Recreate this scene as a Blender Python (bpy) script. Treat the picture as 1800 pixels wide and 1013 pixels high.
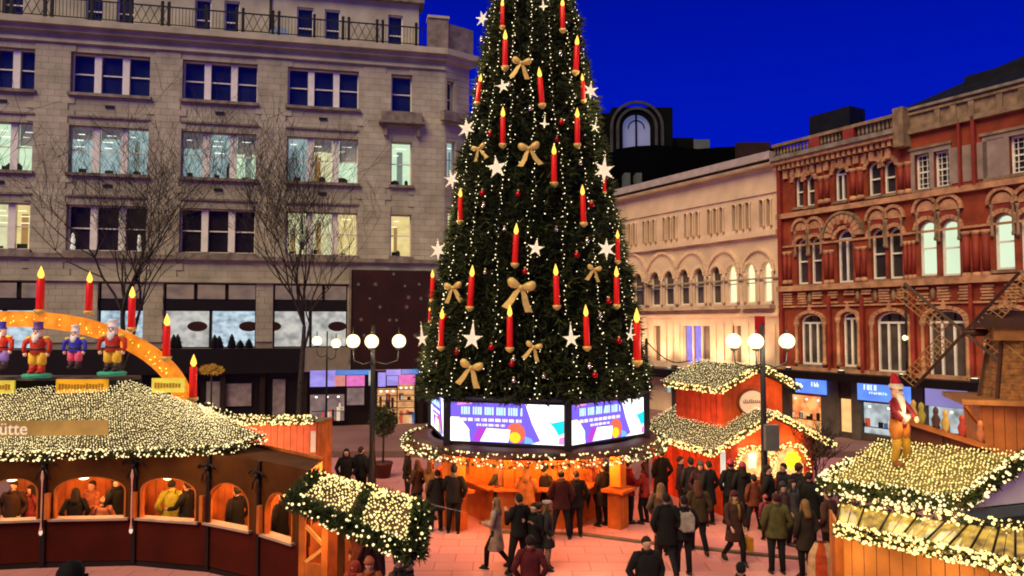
import bpy, bmesh, math, random
import numpy as np
from mathutils import Vector, Matrix
R = math.radians
random.seed(7)
rng = np.random.default_rng(7)
for o in list(bpy.data.objects):
    bpy.data.objects.remove(o, do_unlink=True)
SC = bpy.context.scene
COL = SC.collection

# ------------------------------------------------------------------ camera
CAM_Z, F, PITCH = 5.6, 1300.0, R(2.82)
cd = bpy.data.cameras.new('camera')
cam = bpy.data.objects.new('camera', cd)
COL.objects.link(cam)
cam.location = (0, 0, CAM_Z)
cam.rotation_euler = (R(90) + PITCH, 0, 0)
cd.sensor_width = 36
cd.lens = 26
cd.clip_end = 2000
SC.camera = cam

# ------------------------------------------------------------------ sky, at deep dusk
w = bpy.data.worlds.new('World')
SC.world = w
w.use_nodes = True
nt = w.node_tree
nt.nodes.clear()
wo = nt.nodes.new('ShaderNodeOutputWorld')
bg = nt.nodes.new('ShaderNodeBackground')
sky = nt.nodes.new('ShaderNodeTexSky')
sky.sky_type = 'NISHITA'
sky.sun_disc = False
sky.sun_elevation = R(1.0)
sky.sun_rotation = R(200)
tc = nt.nodes.new('ShaderNodeTexCoord')
sep = nt.nodes.new('ShaderNodeSeparateXYZ')
rmp = nt.nodes.new('ShaderNodeValToRGB')
rmp.color_ramp.elements[0].position = 0.0
rmp.color_ramp.elements[0].color = (0.0, 0.11, 6.0, 1)
rmp.color_ramp.elements[1].position = 1.0
rmp.color_ramp.elements[1].color = (0.0, 0.02, 1.3, 1)
e = rmp.color_ramp.elements.new(0.42)
e.color = (0.0, 0.045, 2.9, 1)
addn = nt.nodes.new('ShaderNodeMixRGB')
addn.blend_type = 'ADD'
addn.inputs[0].default_value = 0.001
nt.links.new(tc.outputs['Generated'], sep.inputs[0])
nt.links.new(sep.outputs['Z'], rmp.inputs[0])
nt.links.new(rmp.outputs[0], addn.inputs[1])
nt.links.new(sky.outputs[0], addn.inputs[2])
nt.links.new(addn.outputs[0], bg.inputs[0])
bg.inputs[1].default_value = 0.10
nt.links.new(bg.outputs[0], wo.inputs[0])

# very soft sun as the last afterglow, added to light the facades evenly
sd = bpy.data.lights.new('afterglow', 'SUN')
sd.energy = 3.2
sd.angle = R(40)
sd.color = (1.0, 0.785, 0.39)
so = bpy.data.objects.new('afterglow', sd)
COL.objects.link(so)
so.rotation_euler = Vector((0.42, 0.60, -0.80)).to_track_quat('-Z', 'Y').to_euler()

SC.view_settings.view_transform = 'Standard'
SC.view_settings.look = 'None'
SC.view_settings.gamma = 1
SC.view_settings.exposure = 0.18
SC.render.engine = 'CYCLES'
SC.cycles.use_denoising = True
SC.cycles.filter_width = 1.9
SC.cycles.max_bounces = 4
SC.cycles.diffuse_bounces = 2
SC.cycles.glossy_bounces = 2
SC.cycles.transparent_max_bounces = 6
SC.cycles.caustics_reflective = False
SC.cycles.caustics_refractive = False
SC.cycles.sample_clamp_indirect = 4.0

# ------------------------------------------------------------------ helpers: measuring
CP, SP = math.cos(PITCH), math.sin(PITCH)

def ray(px, py):
    u = (px - 900) / F
    v = (506.5 - py) / F
    return Vector((u, CP - v * SP, v * CP + SP))

def at(px, py, Y):                    # the point at distance Y along the view axis of a measured direction
    d = ray(px, py)
    return Vector((0, 0, CAM_Z)) + d * (Y / d.y)

def ground(px, py, z=0.0):
    d = ray(px, py)
    return Vector((0, 0, CAM_Z)) + d * ((z - CAM_Z) / d.z)

class Frame:                          # a facade plane: local x along it, local -y outward
    def __init__(s, ox, oy, ang):
        s.o = Vector((ox, oy, 0)); s.a = ang
        s.x = Vector((math.cos(ang), math.sin(ang), 0)); s.y = Vector((-math.sin(ang), math.cos(ang), 0))
    def hit(s, px, py, yo=0.0):
        d = ray(px, py); c = Vector((0, 0, CAM_Z))
        p0 = s.o + s.y * yo
        t = (p0 - c).dot(s.y) / d.dot(s.y)
        p = c + d * t
        return (p - s.o).dot(s.x), p.z
    def X(s, px, py=400, yo=0.0): return s.hit(px, py, yo)[0]
    def Z(s, px, py, yo=0.0): return s.hit(px, py, yo)[1]

# ------------------------------------------------------------------ helpers: objects
def link(o, parent=None):
    COL.objects.link(o)
    if parent is not None:
        o.parent = parent
    return o

def tag(o, label=None, cat=None, group=None, kind=None):
    if label: o['label'] = label
    if cat: o['category'] = cat
    if group: o['group'] = group
    if kind: o['kind'] = kind
    return o

def thing(name, label, cat, loc=(0, 0, 0), rz=0.0, group=None, kind=None):
    o = bpy.data.objects.new(name, None)
    o.empty_display_size = 0.3
    COL.objects.link(o)
    o.location = loc
    o.rotation_euler = (0, 0, rz)
    return tag(o, label, cat, group, kind)

class MB:
    def __init__(s):
        s.v = []; s.f = []; s.mi = []; s.sm = []; s.m = 0
    def add(s, vs, fs, smooth=False):
        b = len(s.v)
        s.v.extend([tuple(p) for p in vs])
        for f in fs:
            s.f.append(tuple(b + i for i in f)); s.mi.append(s.m); s.sm.append(smooth)
        return s
    def box(s, x0, x1, y0, y1, z0, z1, M=None):
        vs = [Vector((x, y, z)) for z in (z0, z1) for y in (y0, y1) for x in (x0, x1)]
        if M is not None: vs = [M @ p for p in vs]
        return s.add(vs, [(0, 2, 3, 1), (4, 5, 7, 6), (0, 1, 5, 4), (2, 6, 7, 3), (0, 4, 6, 2), (1, 3, 7, 5)])
    def bar(s, a, b, w, h, up=(0, 0, 1)):          # a box from a to b
        a, b = Vector(a), Vector(b)
        d = (b - a); L = d.length
        if L < 1e-6: return s
        d.normalize(); up = Vector(up)
        sx = d.cross(up)
        if sx.length < 1e-4: sx = d.cross(Vector((0, 1, 0)))
        sx.normalize(); uz = sx.cross(d)
        vs = [p + sx * i * w / 2 + uz * j * h / 2 for p in (a, b) for i, j in ((-1, -1), (1, -1), (1, 1), (-1, 1))]
        return s.add(vs, [(0, 1, 2, 3), (7, 6, 5, 4), (0, 4, 5, 1), (1, 5, 6, 2), (2, 6, 7, 3), (3, 7, 4, 0)])
    def tube(s, pts, rad, n=8, cap=True, smooth=True, sq=None):
        pts = [Vector(p) for p in pts]
        if not hasattr(rad, '__len__'): rad = [rad] * len(pts)
        vs = []; fs = []
        ref = None
        for i, p in enumerate(pts):
            d = (pts[min(i + 1, len(pts) - 1)] - pts[max(i - 1, 0)])
            if d.length < 1e-9: d = Vector((0, 0, 1))
            d.normalize()
            if ref is None:
                ref = d.cross(Vector((0, 0, 1)))
                if ref.length < 1e-3: ref = Vector((1, 0, 0))
            ref = ref - d * ref.dot(d)
            ref.normalize(); up = d.cross(ref)
            r = rad[i]
            rx, ry = (r if hasattr(r, '__len__') else (r, r))
            for k in range(n):
                a = 2 * math.pi * k / n
                vs.append(p + ref * math.cos(a) * rx + up * math.sin(a) * ry)
        for i in range(len(pts) - 1):
            for k in range(n):
                k2 = (k + 1) % n
                fs.append((i * n + k, i * n + k2, (i + 1) * n + k2, (i + 1) * n + k))
        s.add(vs, fs, smooth)
        if cap:
            b = len(s.v) - len(vs)
            s.f.append(tuple(b + k for k in reversed(range(n)))); s.mi.append(s.m); s.sm.append(False)
            s.f.append(tuple(b + (len(pts) - 1) * n + k for k in range(n))); s.mi.append(s.m); s.sm.append(False)
        return s
    def loft(s, rings, smooth=True, cap=True):      # rings: lists of points, same count
        n = len(rings[0]); vs = [p for r in rings for p in r]; fs = []
        for i in range(len(rings) - 1):
            for k in range(n):
                k2 = (k + 1) % n
                fs.append((i * n + k, i * n + k2, (i + 1) * n + k2, (i + 1) * n + k))
        if cap:
            fs.append(tuple(reversed(range(n)))); fs.append(tuple((len(rings) - 1) * n + k for k in range(n)))
        return s.add(vs, fs, smooth)
    def ell(s, prof, n=14, cx=0, cy=0, smooth=True):  # prof: (z, rx, ry[, dx, dy])
        rings = []
        for q in prof:
            z, rx, ry = q[:3]; dx, dy = (q[3], q[4]) if len(q) > 3 else (0, 0)
            rings.append([(cx + dx + rx * math.cos(2 * math.pi * k / n), cy + dy + ry * math.sin(2 * math.pi * k / n), z) for k in range(n)])
        return s.loft(rings, smooth)
    def lathe(s, prof, c=(0, 0, 0), n=14, smooth=True):  # prof: (r, z)
        return s.loft([[(c[0] + r * math.cos(2 * math.pi * k / n), c[1] + r * math.sin(2 * math.pi * k / n), c[2] + z) for k in range(n)] for r, z in prof], smooth)
    def ball(s, c, r, n=10, m=7):
        rx, ry, rz = r if hasattr(r, '__len__') else (r, r, r)
        return s.loft([[(c[0] + rx * math.sin(math.pi * (j + .02) / (m + .04)) * math.cos(2 * math.pi * k / n), c[1] + ry * math.sin(math.pi * (j + .02) / (m + .04)) * math.sin(2 * math.pi * k / n), c[2] - rz * math.cos(math.pi * (j + .02) / (m + .04))) for k in range(n)] for j in range(m + 1)])
    def prism(s, poly, y0, y1, M=None):             # poly in (x, z), extruded along y
        n = len(poly)
        vs = [Vector((x, y0, z)) for x, z in poly] + [Vector((x, y1, z)) for x, z in poly]
        if M is not None: vs = [M @ p for p in vs]
        fs = [tuple(range(n)), tuple(reversed(range(n, 2 * n)))]
        fs += [(i, i + n, (i + 1) % n + n, (i + 1) % n) for i in range(n)]
        return s.add(vs, fs)
    def arcring(s, cx, cz, r0, r1, y0, y1, a0=0, a1=180, n=9, gap=0.0, squash=1.0):
        for i in range(n):
            b0 = R(a0 + (a1 - a0) * i / n + gap); b1 = R(a0 + (a1 - a0) * (i + 1) / n - gap)
            s.prism([(cx + r0 * math.cos(b0), cz + squash * r0 * math.sin(b0)), (cx + r1 * math.cos(b0), cz + squash * r1 * math.sin(b0)),
                     (cx + r1 * math.cos(b1), cz + squash * r1 * math.sin(b1)), (cx + r0 * math.cos(b1), cz + squash * r0 * math.sin(b1))], y0, y1)
        return s
    def spandrel(s, cx, cz, r, ztop, y0, y1, squash=1.0, n=10):   # fill between an arch and the square head above it
        for sg in (-1, 1):
            pts = [(cx + sg * r, cz)] + [(cx + sg * r * math.cos(R(90 * i / n)), cz + squash * r * math.sin(R(90 * i / n))) for i in range(1, n + 1)]
            pts += [(cx, ztop), (cx + sg * r, ztop)] if ztop > cz + squash * r + 1e-4 else [(cx + sg * r, cz + squash * r + 1e-3)]
            if sg < 0: pts.reverse()
            s.prism(pts, y0, y1)
        return s
    def wall(s, x0, x1, z0, z1, y0, y1, holes):
        zs = sorted({z0, z1} | {min(max(h[k], z0), z1) for h in holes for k in (2, 3)})
        for a, b in zip(zs, zs[1:]):
            if b - a < 1e-4: continue
            hs = sorted((h[0], h[1]) for h in holes if h[2] < b - 1e-4 and h[3] > a + 1e-4)
            x = x0
            for h0, h1 in hs:
                if h0 > x + 1e-4: s.box(x, min(h0, x1), y0, y1, a, b)
                x = max(x, h1)
            if x < x1 - 1e-4: s.box(x, x1, y0, y1, a, b)
        return s
    def mesh(s, name, mats):
        me = bpy.data.meshes.new(name)
        me.from_pydata(s.v, [], s.f)
        if not isinstance(mats, (list, tuple)): mats = [mats]
        for m in mats: me.materials.append(m)
        me.polygons.foreach_set('material_index', s.mi)
        me.polygons.foreach_set('use_smooth', s.sm)
        me.update()
        return me
    def build(s, name, mats, parent=None, loc=None, rz=None, kind=None):
        o = bpy.data.objects.new(name, s.mesh(name, mats))
        link(o, parent)
        if loc is not None: o.location = loc
        if rz is not None: o.rotation_euler = (0, 0, rz)
        if kind: o['kind'] = kind
        return o

def inst(name, me, parent=None, loc=(0, 0, 0), rot=(0, 0, 0), scale=None):
    o = bpy.data.objects.new(name, me)
    link(o, parent)
    o.location = loc; o.rotation_euler = rot
    if scale is not None: o.scale = scale
    return o

def copy_tree(o, parent=None, kids=None):
    if kids is None:
        kids = {}
        for q in bpy.data.objects:
            if q.parent: kids.setdefault(q.parent.name, []).append(q)
    c = o.copy(); COL.objects.link(c); c.parent = parent
    for ch in kids.get(o.name, []):
        copy_tree(ch, c, kids)
    return c

def np_mesh(name, V, Fc, mat):
    me = bpy.data.meshes.new(name)
    V = np.asarray(V, dtype=np.float32); Fc = np.asarray(Fc, dtype=np.int32)
    k = Fc.shape[1]
    me.vertices.add(len(V)); me.vertices.foreach_set('co', V.ravel())
    me.loops.add(Fc.size); me.loops.foreach_set('vertex_index', Fc.ravel())
    me.polygons.add(len(Fc))
    me.polygons.foreach_set('loop_start', np.arange(0, Fc.size, k, dtype=np.int32))
    me.polygons.foreach_set('loop_total', np.full(len(Fc), k, dtype=np.int32))
    me.materials.append(mat)
    me.update(calc_edges=True)
    return me

_oct = np.array([(1, 0, 0), (-1, 0, 0), (0, 1, 0), (0, -1, 0), (0, 0, 1), (0, 0, -1)], dtype=float)
_octf = np.array([(0, 2, 4), (2, 1, 4), (1, 3, 4), (3, 0, 4), (2, 0, 5), (1, 2, 5), (3, 1, 5), (0, 3, 5)])
_t = (1 + 5 ** .5) / 2
_ico = np.array([(-1, _t, 0), (1, _t, 0), (-1, -_t, 0), (1, -_t, 0), (0, -1, _t), (0, 1, _t), (0, -1, -_t), (0, 1, -_t), (_t, 0, -1), (_t, 0, 1), (-_t, 0, -1), (-_t, 0, 1)], dtype=float) / math.hypot(1, _t)
_icof = np.array([(0, 11, 5), (0, 5, 1), (0, 1, 7), (0, 7, 10), (0, 10, 11), (1, 5, 9), (5, 11, 4), (11, 10, 2), (10, 7, 6), (7, 1, 8), (3, 9, 4), (3, 4, 2), (3, 2, 6), (3, 6, 8), (3, 8, 9), (4, 9, 5), (2, 4, 11), (6, 2, 10), (8, 6, 7), (9, 8, 1)])

def bulbs(name, pts, r, mat, parent, ico=False):     # small bulbs, too small to pick apart singly
    pts = np.asarray(pts, dtype=float)
    b, bf = (_ico, _icof) if ico else (_oct, _octf)
    rr = (np.ones(len(pts)) * r * rng.uniform(.6, 1.45, len(pts)))[:, None, None]
    V = (pts[:, None, :] + b[None] * rr).reshape(-1, 3)
    Fc = (bf[None] + (np.arange(len(pts)) * len(b))[:, None, None]).reshape(-1, 3)
    o = bpy.data.objects.new(name, np_mesh(name, V, Fc, mat))
    link(o, parent)
    o['kind'] = 'stuff'
    return o

def sprigs(name, pts, nrm, ln, wd, mat, parent, per=5, spread=.8, kind='stuff'):  # needle sprays: thin triangles fanned about a direction
    pts = np.repeat(np.asarray(pts, float), per, 0); nrm = np.repeat(np.asarray(nrm, float), per, 0)
    n = len(pts)
    d = nrm + rng.normal(0, spread, (n, 3)); d /= np.linalg.norm(d, axis=1)[:, None] + 1e-9
    sd_ = np.cross(d, rng.normal(0, 1, (n, 3))); sd_ /= np.linalg.norm(sd_, axis=1)[:, None] + 1e-9
    L = ln * rng.uniform(.5, 1.2, n)[:, None]; W = wd * rng.uniform(.6, 1.2, n)[:, None]
    V = np.stack([pts - sd_ * W, pts + sd_ * W, pts + d * L], 1).reshape(-1, 3)
    Fc = np.arange(n * 3).reshape(-1, 3)
    o = bpy.data.objects.new(name, np_mesh(name, V, Fc, mat))
    link(o, parent)
    if kind: o['kind'] = kind
    return o

# ------------------------------------------------------------------ materials
MATS = {}
def mat(name, col, rough=.7, var=.15, scale=1.5, bump=0.0, bscale=20, metal=0.0, col2=None, emit=None, estr=0, spec=.25, detail=4, ov=0.0):
    if name in MATS: return MATS[name]
    m = bpy.data.materials.new(name); m.use_nodes = True
    t = m.node_tree; N = t.nodes; L = t.links
    p = N['Principled BSDF']
    p.inputs['Roughness'].default_value = rough
    p.inputs['Metallic'].default_value = metal
    p.inputs['Specular IOR Level'].default_value = spec
    g = N.new('ShaderNodeNewGeometry')
    if var > 0 or col2:
        nz = N.new('ShaderNodeTexNoise'); nz.inputs['Scale'].default_value = scale; nz.inputs['Detail'].default_value = detail
        L.new(g.outputs['Position'], nz.inputs['Vector'])
        cr = N.new('ShaderNodeValToRGB')
        c2 = col2 or tuple(c * (1 - var * 2) for c in col)
        c1 = col if col2 else tuple(min(1, c * (1 + var)) for c in col)
        cr.color_ramp.elements[0].position = .3; cr.color_ramp.elements[1].position = .7
        cr.color_ramp.elements[0].color = (*c2, 1); cr.color_ramp.elements[1].color = (*c1, 1)
        L.new(nz.outputs['Fac'], cr.inputs[0])
        if ov > 0:            # pieces differ a little from one another
            oi = N.new('ShaderNodeObjectInfo'); mr = N.new('ShaderNodeMapRange'); mr.inputs[3].default_value = 1 - ov; mr.inputs[4].default_value = 1 + ov * .6
            hs = N.new('ShaderNodeHueSaturation'); L.new(oi.outputs['Random'], mr.inputs[0]); L.new(mr.outputs[0], hs.inputs['Value'])
            L.new(cr.outputs[0], hs.inputs['Color']); L.new(hs.outputs[0], p.inputs['Base Color'])
        else: L.new(cr.outputs[0], p.inputs['Base Color'])
    else:
        p.inputs['Base Color'].default_value = (*col, 1)
    if bump > 0:
        nb = N.new('ShaderNodeTexNoise'); nb.inputs['Scale'].default_value = bscale; nb.inputs['Detail'].default_value = 3
        L.new(g.outputs['Position'], nb.inputs['Vector'])
        bp = N.new('ShaderNodeBump'); bp.inputs['Strength'].default_value = bump; bp.inputs['Distance'].default_value = .02
        L.new(nb.outputs['Fac'], bp.inputs['Height']); L.new(bp.outputs[0], p.inputs['Normal'])
    if emit:
        p.inputs['Emission Color'].default_value = (*emit, 1)
        p.inputs['Emission Strength'].default_value = estr
    MATS[name] = m
    return m

def glow(name, col, s, sample=True):
    if name in MATS: return MATS[name]
    m = bpy.data.materials.new(name); m.use_nodes = True
    N = m.node_tree.nodes; N.clear()
    o = N.new('ShaderNodeOutputMaterial'); em = N.new('ShaderNodeEmission')
    em.inputs[0].default_value = (*col, 1); em.inputs[1].default_value = s
    m.node_tree.links.new(em.outputs[0], o.inputs[0])
    if not sample: m.cycles.emission_sampling = 'NONE'
    MATS[name] = m
    return m

def room(name, c1, c2, s, sx=1.2, sz=2.5, dark=(.02, .02, .02)):      # the lit room seen through a pane: ceiling lights, shelves, patches
    if name in MATS: return MATS[name]
    m = bpy.data.materials.new(name); m.use_nodes = True
    t = m.node_tree; N = t.nodes; L = t.links
    p = N['Principled BSDF']; p.inputs['Base Color'].default_value = (*dark, 1); p.inputs['Roughness'].default_value = .12
    g = N.new('ShaderNodeNewGeometry')
    mp = N.new('ShaderNodeMapping'); mp.inputs['Scale'].default_value = (sx, sx, sz)
    L.new(g.outputs['Position'], mp.inputs[0])
    nz = N.new('ShaderNodeTexNoise'); nz.inputs['Scale'].default_value = 1.0; nz.inputs['Detail'].default_value = 1
    L.new(mp.outputs[0], nz.inputs['Vector'])
    cr = N.new('ShaderNodeValToRGB')
    kf = .8 if 'shop' in name else .45; c2 = tuple(a_ * kf + b_ * (1 - kf) for a_, b_ in zip(c2, c1)) if 'orange_shop' not in name and 'awning' not in name and 'hut' not in name else c2
    cr.color_ramp.elements[0].position = .25; cr.color_ramp.elements[1].position = .65
    cr.color_ramp.elements[0].color = (*c2, 1); cr.color_ramp.elements[1].color = (*c1, 1)
    L.new(nz.outputs['Fac'], cr.inputs[0]); L.new(cr.outputs[0], p.inputs['Emission Color'])
    p.inputs['Emission Strength'].default_value = s
    m.cycles.emission_sampling = 'NONE' if s < .8 else 'AUTO'
    MATS[name] = m
    return m

def lamp(parent, loc, e, col, r=.1, name='bulb_light'):      # a lamp's own light, kept with its builder
    ld = bpy.data.lights.new(name, 'POINT')
    ld.energy = e; ld.color = col; ld.shadow_soft_size = r
    o = bpy.data.objects.new(name, ld)
    link(o, parent); o.location = loc
    return o

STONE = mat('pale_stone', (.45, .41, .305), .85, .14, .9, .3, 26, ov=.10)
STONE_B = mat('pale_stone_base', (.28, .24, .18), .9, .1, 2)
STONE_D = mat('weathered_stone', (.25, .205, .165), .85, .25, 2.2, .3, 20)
WHITE = mat('white_paint', (.82, .78, .70), .45, .06, 3)
BROWNG2 = mat('brown_grey_glass', (.075, .055, .045), .45, .3, 1.4, spec=.4)
DARKGLASS = mat('dark_window_glass', (.008, .009, .012), .06, 0, spec=.9)
BLUEGLASS = mat('window_glass_with_sky', (.015, .02, .04), .04, .25, .8, spec=1.0)
BROWNGLASS = mat('dim_window_glass', (.018, .010, .008), .35, .4, .9, spec=.3)
IRON = mat('black_iron', (.015, .014, .014), .45, 0, metal=.3)
SLATE = mat('dark_slate', (.005, .006, .007), .6, .3, 2)
BRICK = mat('red_brick', (.28, .050, .022), .85, .22, 1.3, .2, 40)
BRICK2 = mat('deep_red_pier', (.26, .035, .022), .6, .2, 1.3)
TERRA = mat('terracotta', (.52, .26, .14), .8, .22, 2.4, .4, 14)
TERRA_D = mat('worn_terracotta', (.27, .18, .11), .85, .25, 2.4, .4, 14)
CREAM = mat('cream_stone', (.74, .52, .35), .8, .10, .8, .2, 18)
CREAM_D = mat('cream_stone_band', (.46, .32, .22), .8, .15, 1.2)
MAROON = mat('dark_maroon_hoarding', (.034, .007, .006), .6, .2, 1)
BLACKISH = mat('soot_black_fascia', (.008, .004, .003), .5, .2, 1)
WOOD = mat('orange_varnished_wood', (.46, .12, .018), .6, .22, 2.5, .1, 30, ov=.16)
WOOD_D = mat('dark_brown_boards', (.085, .026, .004), .75, .2, 1.5, .1, 20, spec=.1)
WOOD_M = mat('brown_wood', (.20, .075, .025), .6, .25, 3, .15, 30)
REDWOOD = mat('red_orange_boards', (.62, .055, .012), .6, .18, 3, .1, 30, ov=.3)
FIR = mat('fir_needles', (.030, .042, .012), .7, .35, 1.6)
FIR_G = mat('garland_needles', (.035, .05, .014), .7, .3, 6)
BARK = mat('bark', (.04, .03, .028), .9, .3, 6, .4, 30)
REDWAX = mat('red_candle', (.62, .010, .006), .4, 0, emit=(1, .02, .01), estr=.16)
GOLD = mat('gold_ribbon', (.66, .44, .12), .4, .12, 9, metal=.1, emit=(1, .7, .25), estr=.06)
REDBALL = mat('red_bauble', (.45, .008, .02), .15, 0, metal=.5)
SILVER = mat('silver_bauble', (.75, .74, .78), .12, 0, metal=.9)
WARM = glow('warm_bulb', (1.0, .66, .22), 2.3)
WARM2 = glow('warm_bulb_pale', (1.0, .75, .35), 1.9)
NETB = glow('net_bulb', (1.0, .78, .36), 1.6)
FLAME = glow('candle_flame', (1.0, .52, .07), 2.2)
STAR = glow('star_light', (1.0, .72, .50), .95)
GLOBE = glow('lamp_globe', (1.0, .82, .42), 2.1)
# ================================================================== ground
GL = mat('plaza_joint', (.15, .07, .06), .9, .1, 2)
SLAB = mat('paving_slab', (.60, .25, .26), .40, .16, .35, .15, 25, col2=(.44, .18, .185), ov=.10)
m = MB(); m.add([(-250, -60, 0), (250, -60, 0), (250, 320, 0), (-250, 320, 0)], [(0, 1, 2, 3)])
FAR = mat('plaza_far_paving', (.28, .14, .135), .75, .12, .4)
m.build('ground', FAR, kind='structure')
m = MB(); m.add([(-12, 9, .004), (16, 9, .004), (16, 33, .004), (-12, 33, .004)], [(0, 1, 2, 3)])
pv = m.build('plaza_paving', GL, kind='structure')
# paving slabs: the ones that show largest singly, the rest as one mass
slab = MB(); slab.box(-.5, .5, -.5, .5, 0, 1); slab_me = slab.mesh('paving_slab', SLAB)
cells = []
for j in range(36):
    y = 9.3 + j * .62
    off = .45 * (j % 2)
    for i in range(-13, 17):
        cells.append((i * .9 + off, y))
near = [c for c in cells if abs(c[0] - .75 - (c[1] - 17) * .12) < 7.2 and 14.2 < c[1] < 25]
near = sorted(near, key=lambda c: c[1])[:290]
ns = set(near)
for c in near:
    inst('paving_slab', slab_me, pv, (c[0], c[1], .006), (0, 0, 0), (.885, .605, .016 + rng.uniform(0, .004)))
m = MB()
for c in cells:
    if c not in ns: 
        h = .022 + rng.uniform(0, .004); m.box(c[0] - .4425, c[0] + .4425, c[1] - .3025, c[1] + .3025, .006, h)
m.build('far_paving_slabs', SLAB, pv, kind='stuff')
# low drainage step across the plaza
m = MB()
KST = mat('step_edge_stone', (.12, .08, .06), .8, .2, 3)
kp = [ground(870, 938), ground(1020, 942), ground(1120, 955), ground(1240, 968), ground(1340, 979), ground(1480, 992)]
for a, b in zip(kp, kp[1:]): m.bar((a.x, a.y, .045), (b.x, b.y, .045), .16, .06)
m.build('paving_step', KST, kind='structure')

# ================================================================== left stone building
_A = Vector((-22.86, 38)); _B = Vector((-6.79, 41.45)); _d = (_B - _A).normalized()
LF = Frame(-3.88, 42.08, math.atan2(_d.y, _d.x))
LB = thing('stone_department_store', 'pale stone department store with four storeys of windows, a railed roof terrace and shops below', 'building', LF.o, LF.a)
X, Z = LF.X, LF.Z
zr = dict(t1=Z(118, 90), b1=Z(118, 162), t2=Z(118, 219), b2=Z(118, 303), t3=Z(118, 359), b3=Z(118, 440))
zc = Z(20, 31)                       # terrace floor / cornice top
zf0, zf1 = Z(450, 497), Z(450, 462)  # frieze
x0 = X(-60)
bays = [(X(-62), X(52)), (X(116), X(257)), (X(315), X(448)), (X(502), X(628))]
sb = (X(686), X(723))
holes = []
for a, b in bays:
    for r in '123': holes.append((a, b, zr['b' + r], zr['t' + r]))
for r in '123': holes.append((sb[0], sb[1], zr['b' + r], zr['t' + r]))
shopz0, shopz1 = Z(450, 612), Z(450, 499)
sh = [(X(-62), X(78)), (X(175), X(255)), (X(290), X(452)), (X(482), X(612))]
for a, b in sh: holes.append((a, b, shopz0, shopz1))
gz = Z(450, 650)
m = MB()
m.wall(x0, 0, shopz0 - 1.25, zc - .35, .06, .8, holes)
m.box(x0, 0, .8, 1.2, gz, zc - .4)      # solid back
for a, b in sh: pass
wl = m.build('wall', STONE_B, LB)
# stone blocks facing the wall, laid in courses
blk = MB(); blk.box(0, 1, 0, 1, 0, 1); blk_me = blk.mesh('stone_block', STONE)
rects = []
cz = gz + 1.5; j = 0
ch, cw = .345, .64
while cz < zc - .4:
    xx = x0 + (0 if j % 2 else -cw / 2)
    while xx < -.02:
        a, b, lo, hi = max(xx, x0), min(xx + cw, 0), cz, min(cz + ch, zc - .36)
        segs = [(a, b, lo, hi)]
        for h in holes:
            nsg = []
            for s in segs:
                if s[1] <= h[0] or s[0] >= h[1] or s[3] <= h[2] or s[2] >= h[3]: nsg.append(s); continue
                if s[0] < h[0]: nsg.append((s[0], h[0], s[2], s[3]))
                if s[1] > h[1]: nsg.append((h[1], s[1], s[2], s[3]))
                mx0, mx1 = max(s[0], h[0]), min(s[1], h[1])
                if s[2] < h[2]: nsg.append((mx0, mx1, s[2], h[2]))
                if s[3] > h[3]: nsg.append((mx0, mx1, h[3], s[3]))
            segs = nsg
        rects += [s for s in segs if s[1] - s[0] > .05 and s[3] - s[2] > .05]
        xx += cw
    cz += ch; j += 1
def pier(x): return any(a < x < b for a, b in ((X(52), X(116)), (X(257), X(315)), (X(448), X(502)), (X(628), X(686)), (X(723), 0)))
big = sorted(rects, key=lambda s: -((s[1] - s[0]) * (s[3] - s[2]) > .2) * 10 - (s[2] > 9) * 5 - pier((s[0] + s[1]) / 2) * 2)[:285]
bs = set(big)
def bdepth(s):
    return .045 if (s[2] < shopz1 + .2 or pier((s[0] + s[1]) / 2) or s[2] > zr['t1'] + .2) else .0
for s in big:
    d = .03 + bdepth(s) + rng.uniform(0, .006)
    inst('stone_block', blk_me, LB, (s[0] + .006, .06 - d, s[2] + .006), (0, 0, 0), (s[1] - s[0] - .012, d, s[3] - s[2] - .012))
m = MB()
for s in rects:
    if s in bs: continue
    d = .03 + bdepth(s) + rng.uniform(0, .006)
    m.box(s[0] + .006, s[1] - .006, .06 - d, .06, s[2] + .006, s[3] - .006)
m.build('stone_blocks', STONE, LB, kind='stuff')
# cornices, string courses, sills
def course(name, z0, z1, out, xa=x0, xb=0.0, mt=STONE, par=None, y1=.06):
    mm = MB(); mm.box(xa, xb, -out, y1, z0, z1); return mm.build(name, mt, par or LB)
course('cornice', zc - .35, zc - .02, .55)
course('cornice_bed', zc - .62, zc - .353, .30)
course('string_course', zr['t1'] + .42, zr['t1'] + .56, .14)
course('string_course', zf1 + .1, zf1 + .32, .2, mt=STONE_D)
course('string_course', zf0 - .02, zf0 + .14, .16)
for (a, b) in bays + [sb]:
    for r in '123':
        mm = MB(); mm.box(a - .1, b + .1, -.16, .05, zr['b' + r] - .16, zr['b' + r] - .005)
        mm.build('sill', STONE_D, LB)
for (a, b) in bays:
    for ra, rb in (('b1', 't2'), ('b2', 't3')):     # shadow mouldings and vents in the spandrels
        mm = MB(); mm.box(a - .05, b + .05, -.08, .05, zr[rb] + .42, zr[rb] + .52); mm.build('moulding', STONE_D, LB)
        zm = (zr[ra] + zr[rb]) / 2 + .2
        mm = MB(); mm.box((a + b) / 2 - .22, (a + b) / 2 + .22, -.04, .05, zm - .07, zm + .07); mm.build('vent', IRON, LB)
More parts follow.
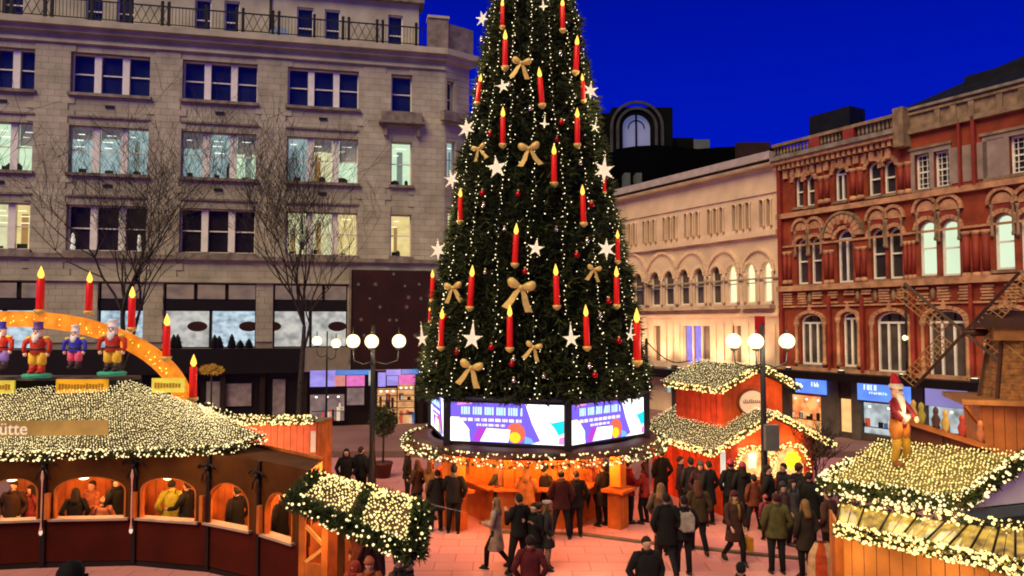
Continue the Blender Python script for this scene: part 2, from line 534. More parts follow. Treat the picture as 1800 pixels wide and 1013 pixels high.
# console ledge over the single window
zz = Z(705, 215)
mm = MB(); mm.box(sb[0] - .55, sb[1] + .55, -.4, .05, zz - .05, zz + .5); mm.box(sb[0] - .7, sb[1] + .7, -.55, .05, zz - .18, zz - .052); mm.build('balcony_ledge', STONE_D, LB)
for xx in (sb[0] - .4, sb[1] + .25):
    mm = MB(); mm.prism([(xx, zz - .85), (xx + .18, zz - .85), (xx + .18, zz - .19), (xx, zz - .19)], -.28, .05); mm.build('bracket', STONE_D, LB)

# windows
ROOMG = room('lit_office_greenish', (.66, .86, .56), (.40, .58, .42), .9, 1.6, 3.2)
ROOMC = room('lit_office_cool', (.46, .62, .58), (.12, .19, .20), .68, 2.6, 2.2)
ROOMY = room('lit_room_yellow', (.80, .64, .26), (.40, .24, .07), .95, 1.8, 3)
ROOMV = room('lit_room_pale_yellow', (.78, .76, .42), (.40, .36, .16), .85, 2.2, 2)
CLUTTER = mat('things_on_window_sill', (.02, .025, .02), .8, 0)
BLIND = mat('window_blind', (.30, .30, .26), .7, .1, 5, emit=(.6, .62, .5), estr=.10)

TUBEL = glow('office_tube', (.92, 1, .85), 1.25, False); TUBEY = glow('warm_tube', (1, .9, .55), 1.2, False)
PARTN = mat('partition_grey_green', (.15, .2, .17), .6, .1, 3, emit=(.3, .42, .36), estr=.32); PARTY = mat('partition_ochre', (.2, .12, .04), .6, .1, 3, emit=(.55, .32, .10), estr=.45)
def sash(parent, a, b, z0, z1, glass, n=1, yb=.34, mull=.27, name='window', bar=True, fw=.07, mt=None, blind=0):
    mt = mt or WHITE
    f = MB(); f.box(a, b, yb, yb + .08, z0, z0 + fw); f.box(a, b, yb, yb + .08, z1 - fw, z1)
    w_ = (b - a - mull * (n - 1)) / n; panes = []
    xs = a
    f.box(a, a + fw, yb, yb + .08, z0 + fw, z1 - fw); f.box(b - fw, b, yb, yb + .08, z0 + fw, z1 - fw)
    for i in range(n):
        if i: f.box(xs - mull - fw / 2, xs + fw / 2, yb - .1, yb + .08, z0 + fw, z1 - fw)
        if bar: f.box(xs + fw, xs + w_ - fw, yb, yb + .06, (z0 + z1) / 2 - .03, (z0 + z1) / 2 + .03)
        panes.append((xs, xs + w_)); xs += w_ + mull
    fo = f.build(name, mt, parent)
    for i, (pa, pb) in enumerate(panes):
        g = glass[i % len(glass)] if isinstance(glass, (list, tuple)) else glass
        p = MB(); p.box(pa + fw * .6, pb - fw * .6, yb + .10, yb + .115, z0 + fw * .8, z1 - fw * .8); p.build('pane', g, fo)
        if g in (ROOMG, ROOMC, ROOMV, ROOMY):       # what one sees inside: tubes under the ceiling, a darker partition, desks
            cool = g in (ROOMG, ROOMC)
            for q_ in range(int(rng.integers(1, 4))):
                zl = z1 - fw - (z1 - z0) * (.10 + .13 * q_ + rng.uniform(0, .04)); xa_ = pa + fw + rng.uniform(0, .25); q = MB(); q.box(xa_, min(pb - fw, xa_ + rng.uniform(.25, .6)), yb + .082, yb + .092, zl - .03, zl + .02); q.build('ceiling_light', TUBEL if cool else TUBEY, fo)
            if rng.random() < .55:
                xa_ = pa + fw + rng.uniform(0, .5); q = MB(); q.box(xa_, min(pb - fw, xa_ + rng.uniform(.12, .35)), yb + .083, yb + .097, z0 + fw, z0 + (z1 - z0) * rng.uniform(.45, .8)); q.build('partition', PARTN if cool else PARTY, fo)
            if rng.random() < .7:
                xa_ = pa + fw + rng.uniform(0, .3); q = MB(); q.box(xa_, min(pb - fw, xa_ + rng.uniform(.2, .5)), yb + .072, yb + .081, z0 + fw, z0 + fw + rng.uniform(.08, .28)); q.build('desk_clutter', CLUTTER, fo)
        if blind and rng.random() < blind:
            h = (z1 - z0) * rng.uniform(.2, .5)
            q = MB(); q.box(pa + fw, pb - fw, yb + .082, yb + .095, z1 - fw - h, z1 - fw); q.build('blind', BLIND, fo)
    return fo
gl1 = [BLUEGLASS]
for k, (a, b) in enumerate(bays):
    sash(LB, a, b, zr['b1'], zr['t1'], BLUEGLASS, 3)
    sash(LB, a, b, zr['b2'], zr['t2'], [[ROOMC, ROOMG, ROOMG], [ROOMC, ROOMC, ROOMC], [ROOMC, ROOMC, ROOMG], [ROOMC, ROOMV, ROOMG]][k], 3, blind=.45)
    sash(LB, a, b, zr['b3'], zr['t3'], [[ROOMV, ROOMV, ROOMY], BROWNGLASS, BROWNGLASS, [ROOMV, ROOMV, ROOMY]][k], 3, blind=.2 if k in (0, 3) else 0)
sash(LB, *sb, zr['b1'], zr['t1'], BLUEGLASS, 1)
sash(LB, *sb, zr['b2'], zr['t2'], ROOMG, 1)
sash(LB, *sb, zr['b3'], zr['t3'], ROOMY, 1)
# things standing on the sills inside, and two white figurines
for px, r, ww, hh in ((565, '2', .35, .3), (600, '2', .6, .28), (694, '2', .45, .25), (714, '2', .2, .28), (8, '2', .3, .35), (25, '2', .3, .35), (700, '3', .25, .3), (235, '2', .4, .2), (400, '2', .3, .9)):
    xx = X(px); z = zr['b' + r] + .07
    mm = MB(); mm.box(xx - ww / 2, xx + ww / 2, .25, .33, z, z + hh * .7); mm.ball((xx, .29, z + hh * .7), (ww * .35, .04, hh * .3), 8, 5); mm.build('sill_clutter', CLUTTER, LB)
FIGW = mat('white_figurine', (.7, .68, .6), .5, 0, emit=(1, .9, .7), estr=.35)
for px in (126, 243):
    xx = X(px); z = zr['b3'] + .06
    mm = MB(); mm.lathe([(.11, 0), (.13, .1), (.08, .3), (.12, .5), (.07, .66), (.085, .75), (.02, .86)], (xx, .22, z), 10); mm.build('figurine', FIGW, LB)

# shop level: transom lights, dark band, display windows, fascia
AMBERP = room('amber_transom', (.32, .20, .12), (.05, .035, .03), .6, 1.5, 2.5)
SNOWP = room('shop_display_winter', (.62, .78, .85), (.10, .16, .24), .85, 2.4, 3.5)
SNOWW = room('shop_display_white', (.72, .70, .62), (.22, .22, .22), .75, 2.2, 2.6)
zb0, zb1 = Z(450, 545), Z(450, 530)
for k, (a, b) in enumerate(sh):
    n = [3, 1, 3, 3][k]
    sash(LB, a, b, zb1 + .05, shopz1, AMBERP, n, yb=.3, mull=.08, bar=False, mt=BLACKISH, name='transom_window')
    mm = MB(); mm.box(a, b, .12, .5, zb0, zb1 + .05); mm.build('fascia', BLACKISH, LB)
    sash(LB, a, b, shopz0, zb0, [SNOWP, SNOWP, [SNOWW, SNOWP, SNOWP], SNOWW][k], [2, 1, 2, 2][k], yb=.3, mull=.06, bar=False, mt=IRON, name='shop_window')
# dark elliptical sign boards between the display windows
for px in (350, 440, 480, 595):
    xx = X(px); zz = Z(px, 574)
    mm = MB(); mm.prism([(xx + .5 * math.cos(t), zz + .27 * math.sin(t)) for t in [2 * math.pi * k / 20 for k in range(20)]], .05, .12); mm.build('oval_sign', MAROON, LB)
# silhouettes of display props behind the glass
for px in (308, 315, 380, 388, 410, 425, 440, 210, 225):
    xx = X(px); mm = MB(); hh = rng.uniform(.35, .85)
    mm.lathe([(.26, 0), (.18, hh * .3), (.22, hh * .32), (.12, hh * .62), (.15, hh * .64), (.02, hh * 1.0)], (xx, .22, shopz0 + .05), 7); mm.build('display_prop', CLUTTER, LB)
# ground storey
mm = MB(); mm.box(x0, X(535), -.05, .06, gz - .2, shopz0 - .02); mm.build('fascia', BLACKISH, LB)
mm = MB(); mm.box(x0, 0, .5, .8, 0, gz - .2); mm.build('shopfront_back', BLACKISH, LB)
LITB = mat('pale_poster_panel', (.33, .27, .25), .6, .2, 3)
for pa, pb, y0_, y1_ in ((360, 385, 672, 720), (395, 440, 676, 716), (478, 500, 668, 740), (300, 345, 680, 745)):
    mm = MB(); mm.box(X(pa, 700), X(pb, 700), .38, .5, Z(pa, y1_), Z(pa, y0_)); mm.build('shop_panel', LITB if pa > 350 else MAROON, LB)
for px in (-10, 90, 190, 290, 390, 460, 535, 660, 740):
    xx = X(px, 700); mm = MB(); mm.box(xx - .14, xx + .14, .2, .5, 0, gz - .2); mm.build('pilaster', mat('dark_stone', (.022, .011, .008), .7, .2, 2), LB)
# maroon hoarding with faint snowflake lights
hx0, hx1, hz0, hz1 = X(617, 560), X(760, 560), Z(680, 648), Z(680, 476)
hb = MB(); hb.box(hx0, hx1, -.35, .0, hz0, hz1); hob = hb.build('hoarding', MAROON, LB)
mm = MB(); mm.box(hx0 - .12, hx0, -.42, 0, hz0, hz1); mm.build('trim', STONE_D, hob)
SNF = glow('snowflake_decal', (.75, .45, .40), .22, False)
for px, py in ((630, 500), (712, 503), (737, 500), (718, 523), (740, 525), (692, 482), (650, 525), (635, 562), (685, 563), (697, 563), (715, 540), (668, 540), (660, 500), (640, 590), (730, 590)):
    xx, zz = LF.hit(px, py, -.36); s = rng.uniform(.06, .14)
    mm = MB()
    for q in range(3):
        a_ = math.pi * q / 3; mm.bar((xx - s * math.cos(a_), -.36, zz - s * math.sin(a_)), (xx + s * math.cos(a_), -.36, zz + s * math.sin(a_)), .02, .03, (0, 1, 0))
    mm.build('snowflake', SNF, hob)
# illuminated shopfront: violet, blue and pink sign over an amber window
def panel(px0, px1, py0, py1, mt, name='shop_sign', yo=.2, th=.06, par=None, fr=None):
    fr = fr or LF
    a, _ = fr.hit(px0, (py0 + py1) / 2, yo); b, _ = fr.hit(px1, (py0 + py1) / 2, yo)
    z1_ = fr.hit((px0 + px1) / 2, py0, yo)[1]; z0_ = fr.hit((px0 + px1) / 2, py1, yo)[1]
    q = MB(); q.box(a, b, yo, yo + th, z0_, z1_); return q.build(name, mt, par or LB)
VIO = room('violet_screen', (.42, .36, .95), (.16, .07, .42), .85, 1.5, 3); PNK = room('pink_screen', (.95, .22, .62), (.60, .05, .30), .8, 3, 4)
BLU = room('blue_sign', (.10, .30, .85), (.04, .10, .55), .8, 2, 2); SAL = room('salmon_screen', (.95, .35, .30), (.7, .12, .18), .7, 3, 3)
AMB = room('amber_shop', (.90, .46, .18), (.38, .13, .04), .85, 2.5, 3); GRYW = room('dim_shop', (.30, .20, .19), (.10, .06, .06), .7, 2.5, 3)
for q in ((545, 590, 650, 680, VIO), (591, 652, 650, 659, BLU), (585, 607, 660, 679, SAL), (609, 641, 660, 679, PNK), (664, 678, 655, 680, VIO), (679, 705, 648, 660, VIO), (706, 738, 648, 658, BLU), (680, 700, 661, 678, VIO), (701, 730, 659, 676, PNK), (648, 654, 652, 678, SNOWW),
          (545, 605, 694, 740, GRYW), (610, 640, 682, 712, GRYW), (663, 697, 683, 716, AMB), (699, 728, 676, 745, AMB), (663, 697, 718, 742, AMB)):
    panel(q[0], q[1], q[2], q[3], q[4], 'shop_sign' if q[2] < 672 else 'shop_window')
panel(665, 692, 746, 752, VIO, 'poster'); panel(665, 692, 753, 790, mat('olive_board', (.2, .15, .05), .7, .2, 2), 'poster')
for py in (685, 696, 707, 718, 728):
    a, z_ = LF.hit(663, py, .15); b, _ = LF.hit(728, py, .15); mm = MB(); mm.box(a, b, .12, .16, z_ - .02, z_ + .02); mm.build('glazing_bar', WOOD_M, LB)

# balustrade of the roof terrace
zt = zc
xl = x0; nrail = 0
px_posts = []
rl = MB(); rl.box(x0, X(745, 60), -.42, -.37, zt + 1.05, zt + 1.12); rl.box(x0, X(745, 60), -.41, -.38, zt + .1, zt + .15); rl.build('railing_rail', IRON, LB)
xx = x0; i = 0; bal = MB(); post = MB(); post.box(-.07, .07, -.47, -.33, zt - .02, zt + 1.25); post.ball((0, -.4, zt + 1.3), .09, 8, 5); post_me = post.mesh('railing_post', IRON)
latt = MB()
xe = X(745, 60)
while xx < xe:
    if i % 3 == 1:       # diagonal lattice panel between a pair of posts
        for k in range(4):
            a = xx + .1 + k * .42; b = a + .42
            if b < xe:
                latt.bar((a, -.395, zt + .15), (b, -.395, zt + 1.05), .03, .03, (0, 1, 0)); latt.bar((a, -.40, zt + 1.05), (b, -.40, zt + .15), .03, .03, (0, 1, 0))
    else:
        for k in range(11):
            if xx + k * .17 < xe: bal.box(xx + k * .17 - .012, xx + k * .17 + .012, -.41, -.385, zt + .15, zt + 1.05)
    inst('railing_post', post_me, LB, (xx, 0, 0)); 
    if i % 3 in (1, 2): inst('railing_post', post_me, LB, (xx - .32, 0, 0))
    xx += 1.87; i += 1
bal.build('balusters', IRON, LB, kind='stuff'); latt.build('lattice', IRON, LB, kind='stuff')
# attic storey behind the terrace
AY = 1.5
az1 = LF.hit(700, 6, AY)[1]
ad = []
for pa, pb in ((4, 40), (150, 180), (205, 236), (342, 371), (394, 421), (522, 551), (571, 598), (682, 708)):
    ad.append((LF.hit(pa, 40, AY)[0], LF.hit(pb, 40, AY)[0], zt + .1, LF.hit(560, 15, AY)[1]))
m = MB(); m.wall(x0, X(740, 40), zt - .3, az1, AY, AY + .5, ad); m.box(x0, X(740, 40), AY + .5, AY + .9, zt - .3, az1); m.box(x0, 0, .06, AY, zt - .34, zt - .05)
at_ = m.build('attic_wall', STONE, LB)
for a in ad: sash(at_, a[0], a[1], a[2], a[3], BLUEGLASS, 1, yb=AY + .15)
m = MB(); m.box(x0, X(740, 40) + .3, AY - .35, AY + 1.2, az1, az1 + .18); m.build('attic_cornice', STONE_D, LB)
m = MB(); m.prism([(x0, az1 + .18), (X(740, 40), az1 + .18), (X(700, 40), az1 + 1.9), (x0, az1 + 1.9)], AY + .3, AY + 9); m.build('roof', SLATE, LB)
for pa in (475,):
    xx = LF.hit(pa, 20, AY - .1)[0]; mm = MB(); mm.tube([(xx, AY - .08, zt), (xx, AY - .08, az1)], .06, 8); mm.build('drainpipe', IRON, LB)
mm = MB(); xx = LF.hit(492, 48, AY - .3)[0]; mm.prism([(xx + .55 * math.cos(t), zt + .55 + .55 * math.sin(t)) for t in [2 * math.pi * k / 18 for k in range(18)]], AY - .5, AY - .3)
mm.build('round_vent_cover', mat('pale_blue_plastic', (.25, .32, .5), .5, .1, 3), LB)

# chamfered corner
C2 = Frame(LF.o.x, LF.o.y, R(38))
CH = bpy.data.objects.new('corner_bay', None); link(CH, LB)
CH.rotation_euler = (0, 0, C2.a - LF.a)
cw2 = C2.X(824, 150)
ch_ = [(C2.X(786, 180), C2.X(798, 180), C2.Z(792, 205), C2.Z(792, 143)), (C2.X(785, 280), C2.X(801, 280), C2.Z(792, 312), C2.Z(792, 248)), (C2.X(787, 400), C2.X(801, 400), C2.Z(792, 440), C2.Z(792, 372))]
m = MB(); m.wall(0, cw2, 0, zc - .35, .0, .6, ch_); m.box(0.01, cw2, .6, 1.6, 0, zc - .36)
m.wall(cw2 - .4, cw2, 0, zc - .35, 1.6, 9, [])
m.build('wall', STONE, CH)
zzb = gz + 1.5
m = MB()
while zzb < zc - .5:
    m.box(.02, cw2, -.03, -.001, zzb, zzb + .325) if not any(h[2] < zzb + .33 and h[3] > zzb for h in ch_) else (m.box(.02, ch_[0][0] - .02, -.03, -.001, zzb, zzb + .325), m.box(ch_[1][1] + .02, cw2, -.03, -.001, zzb, zzb + .325))
    zzb += .345
m.build('stone_courses', STONE, CH)
for h, g in zip(ch_, (BLUEGLASS, ROOMC, ROOMV)): sash(CH, h[0], h[1], h[2], h[3], g, 1, yb=.3)
m = MB(); m.box(-.2, cw2 + .45, -.55, 1, zc - .35, zc - .02); m.box(-.1, cw2 + .25, -.3, 1, zc - .62, zc - .352); m.build('cornice', STONE, CH)
m = MB(); zz = C2.Z(800, 212); m.box(ch_[0][0] - .5, ch_[0][1] + .5, -.45, -.03, zz - .2, zz + .35); m.build('balcony_ledge', STONE_D, CH)
# solid parapet block over the corner
p0 = LF.X(752, 60); m = MB(); m.box(p0, .15, -.35, .4, zc - .018, zc + 1.75); m.build('parapet', STONE_D, LB)
m = MB(); m.box(.0, cw2 + .1, -.3, .4, zc - .018, zc + 1.55); m.build('parapet', STONE_D, CH)
m = MB(); m.box(p0 - .05, .2, -.42, .47, zc + 1.753, zc + 1.9); m.build('parapet_coping', STONE, LB)
# ================================================================== right-hand terrace: cream building and red brick building
RF = Frame(14.55, 40.2, math.atan2(-.863, .505))
RX, RZ = RF.X, RF.Z
RB = thing('red_brick_building', 'ornate red brick and terracotta building with arched white windows above glowing shops', 'building', RF.o, RF.a)
CB = thing('cream_stone_building', 'long cream stone building with narrow colonnettes and pairs of pointed arched windows', 'building', RF.o, RF.a)
xr = RX(1850)
# levels
zA0, zB0, zC0 = RZ(1422, 640), RZ(1420, 497), RZ(1414, 366)
zBt = RZ(1422, 420); zAt = RZ(1422, 555)
zcor = RZ(1440, 262 + 0); zcor = RZ(1368, 289)
ztop = RZ(1368, 258)
GLB = mat('dark_window_glass_brown', (.035, .026, .020), .4, .3, 1.0, spec=.35)
LITW = room('lit_arched_window', (.72, .86, .60), (.55, .70, .45), .95, .5, .5)
PURP = mat('dusky_violet_glass', (.060, .036, .042), .4, .3, 1, spec=.35)
# every window: (px_left, px_right, py_top, py_sill, style, pane)
W = []
def win(pa, pb, pt, pb_, style, g, lights=1, sub=None): W.append(dict(a=RX(pa, 400), b=RX(pb, 400), t=RZ((pa + pb) / 2, pt), s=RZ((pa + pb) / 2, pb_), st=style, g=g, n=lights))
win(1398, 1413, 310, 364, 'arch', GLB); win(1417, 1433, 308, 362, 'arch', GLB)
win(1468, 1490, 293, 353, 'arch2', GLB)
win(1527, 1550, 284, 344, 'arch', GLB); win(1554, 1576, 281, 340, 'arch', GLB)
win(1611, 1637, 270, 333, 'sq', GLB); win(1645, 1672, 264, 328, 'sq', GLB)
win(1740, 1770, 243, 311, 'sq', GLB); win(1779, 1812, 236, 304, 'sq', GLB)
win(1399, 1419, 420, 500, 'arch', PURP); win(1423, 1443, 417, 499, 'arch', PURP)
win(1470, 1498, 404, 497, 'arch2', PURP)
win(1530, 1555, 402, 491, 'arch', GLB); win(1560, 1585, 400, 490, 'arch', GLB)
win(1614, 1645, 388, 485, 'arch', LITW); win(1652, 1686, 386, 485, 'arch', LITW)
win(1746, 1782, 375, 474, 'arch', LITW); win(1792, 1830, 372, 474, 'arch', LITW)
win(1403, 1442, 553, 641, 'seg', BROWNG2, 3); win(1476, 1502, 550, 645, 'seg', BROWNG2, 2)
win(1535, 1589, 549, 655, 'seg', BROWNG2, 3); win(1625, 1690, 546, 665, 'seg', BROWNG2, 3); win(1735, 1800, 543, 672, 'seg', BROWNG2, 3)
hol = [(q['a'], q['b'], q['s'], q['t']) for q in W]
zg = RZ(1480, 655)                  # top of the shop fascia
m = MB(); m.wall(0.02, xr, zg, zcor, 0, .5, hol); m.box(0.02, xr, .9, 1.3, 0, zcor - .1)
for q in W:
    if q['st'] != 'sq':
        c = (q['a'] + q['b']) / 2; r = (q['b'] - q['a']) / 2; sq = 1.0 if q['st'] != 'seg' else .55
        q['sp'] = q['t'] - r * sq
        m.spandrel(c, q['sp'], r, q['t'], .002, .5, sq)
m.build('wall', BRICK, RB)
def rpart(name, mt, f, par=None):
    mm = MB(); f(mm); return mm.build(name, mt, par or RB)
for q in W:
    a, b, s, t, n = q['a'], q['b'], q['s'], q['t'], q['n']
    c = (a + b) / 2; r = (b - a) / 2; yb = .2; fw = .085
    f = MB()
    f.box(a, b, yb, yb + .1, s, s + .1)
    top = q.get('sp', t)
    for xx in (a, b - fw): f.box(xx, xx + fw, yb, yb + .1, s + .1, top)
    if q['st'] == 'sq': 
        f.box(a + fw, b - fw, yb, yb + .1, t - fw, t)
        for k in (1, 2): f.box(a + (b - a) * k / 3 - .015, a + (b - a) * k / 3 + .015, yb + .02, yb + .07, s + .1, t - fw)
        for k in range(1, 6): f.box(a + fw, b - fw, yb + .021, yb + .071, s + (t - s) * k / 6 - (.035 if k == 3 else .014), s + (t - s) * k / 6 + (.035 if k == 3 else .014))
    else:
        sq = 1.0 if q['st'] != 'seg' else .55
        f.arcring(c, top, r - fw, r, yb, yb + .1, 0, 180, 12, 0, sq)
        if q['st'] == 'arch': f.box(a + fw, b - fw, yb + .01, yb + .08, (s + t) / 2 - .04, (s + t) / 2 + .04)
        if q['st'] == 'arch2': f.box(a + fw, b - fw, yb + .01, yb + .11, top - .05, top + .05); f.box(c - .05, c + .05, yb + .012, yb + .1, s + .1, top - .05)
        if q['st'] == 'seg':
            f.box(a + fw, b - fw, yb + .01, yb + .11, top - .12, top - .02)
            for k in range(1, n): f.box(a + (b - a) * k / n - .05, a + (b - a) * k / n + .05, yb + .011, yb + .1, s + .1, top - .12)
    fo = f.build('window', WHITE, RB)
    if n == 1: pl = [(a, b)]
    else: pl = [(a + (b - a) * k / n, a + (b - a) * (k + 1) / n) for k in range(n)]
    for pa, pb in pl:
        p = MB(); p.box(pa + .04, pb - .04, .32, .33, s + .05, t - .01); p.build('pane', q['g'], fo)
    # sill and arch surround
    rpart('sill', TERRA_D, lambda mm: mm.box(a - .08, b + .08, -.14, .1, s - .14, s - .004))
    if q['st'] in ('arch', 'arch2'):
        rpart('arch', TERRA, lambda mm: mm.arcring(c, top, r + .03, r + .22, -.10, .05, 0, 180, 9, 1.2))
    if q['st'] == 'seg':
        rpart('arch', TERRA, lambda mm: (mm.arcring(c, top, r + .02, r + .26, -.12, .05, 0, 180, 11, 1.0, .62), mm.prism([(c - .14, top + r * .55 + .05), (c + .14, top + r * .55 + .05), (c, top + r * .55 + .55)], -.16, -.005)))
        for k, sg in ((a, -1), (b, 1)):
            rpart('column', TERRA, lambda mm: mm.lathe([(.13, 0), (.13, .15), (.09, .2), (.085, top - s - .3), (.13, top - s - .2), (.15, top - s)], (k + sg * .16, -.08, s), 10))
# pointed relieving arches with carved tympana over the pairs of the middle storey, banks of red shafts between
pairs = [(1399, 1419, 418), (1423, 1443, 415), (1530, 1555, 400), (1560, 1585, 398), (1614, 1645, 386), (1652, 1686, 384), (1746, 1782, 373), (1792, 1830, 370)]
for pa, pb, pt in pairs:
    a, b, t = RX(pa), RX(pb), RZ((pa + pb) / 2, pt)
    c = (a + b) / 2; r = (b - a) / 2 + .1
    rpart('tympanum', TERRA, lambda mm: mm.prism([(c + (r - .08) * math.cos(R(k * 18)), t + .38 + .95 * (r - .02) * math.sin(R(k * 18))) for k in range(11)], -.06, .01))
    rpart('hood_arch', TERRA, lambda mm: mm.arcring(c, t + .36, r, r + .13, -.16, .02, 0, 180, 10, .6, 1.15))
    rpart('lintel_band', BRICK2, lambda mm: mm.box(a + .02, b - .02, -.05, .0, t + .12, t + .34))
    for sg, xx in ((-1, a), (1, b)):
        rpart('colonnette', TERRA_D, lambda mm: mm.lathe([(.07, -.1), (.09, 0), (.06, .1), (.06, 1.1), (.1, 1.25)], (xx + sg * .02, -.06, t - .9), 8))
c = RX(1483); t = RZ(1483, 404)
rpart('hood_arch', TERRA, lambda mm: mm.arcring(c, t - .35, .62, 1.05, -.14, .02, 0, 180, 11, 1.2, 1.08))
rpart('hood_arch', TERRA_D, lambda mm: mm.arcring(c, t - .35, 1.07, 1.18, -.2, .02, 0, 180, 14, .4, 1.08))
for xx, zz in ((-.35, .55), (0, .72), (.35, .55)): rpart('roundel', BRICK2, lambda mm: mm.prism([(c + xx + .12 * math.cos(k * .7), t - .35 + zz + .12 * math.sin(k * .7)) for k in range(9)], -.17, -.142))
# red engaged shafts with pale caps and bases, in groups
def shafts(px0, px1, pt, pb, n):
    x0_, x1_ = RX(px0), RX(px1); z1 = RZ((px0 + px1) / 2, pt); z0 = RZ((px0 + px1) / 2, pb)
    for k in range(n):
        xx = x0_ + (x1_ - x0_) * (k + .5) / n; rr = (x1_ - x0_) / n * .36
        rpart('red_shaft', BRICK2, lambda mm: mm.lathe([(rr, .22), (rr, z1 - z0 - .22)], (xx, -.05, z0), 10))
        rpart('capital', TERRA, lambda mm: mm.lathe([(rr, z1 - z0 - .22), (rr * 1.3, z1 - z0 - .1), (rr * 1.5, z1 - z0)], (xx, -.05, z0), 8))
        rpart('shaft_base', TERRA, lambda mm: mm.lathe([(rr * 1.5, 0), (rr * 1.4, .12), (rr * 1.05, .22)], (xx, -.05, z0), 8))
shafts(1376, 1392, 443, 500, 2); shafts(1448, 1466, 440, 500, 2); shafts(1503, 1524, 434, 496, 2); shafts(1588, 1610, 424, 492, 3)
shafts(1690, 1742, 406, 488, 3); shafts(1440, 1462, 310, 358, 2); shafts(1496, 1522, 296, 352, 2); shafts(1580, 1606, 286, 342, 2)
# broad flat piers, bands, cornices
for pa, pb, p0, p1 in ((1371, 1377, 300, 640), (1455, 1460, 520, 650), (1512, 1518, 520, 655), (1600, 1607, 510, 665), (1703, 1709, 500, 675), (1692, 1696, 210, 330), (1716, 1722, 204, 326), (1836, 1845, 180, 600)):
    rpart('pier', BRICK2, lambda mm: mm.box(RX(pa), RX(pb), -.22, -.002, RZ((pa + pb) / 2, p1), RZ((pa + pb) / 2, p0)))
def band(z0, z1, out, mt, name='string_course', xa=.0, xb=None, y1=-.001): return rpart(name, mt, lambda mm: mm.box(xa, xb or xr, -out, y1, z0, z1))
band(zB0 - .42, zB0 - .14, .26, TERRA); band(zC0 - .42, zC0 - .16, .22, TERRA); band(zA0 - .5, zA0 - .16, .2, TERRA)
band(zB0 - 1.28, zB0 - 1.2, .12, TERRA)
band(zBt - .35, zBt - .25, .09, TERRA)
# carved terracotta apron panels under the middle windows, each strip proud of the wall
xk = .3
while xk < xr - .8:
    for j in range(5):
        if rng.random() < .88:
            zz = zB0 - .56 - j * .13
            rpart('carved_panel', TERRA, lambda mm: mm.box(xk + rng.uniform(0, .08), xk + .62 - rng.uniform(0, .1), -.10 - rng.uniform(0, .05), -.001, zz - .045, zz + .04))
    if rng.random() < .6: rpart('carved_boss', TERRA_D, lambda mm: mm.ball((xk + .75, -.06, zB0 - .82), (.11, .1, .3), 8, 5))
    xk += .92
# upper cornice with dentils and parapet with balusters (far half), plain stone attic (near half)
xs = RX(1583, 240)
band(zcor - .12, zcor + .08, .5, TERRA, 'cornice', 0, xs); band(zcor + .083, zcor + .3, .62, STONE_D, 'cornice', 0, xs)
nd = int(xs / .30)
for k in range(nd): rpart('dentil', TERRA, lambda mm: mm.box(k * .30 + .03, k * .30 + .19, -.36, -.001, zcor - .42, zcor - .125))
rpart('carved_frieze', TERRA, lambda mm: [mm.box(k * .42 + .05, k * .42 + .33, -.10 - .05 * (k % 2), -.001, zcor - .95 + .04 * (k % 3), zcor - .48) for k in range(int(xs / .42))])
zp0, zp1 = zcor + .303, ztop - .12
for k in range(int(xs / .21)):
    xx = .12 + k * .21
    if not any(abs(xx - p) < .35 for p in (RX(1440, 240), RX(1500, 240))) and xx < xs - .2:
        rpart('baluster', TERRA_D, lambda mm: mm.lathe([(.05, 0), (.075, .25), (.04, .55), (.06, zp1 - zp0)], (xx, -.3, zp0), 6))
rpart('parapet_rail', TERRA_D, lambda mm: mm.box(0, xs, -.42, -.1, zp1, zp1 + .16))
for px in (1440, 1500): rpart('parapet_pier', BRICK2, lambda mm: mm.box(RX(px, 240) - .3, RX(px, 240) + .3, -.42, -.1, zp0, zp1 - .002))
rpart('parapet_pier', TERRA_D, lambda mm: mm.box(xs, xs + .5, -.6, .5, zcor - .6, zp1 + .35))
zq = RZ(1620, 262); zq1 = RZ(1620, 196)
rpart('attic_wall', TERRA_D, lambda mm: mm.box(xs + .5, xr, -.05, .6, zcor + .001, zp1 + .2))
band(zcor - .05, zcor + .18, .22, TERRA_D, 'cornice', xs + .5); band(zp1 - .02, zp1 + .08, .16, TERRA_D, 'string_course', xs + .5, None, -.051)
for px in (1650, 1678, 1710, 1760, 1800): rpart('attic_pier', TERRA_D, lambda mm: mm.box(RX(px, 200) - .12, RX(px, 200) + .12, -.14, -.051, zcor + .19, zp1 - .03))
for pa, pb in ((1600, 1678), (1728, 1830)): 
    rpart('window_head', TERRA_D, lambda mm: mm.box(RX(pa), RX(pb), -.1, -.001, RZ(1625, 262), RZ(1625, 262) + .12))
    rpart('window_surround', mat('grey_render', (.30, .22, .19), .8, .15, 2), lambda mm: mm.wall(RX(pa + 4), RX(pb - 2), zC0 - .15, RZ(1625, 262) - .01, -.04, -.001, hol))
rpart('parapet_coping', STONE_D, lambda mm: mm.box(xs + .45, xr, -.2, .7, zp1 + .201, zp1 + .32))
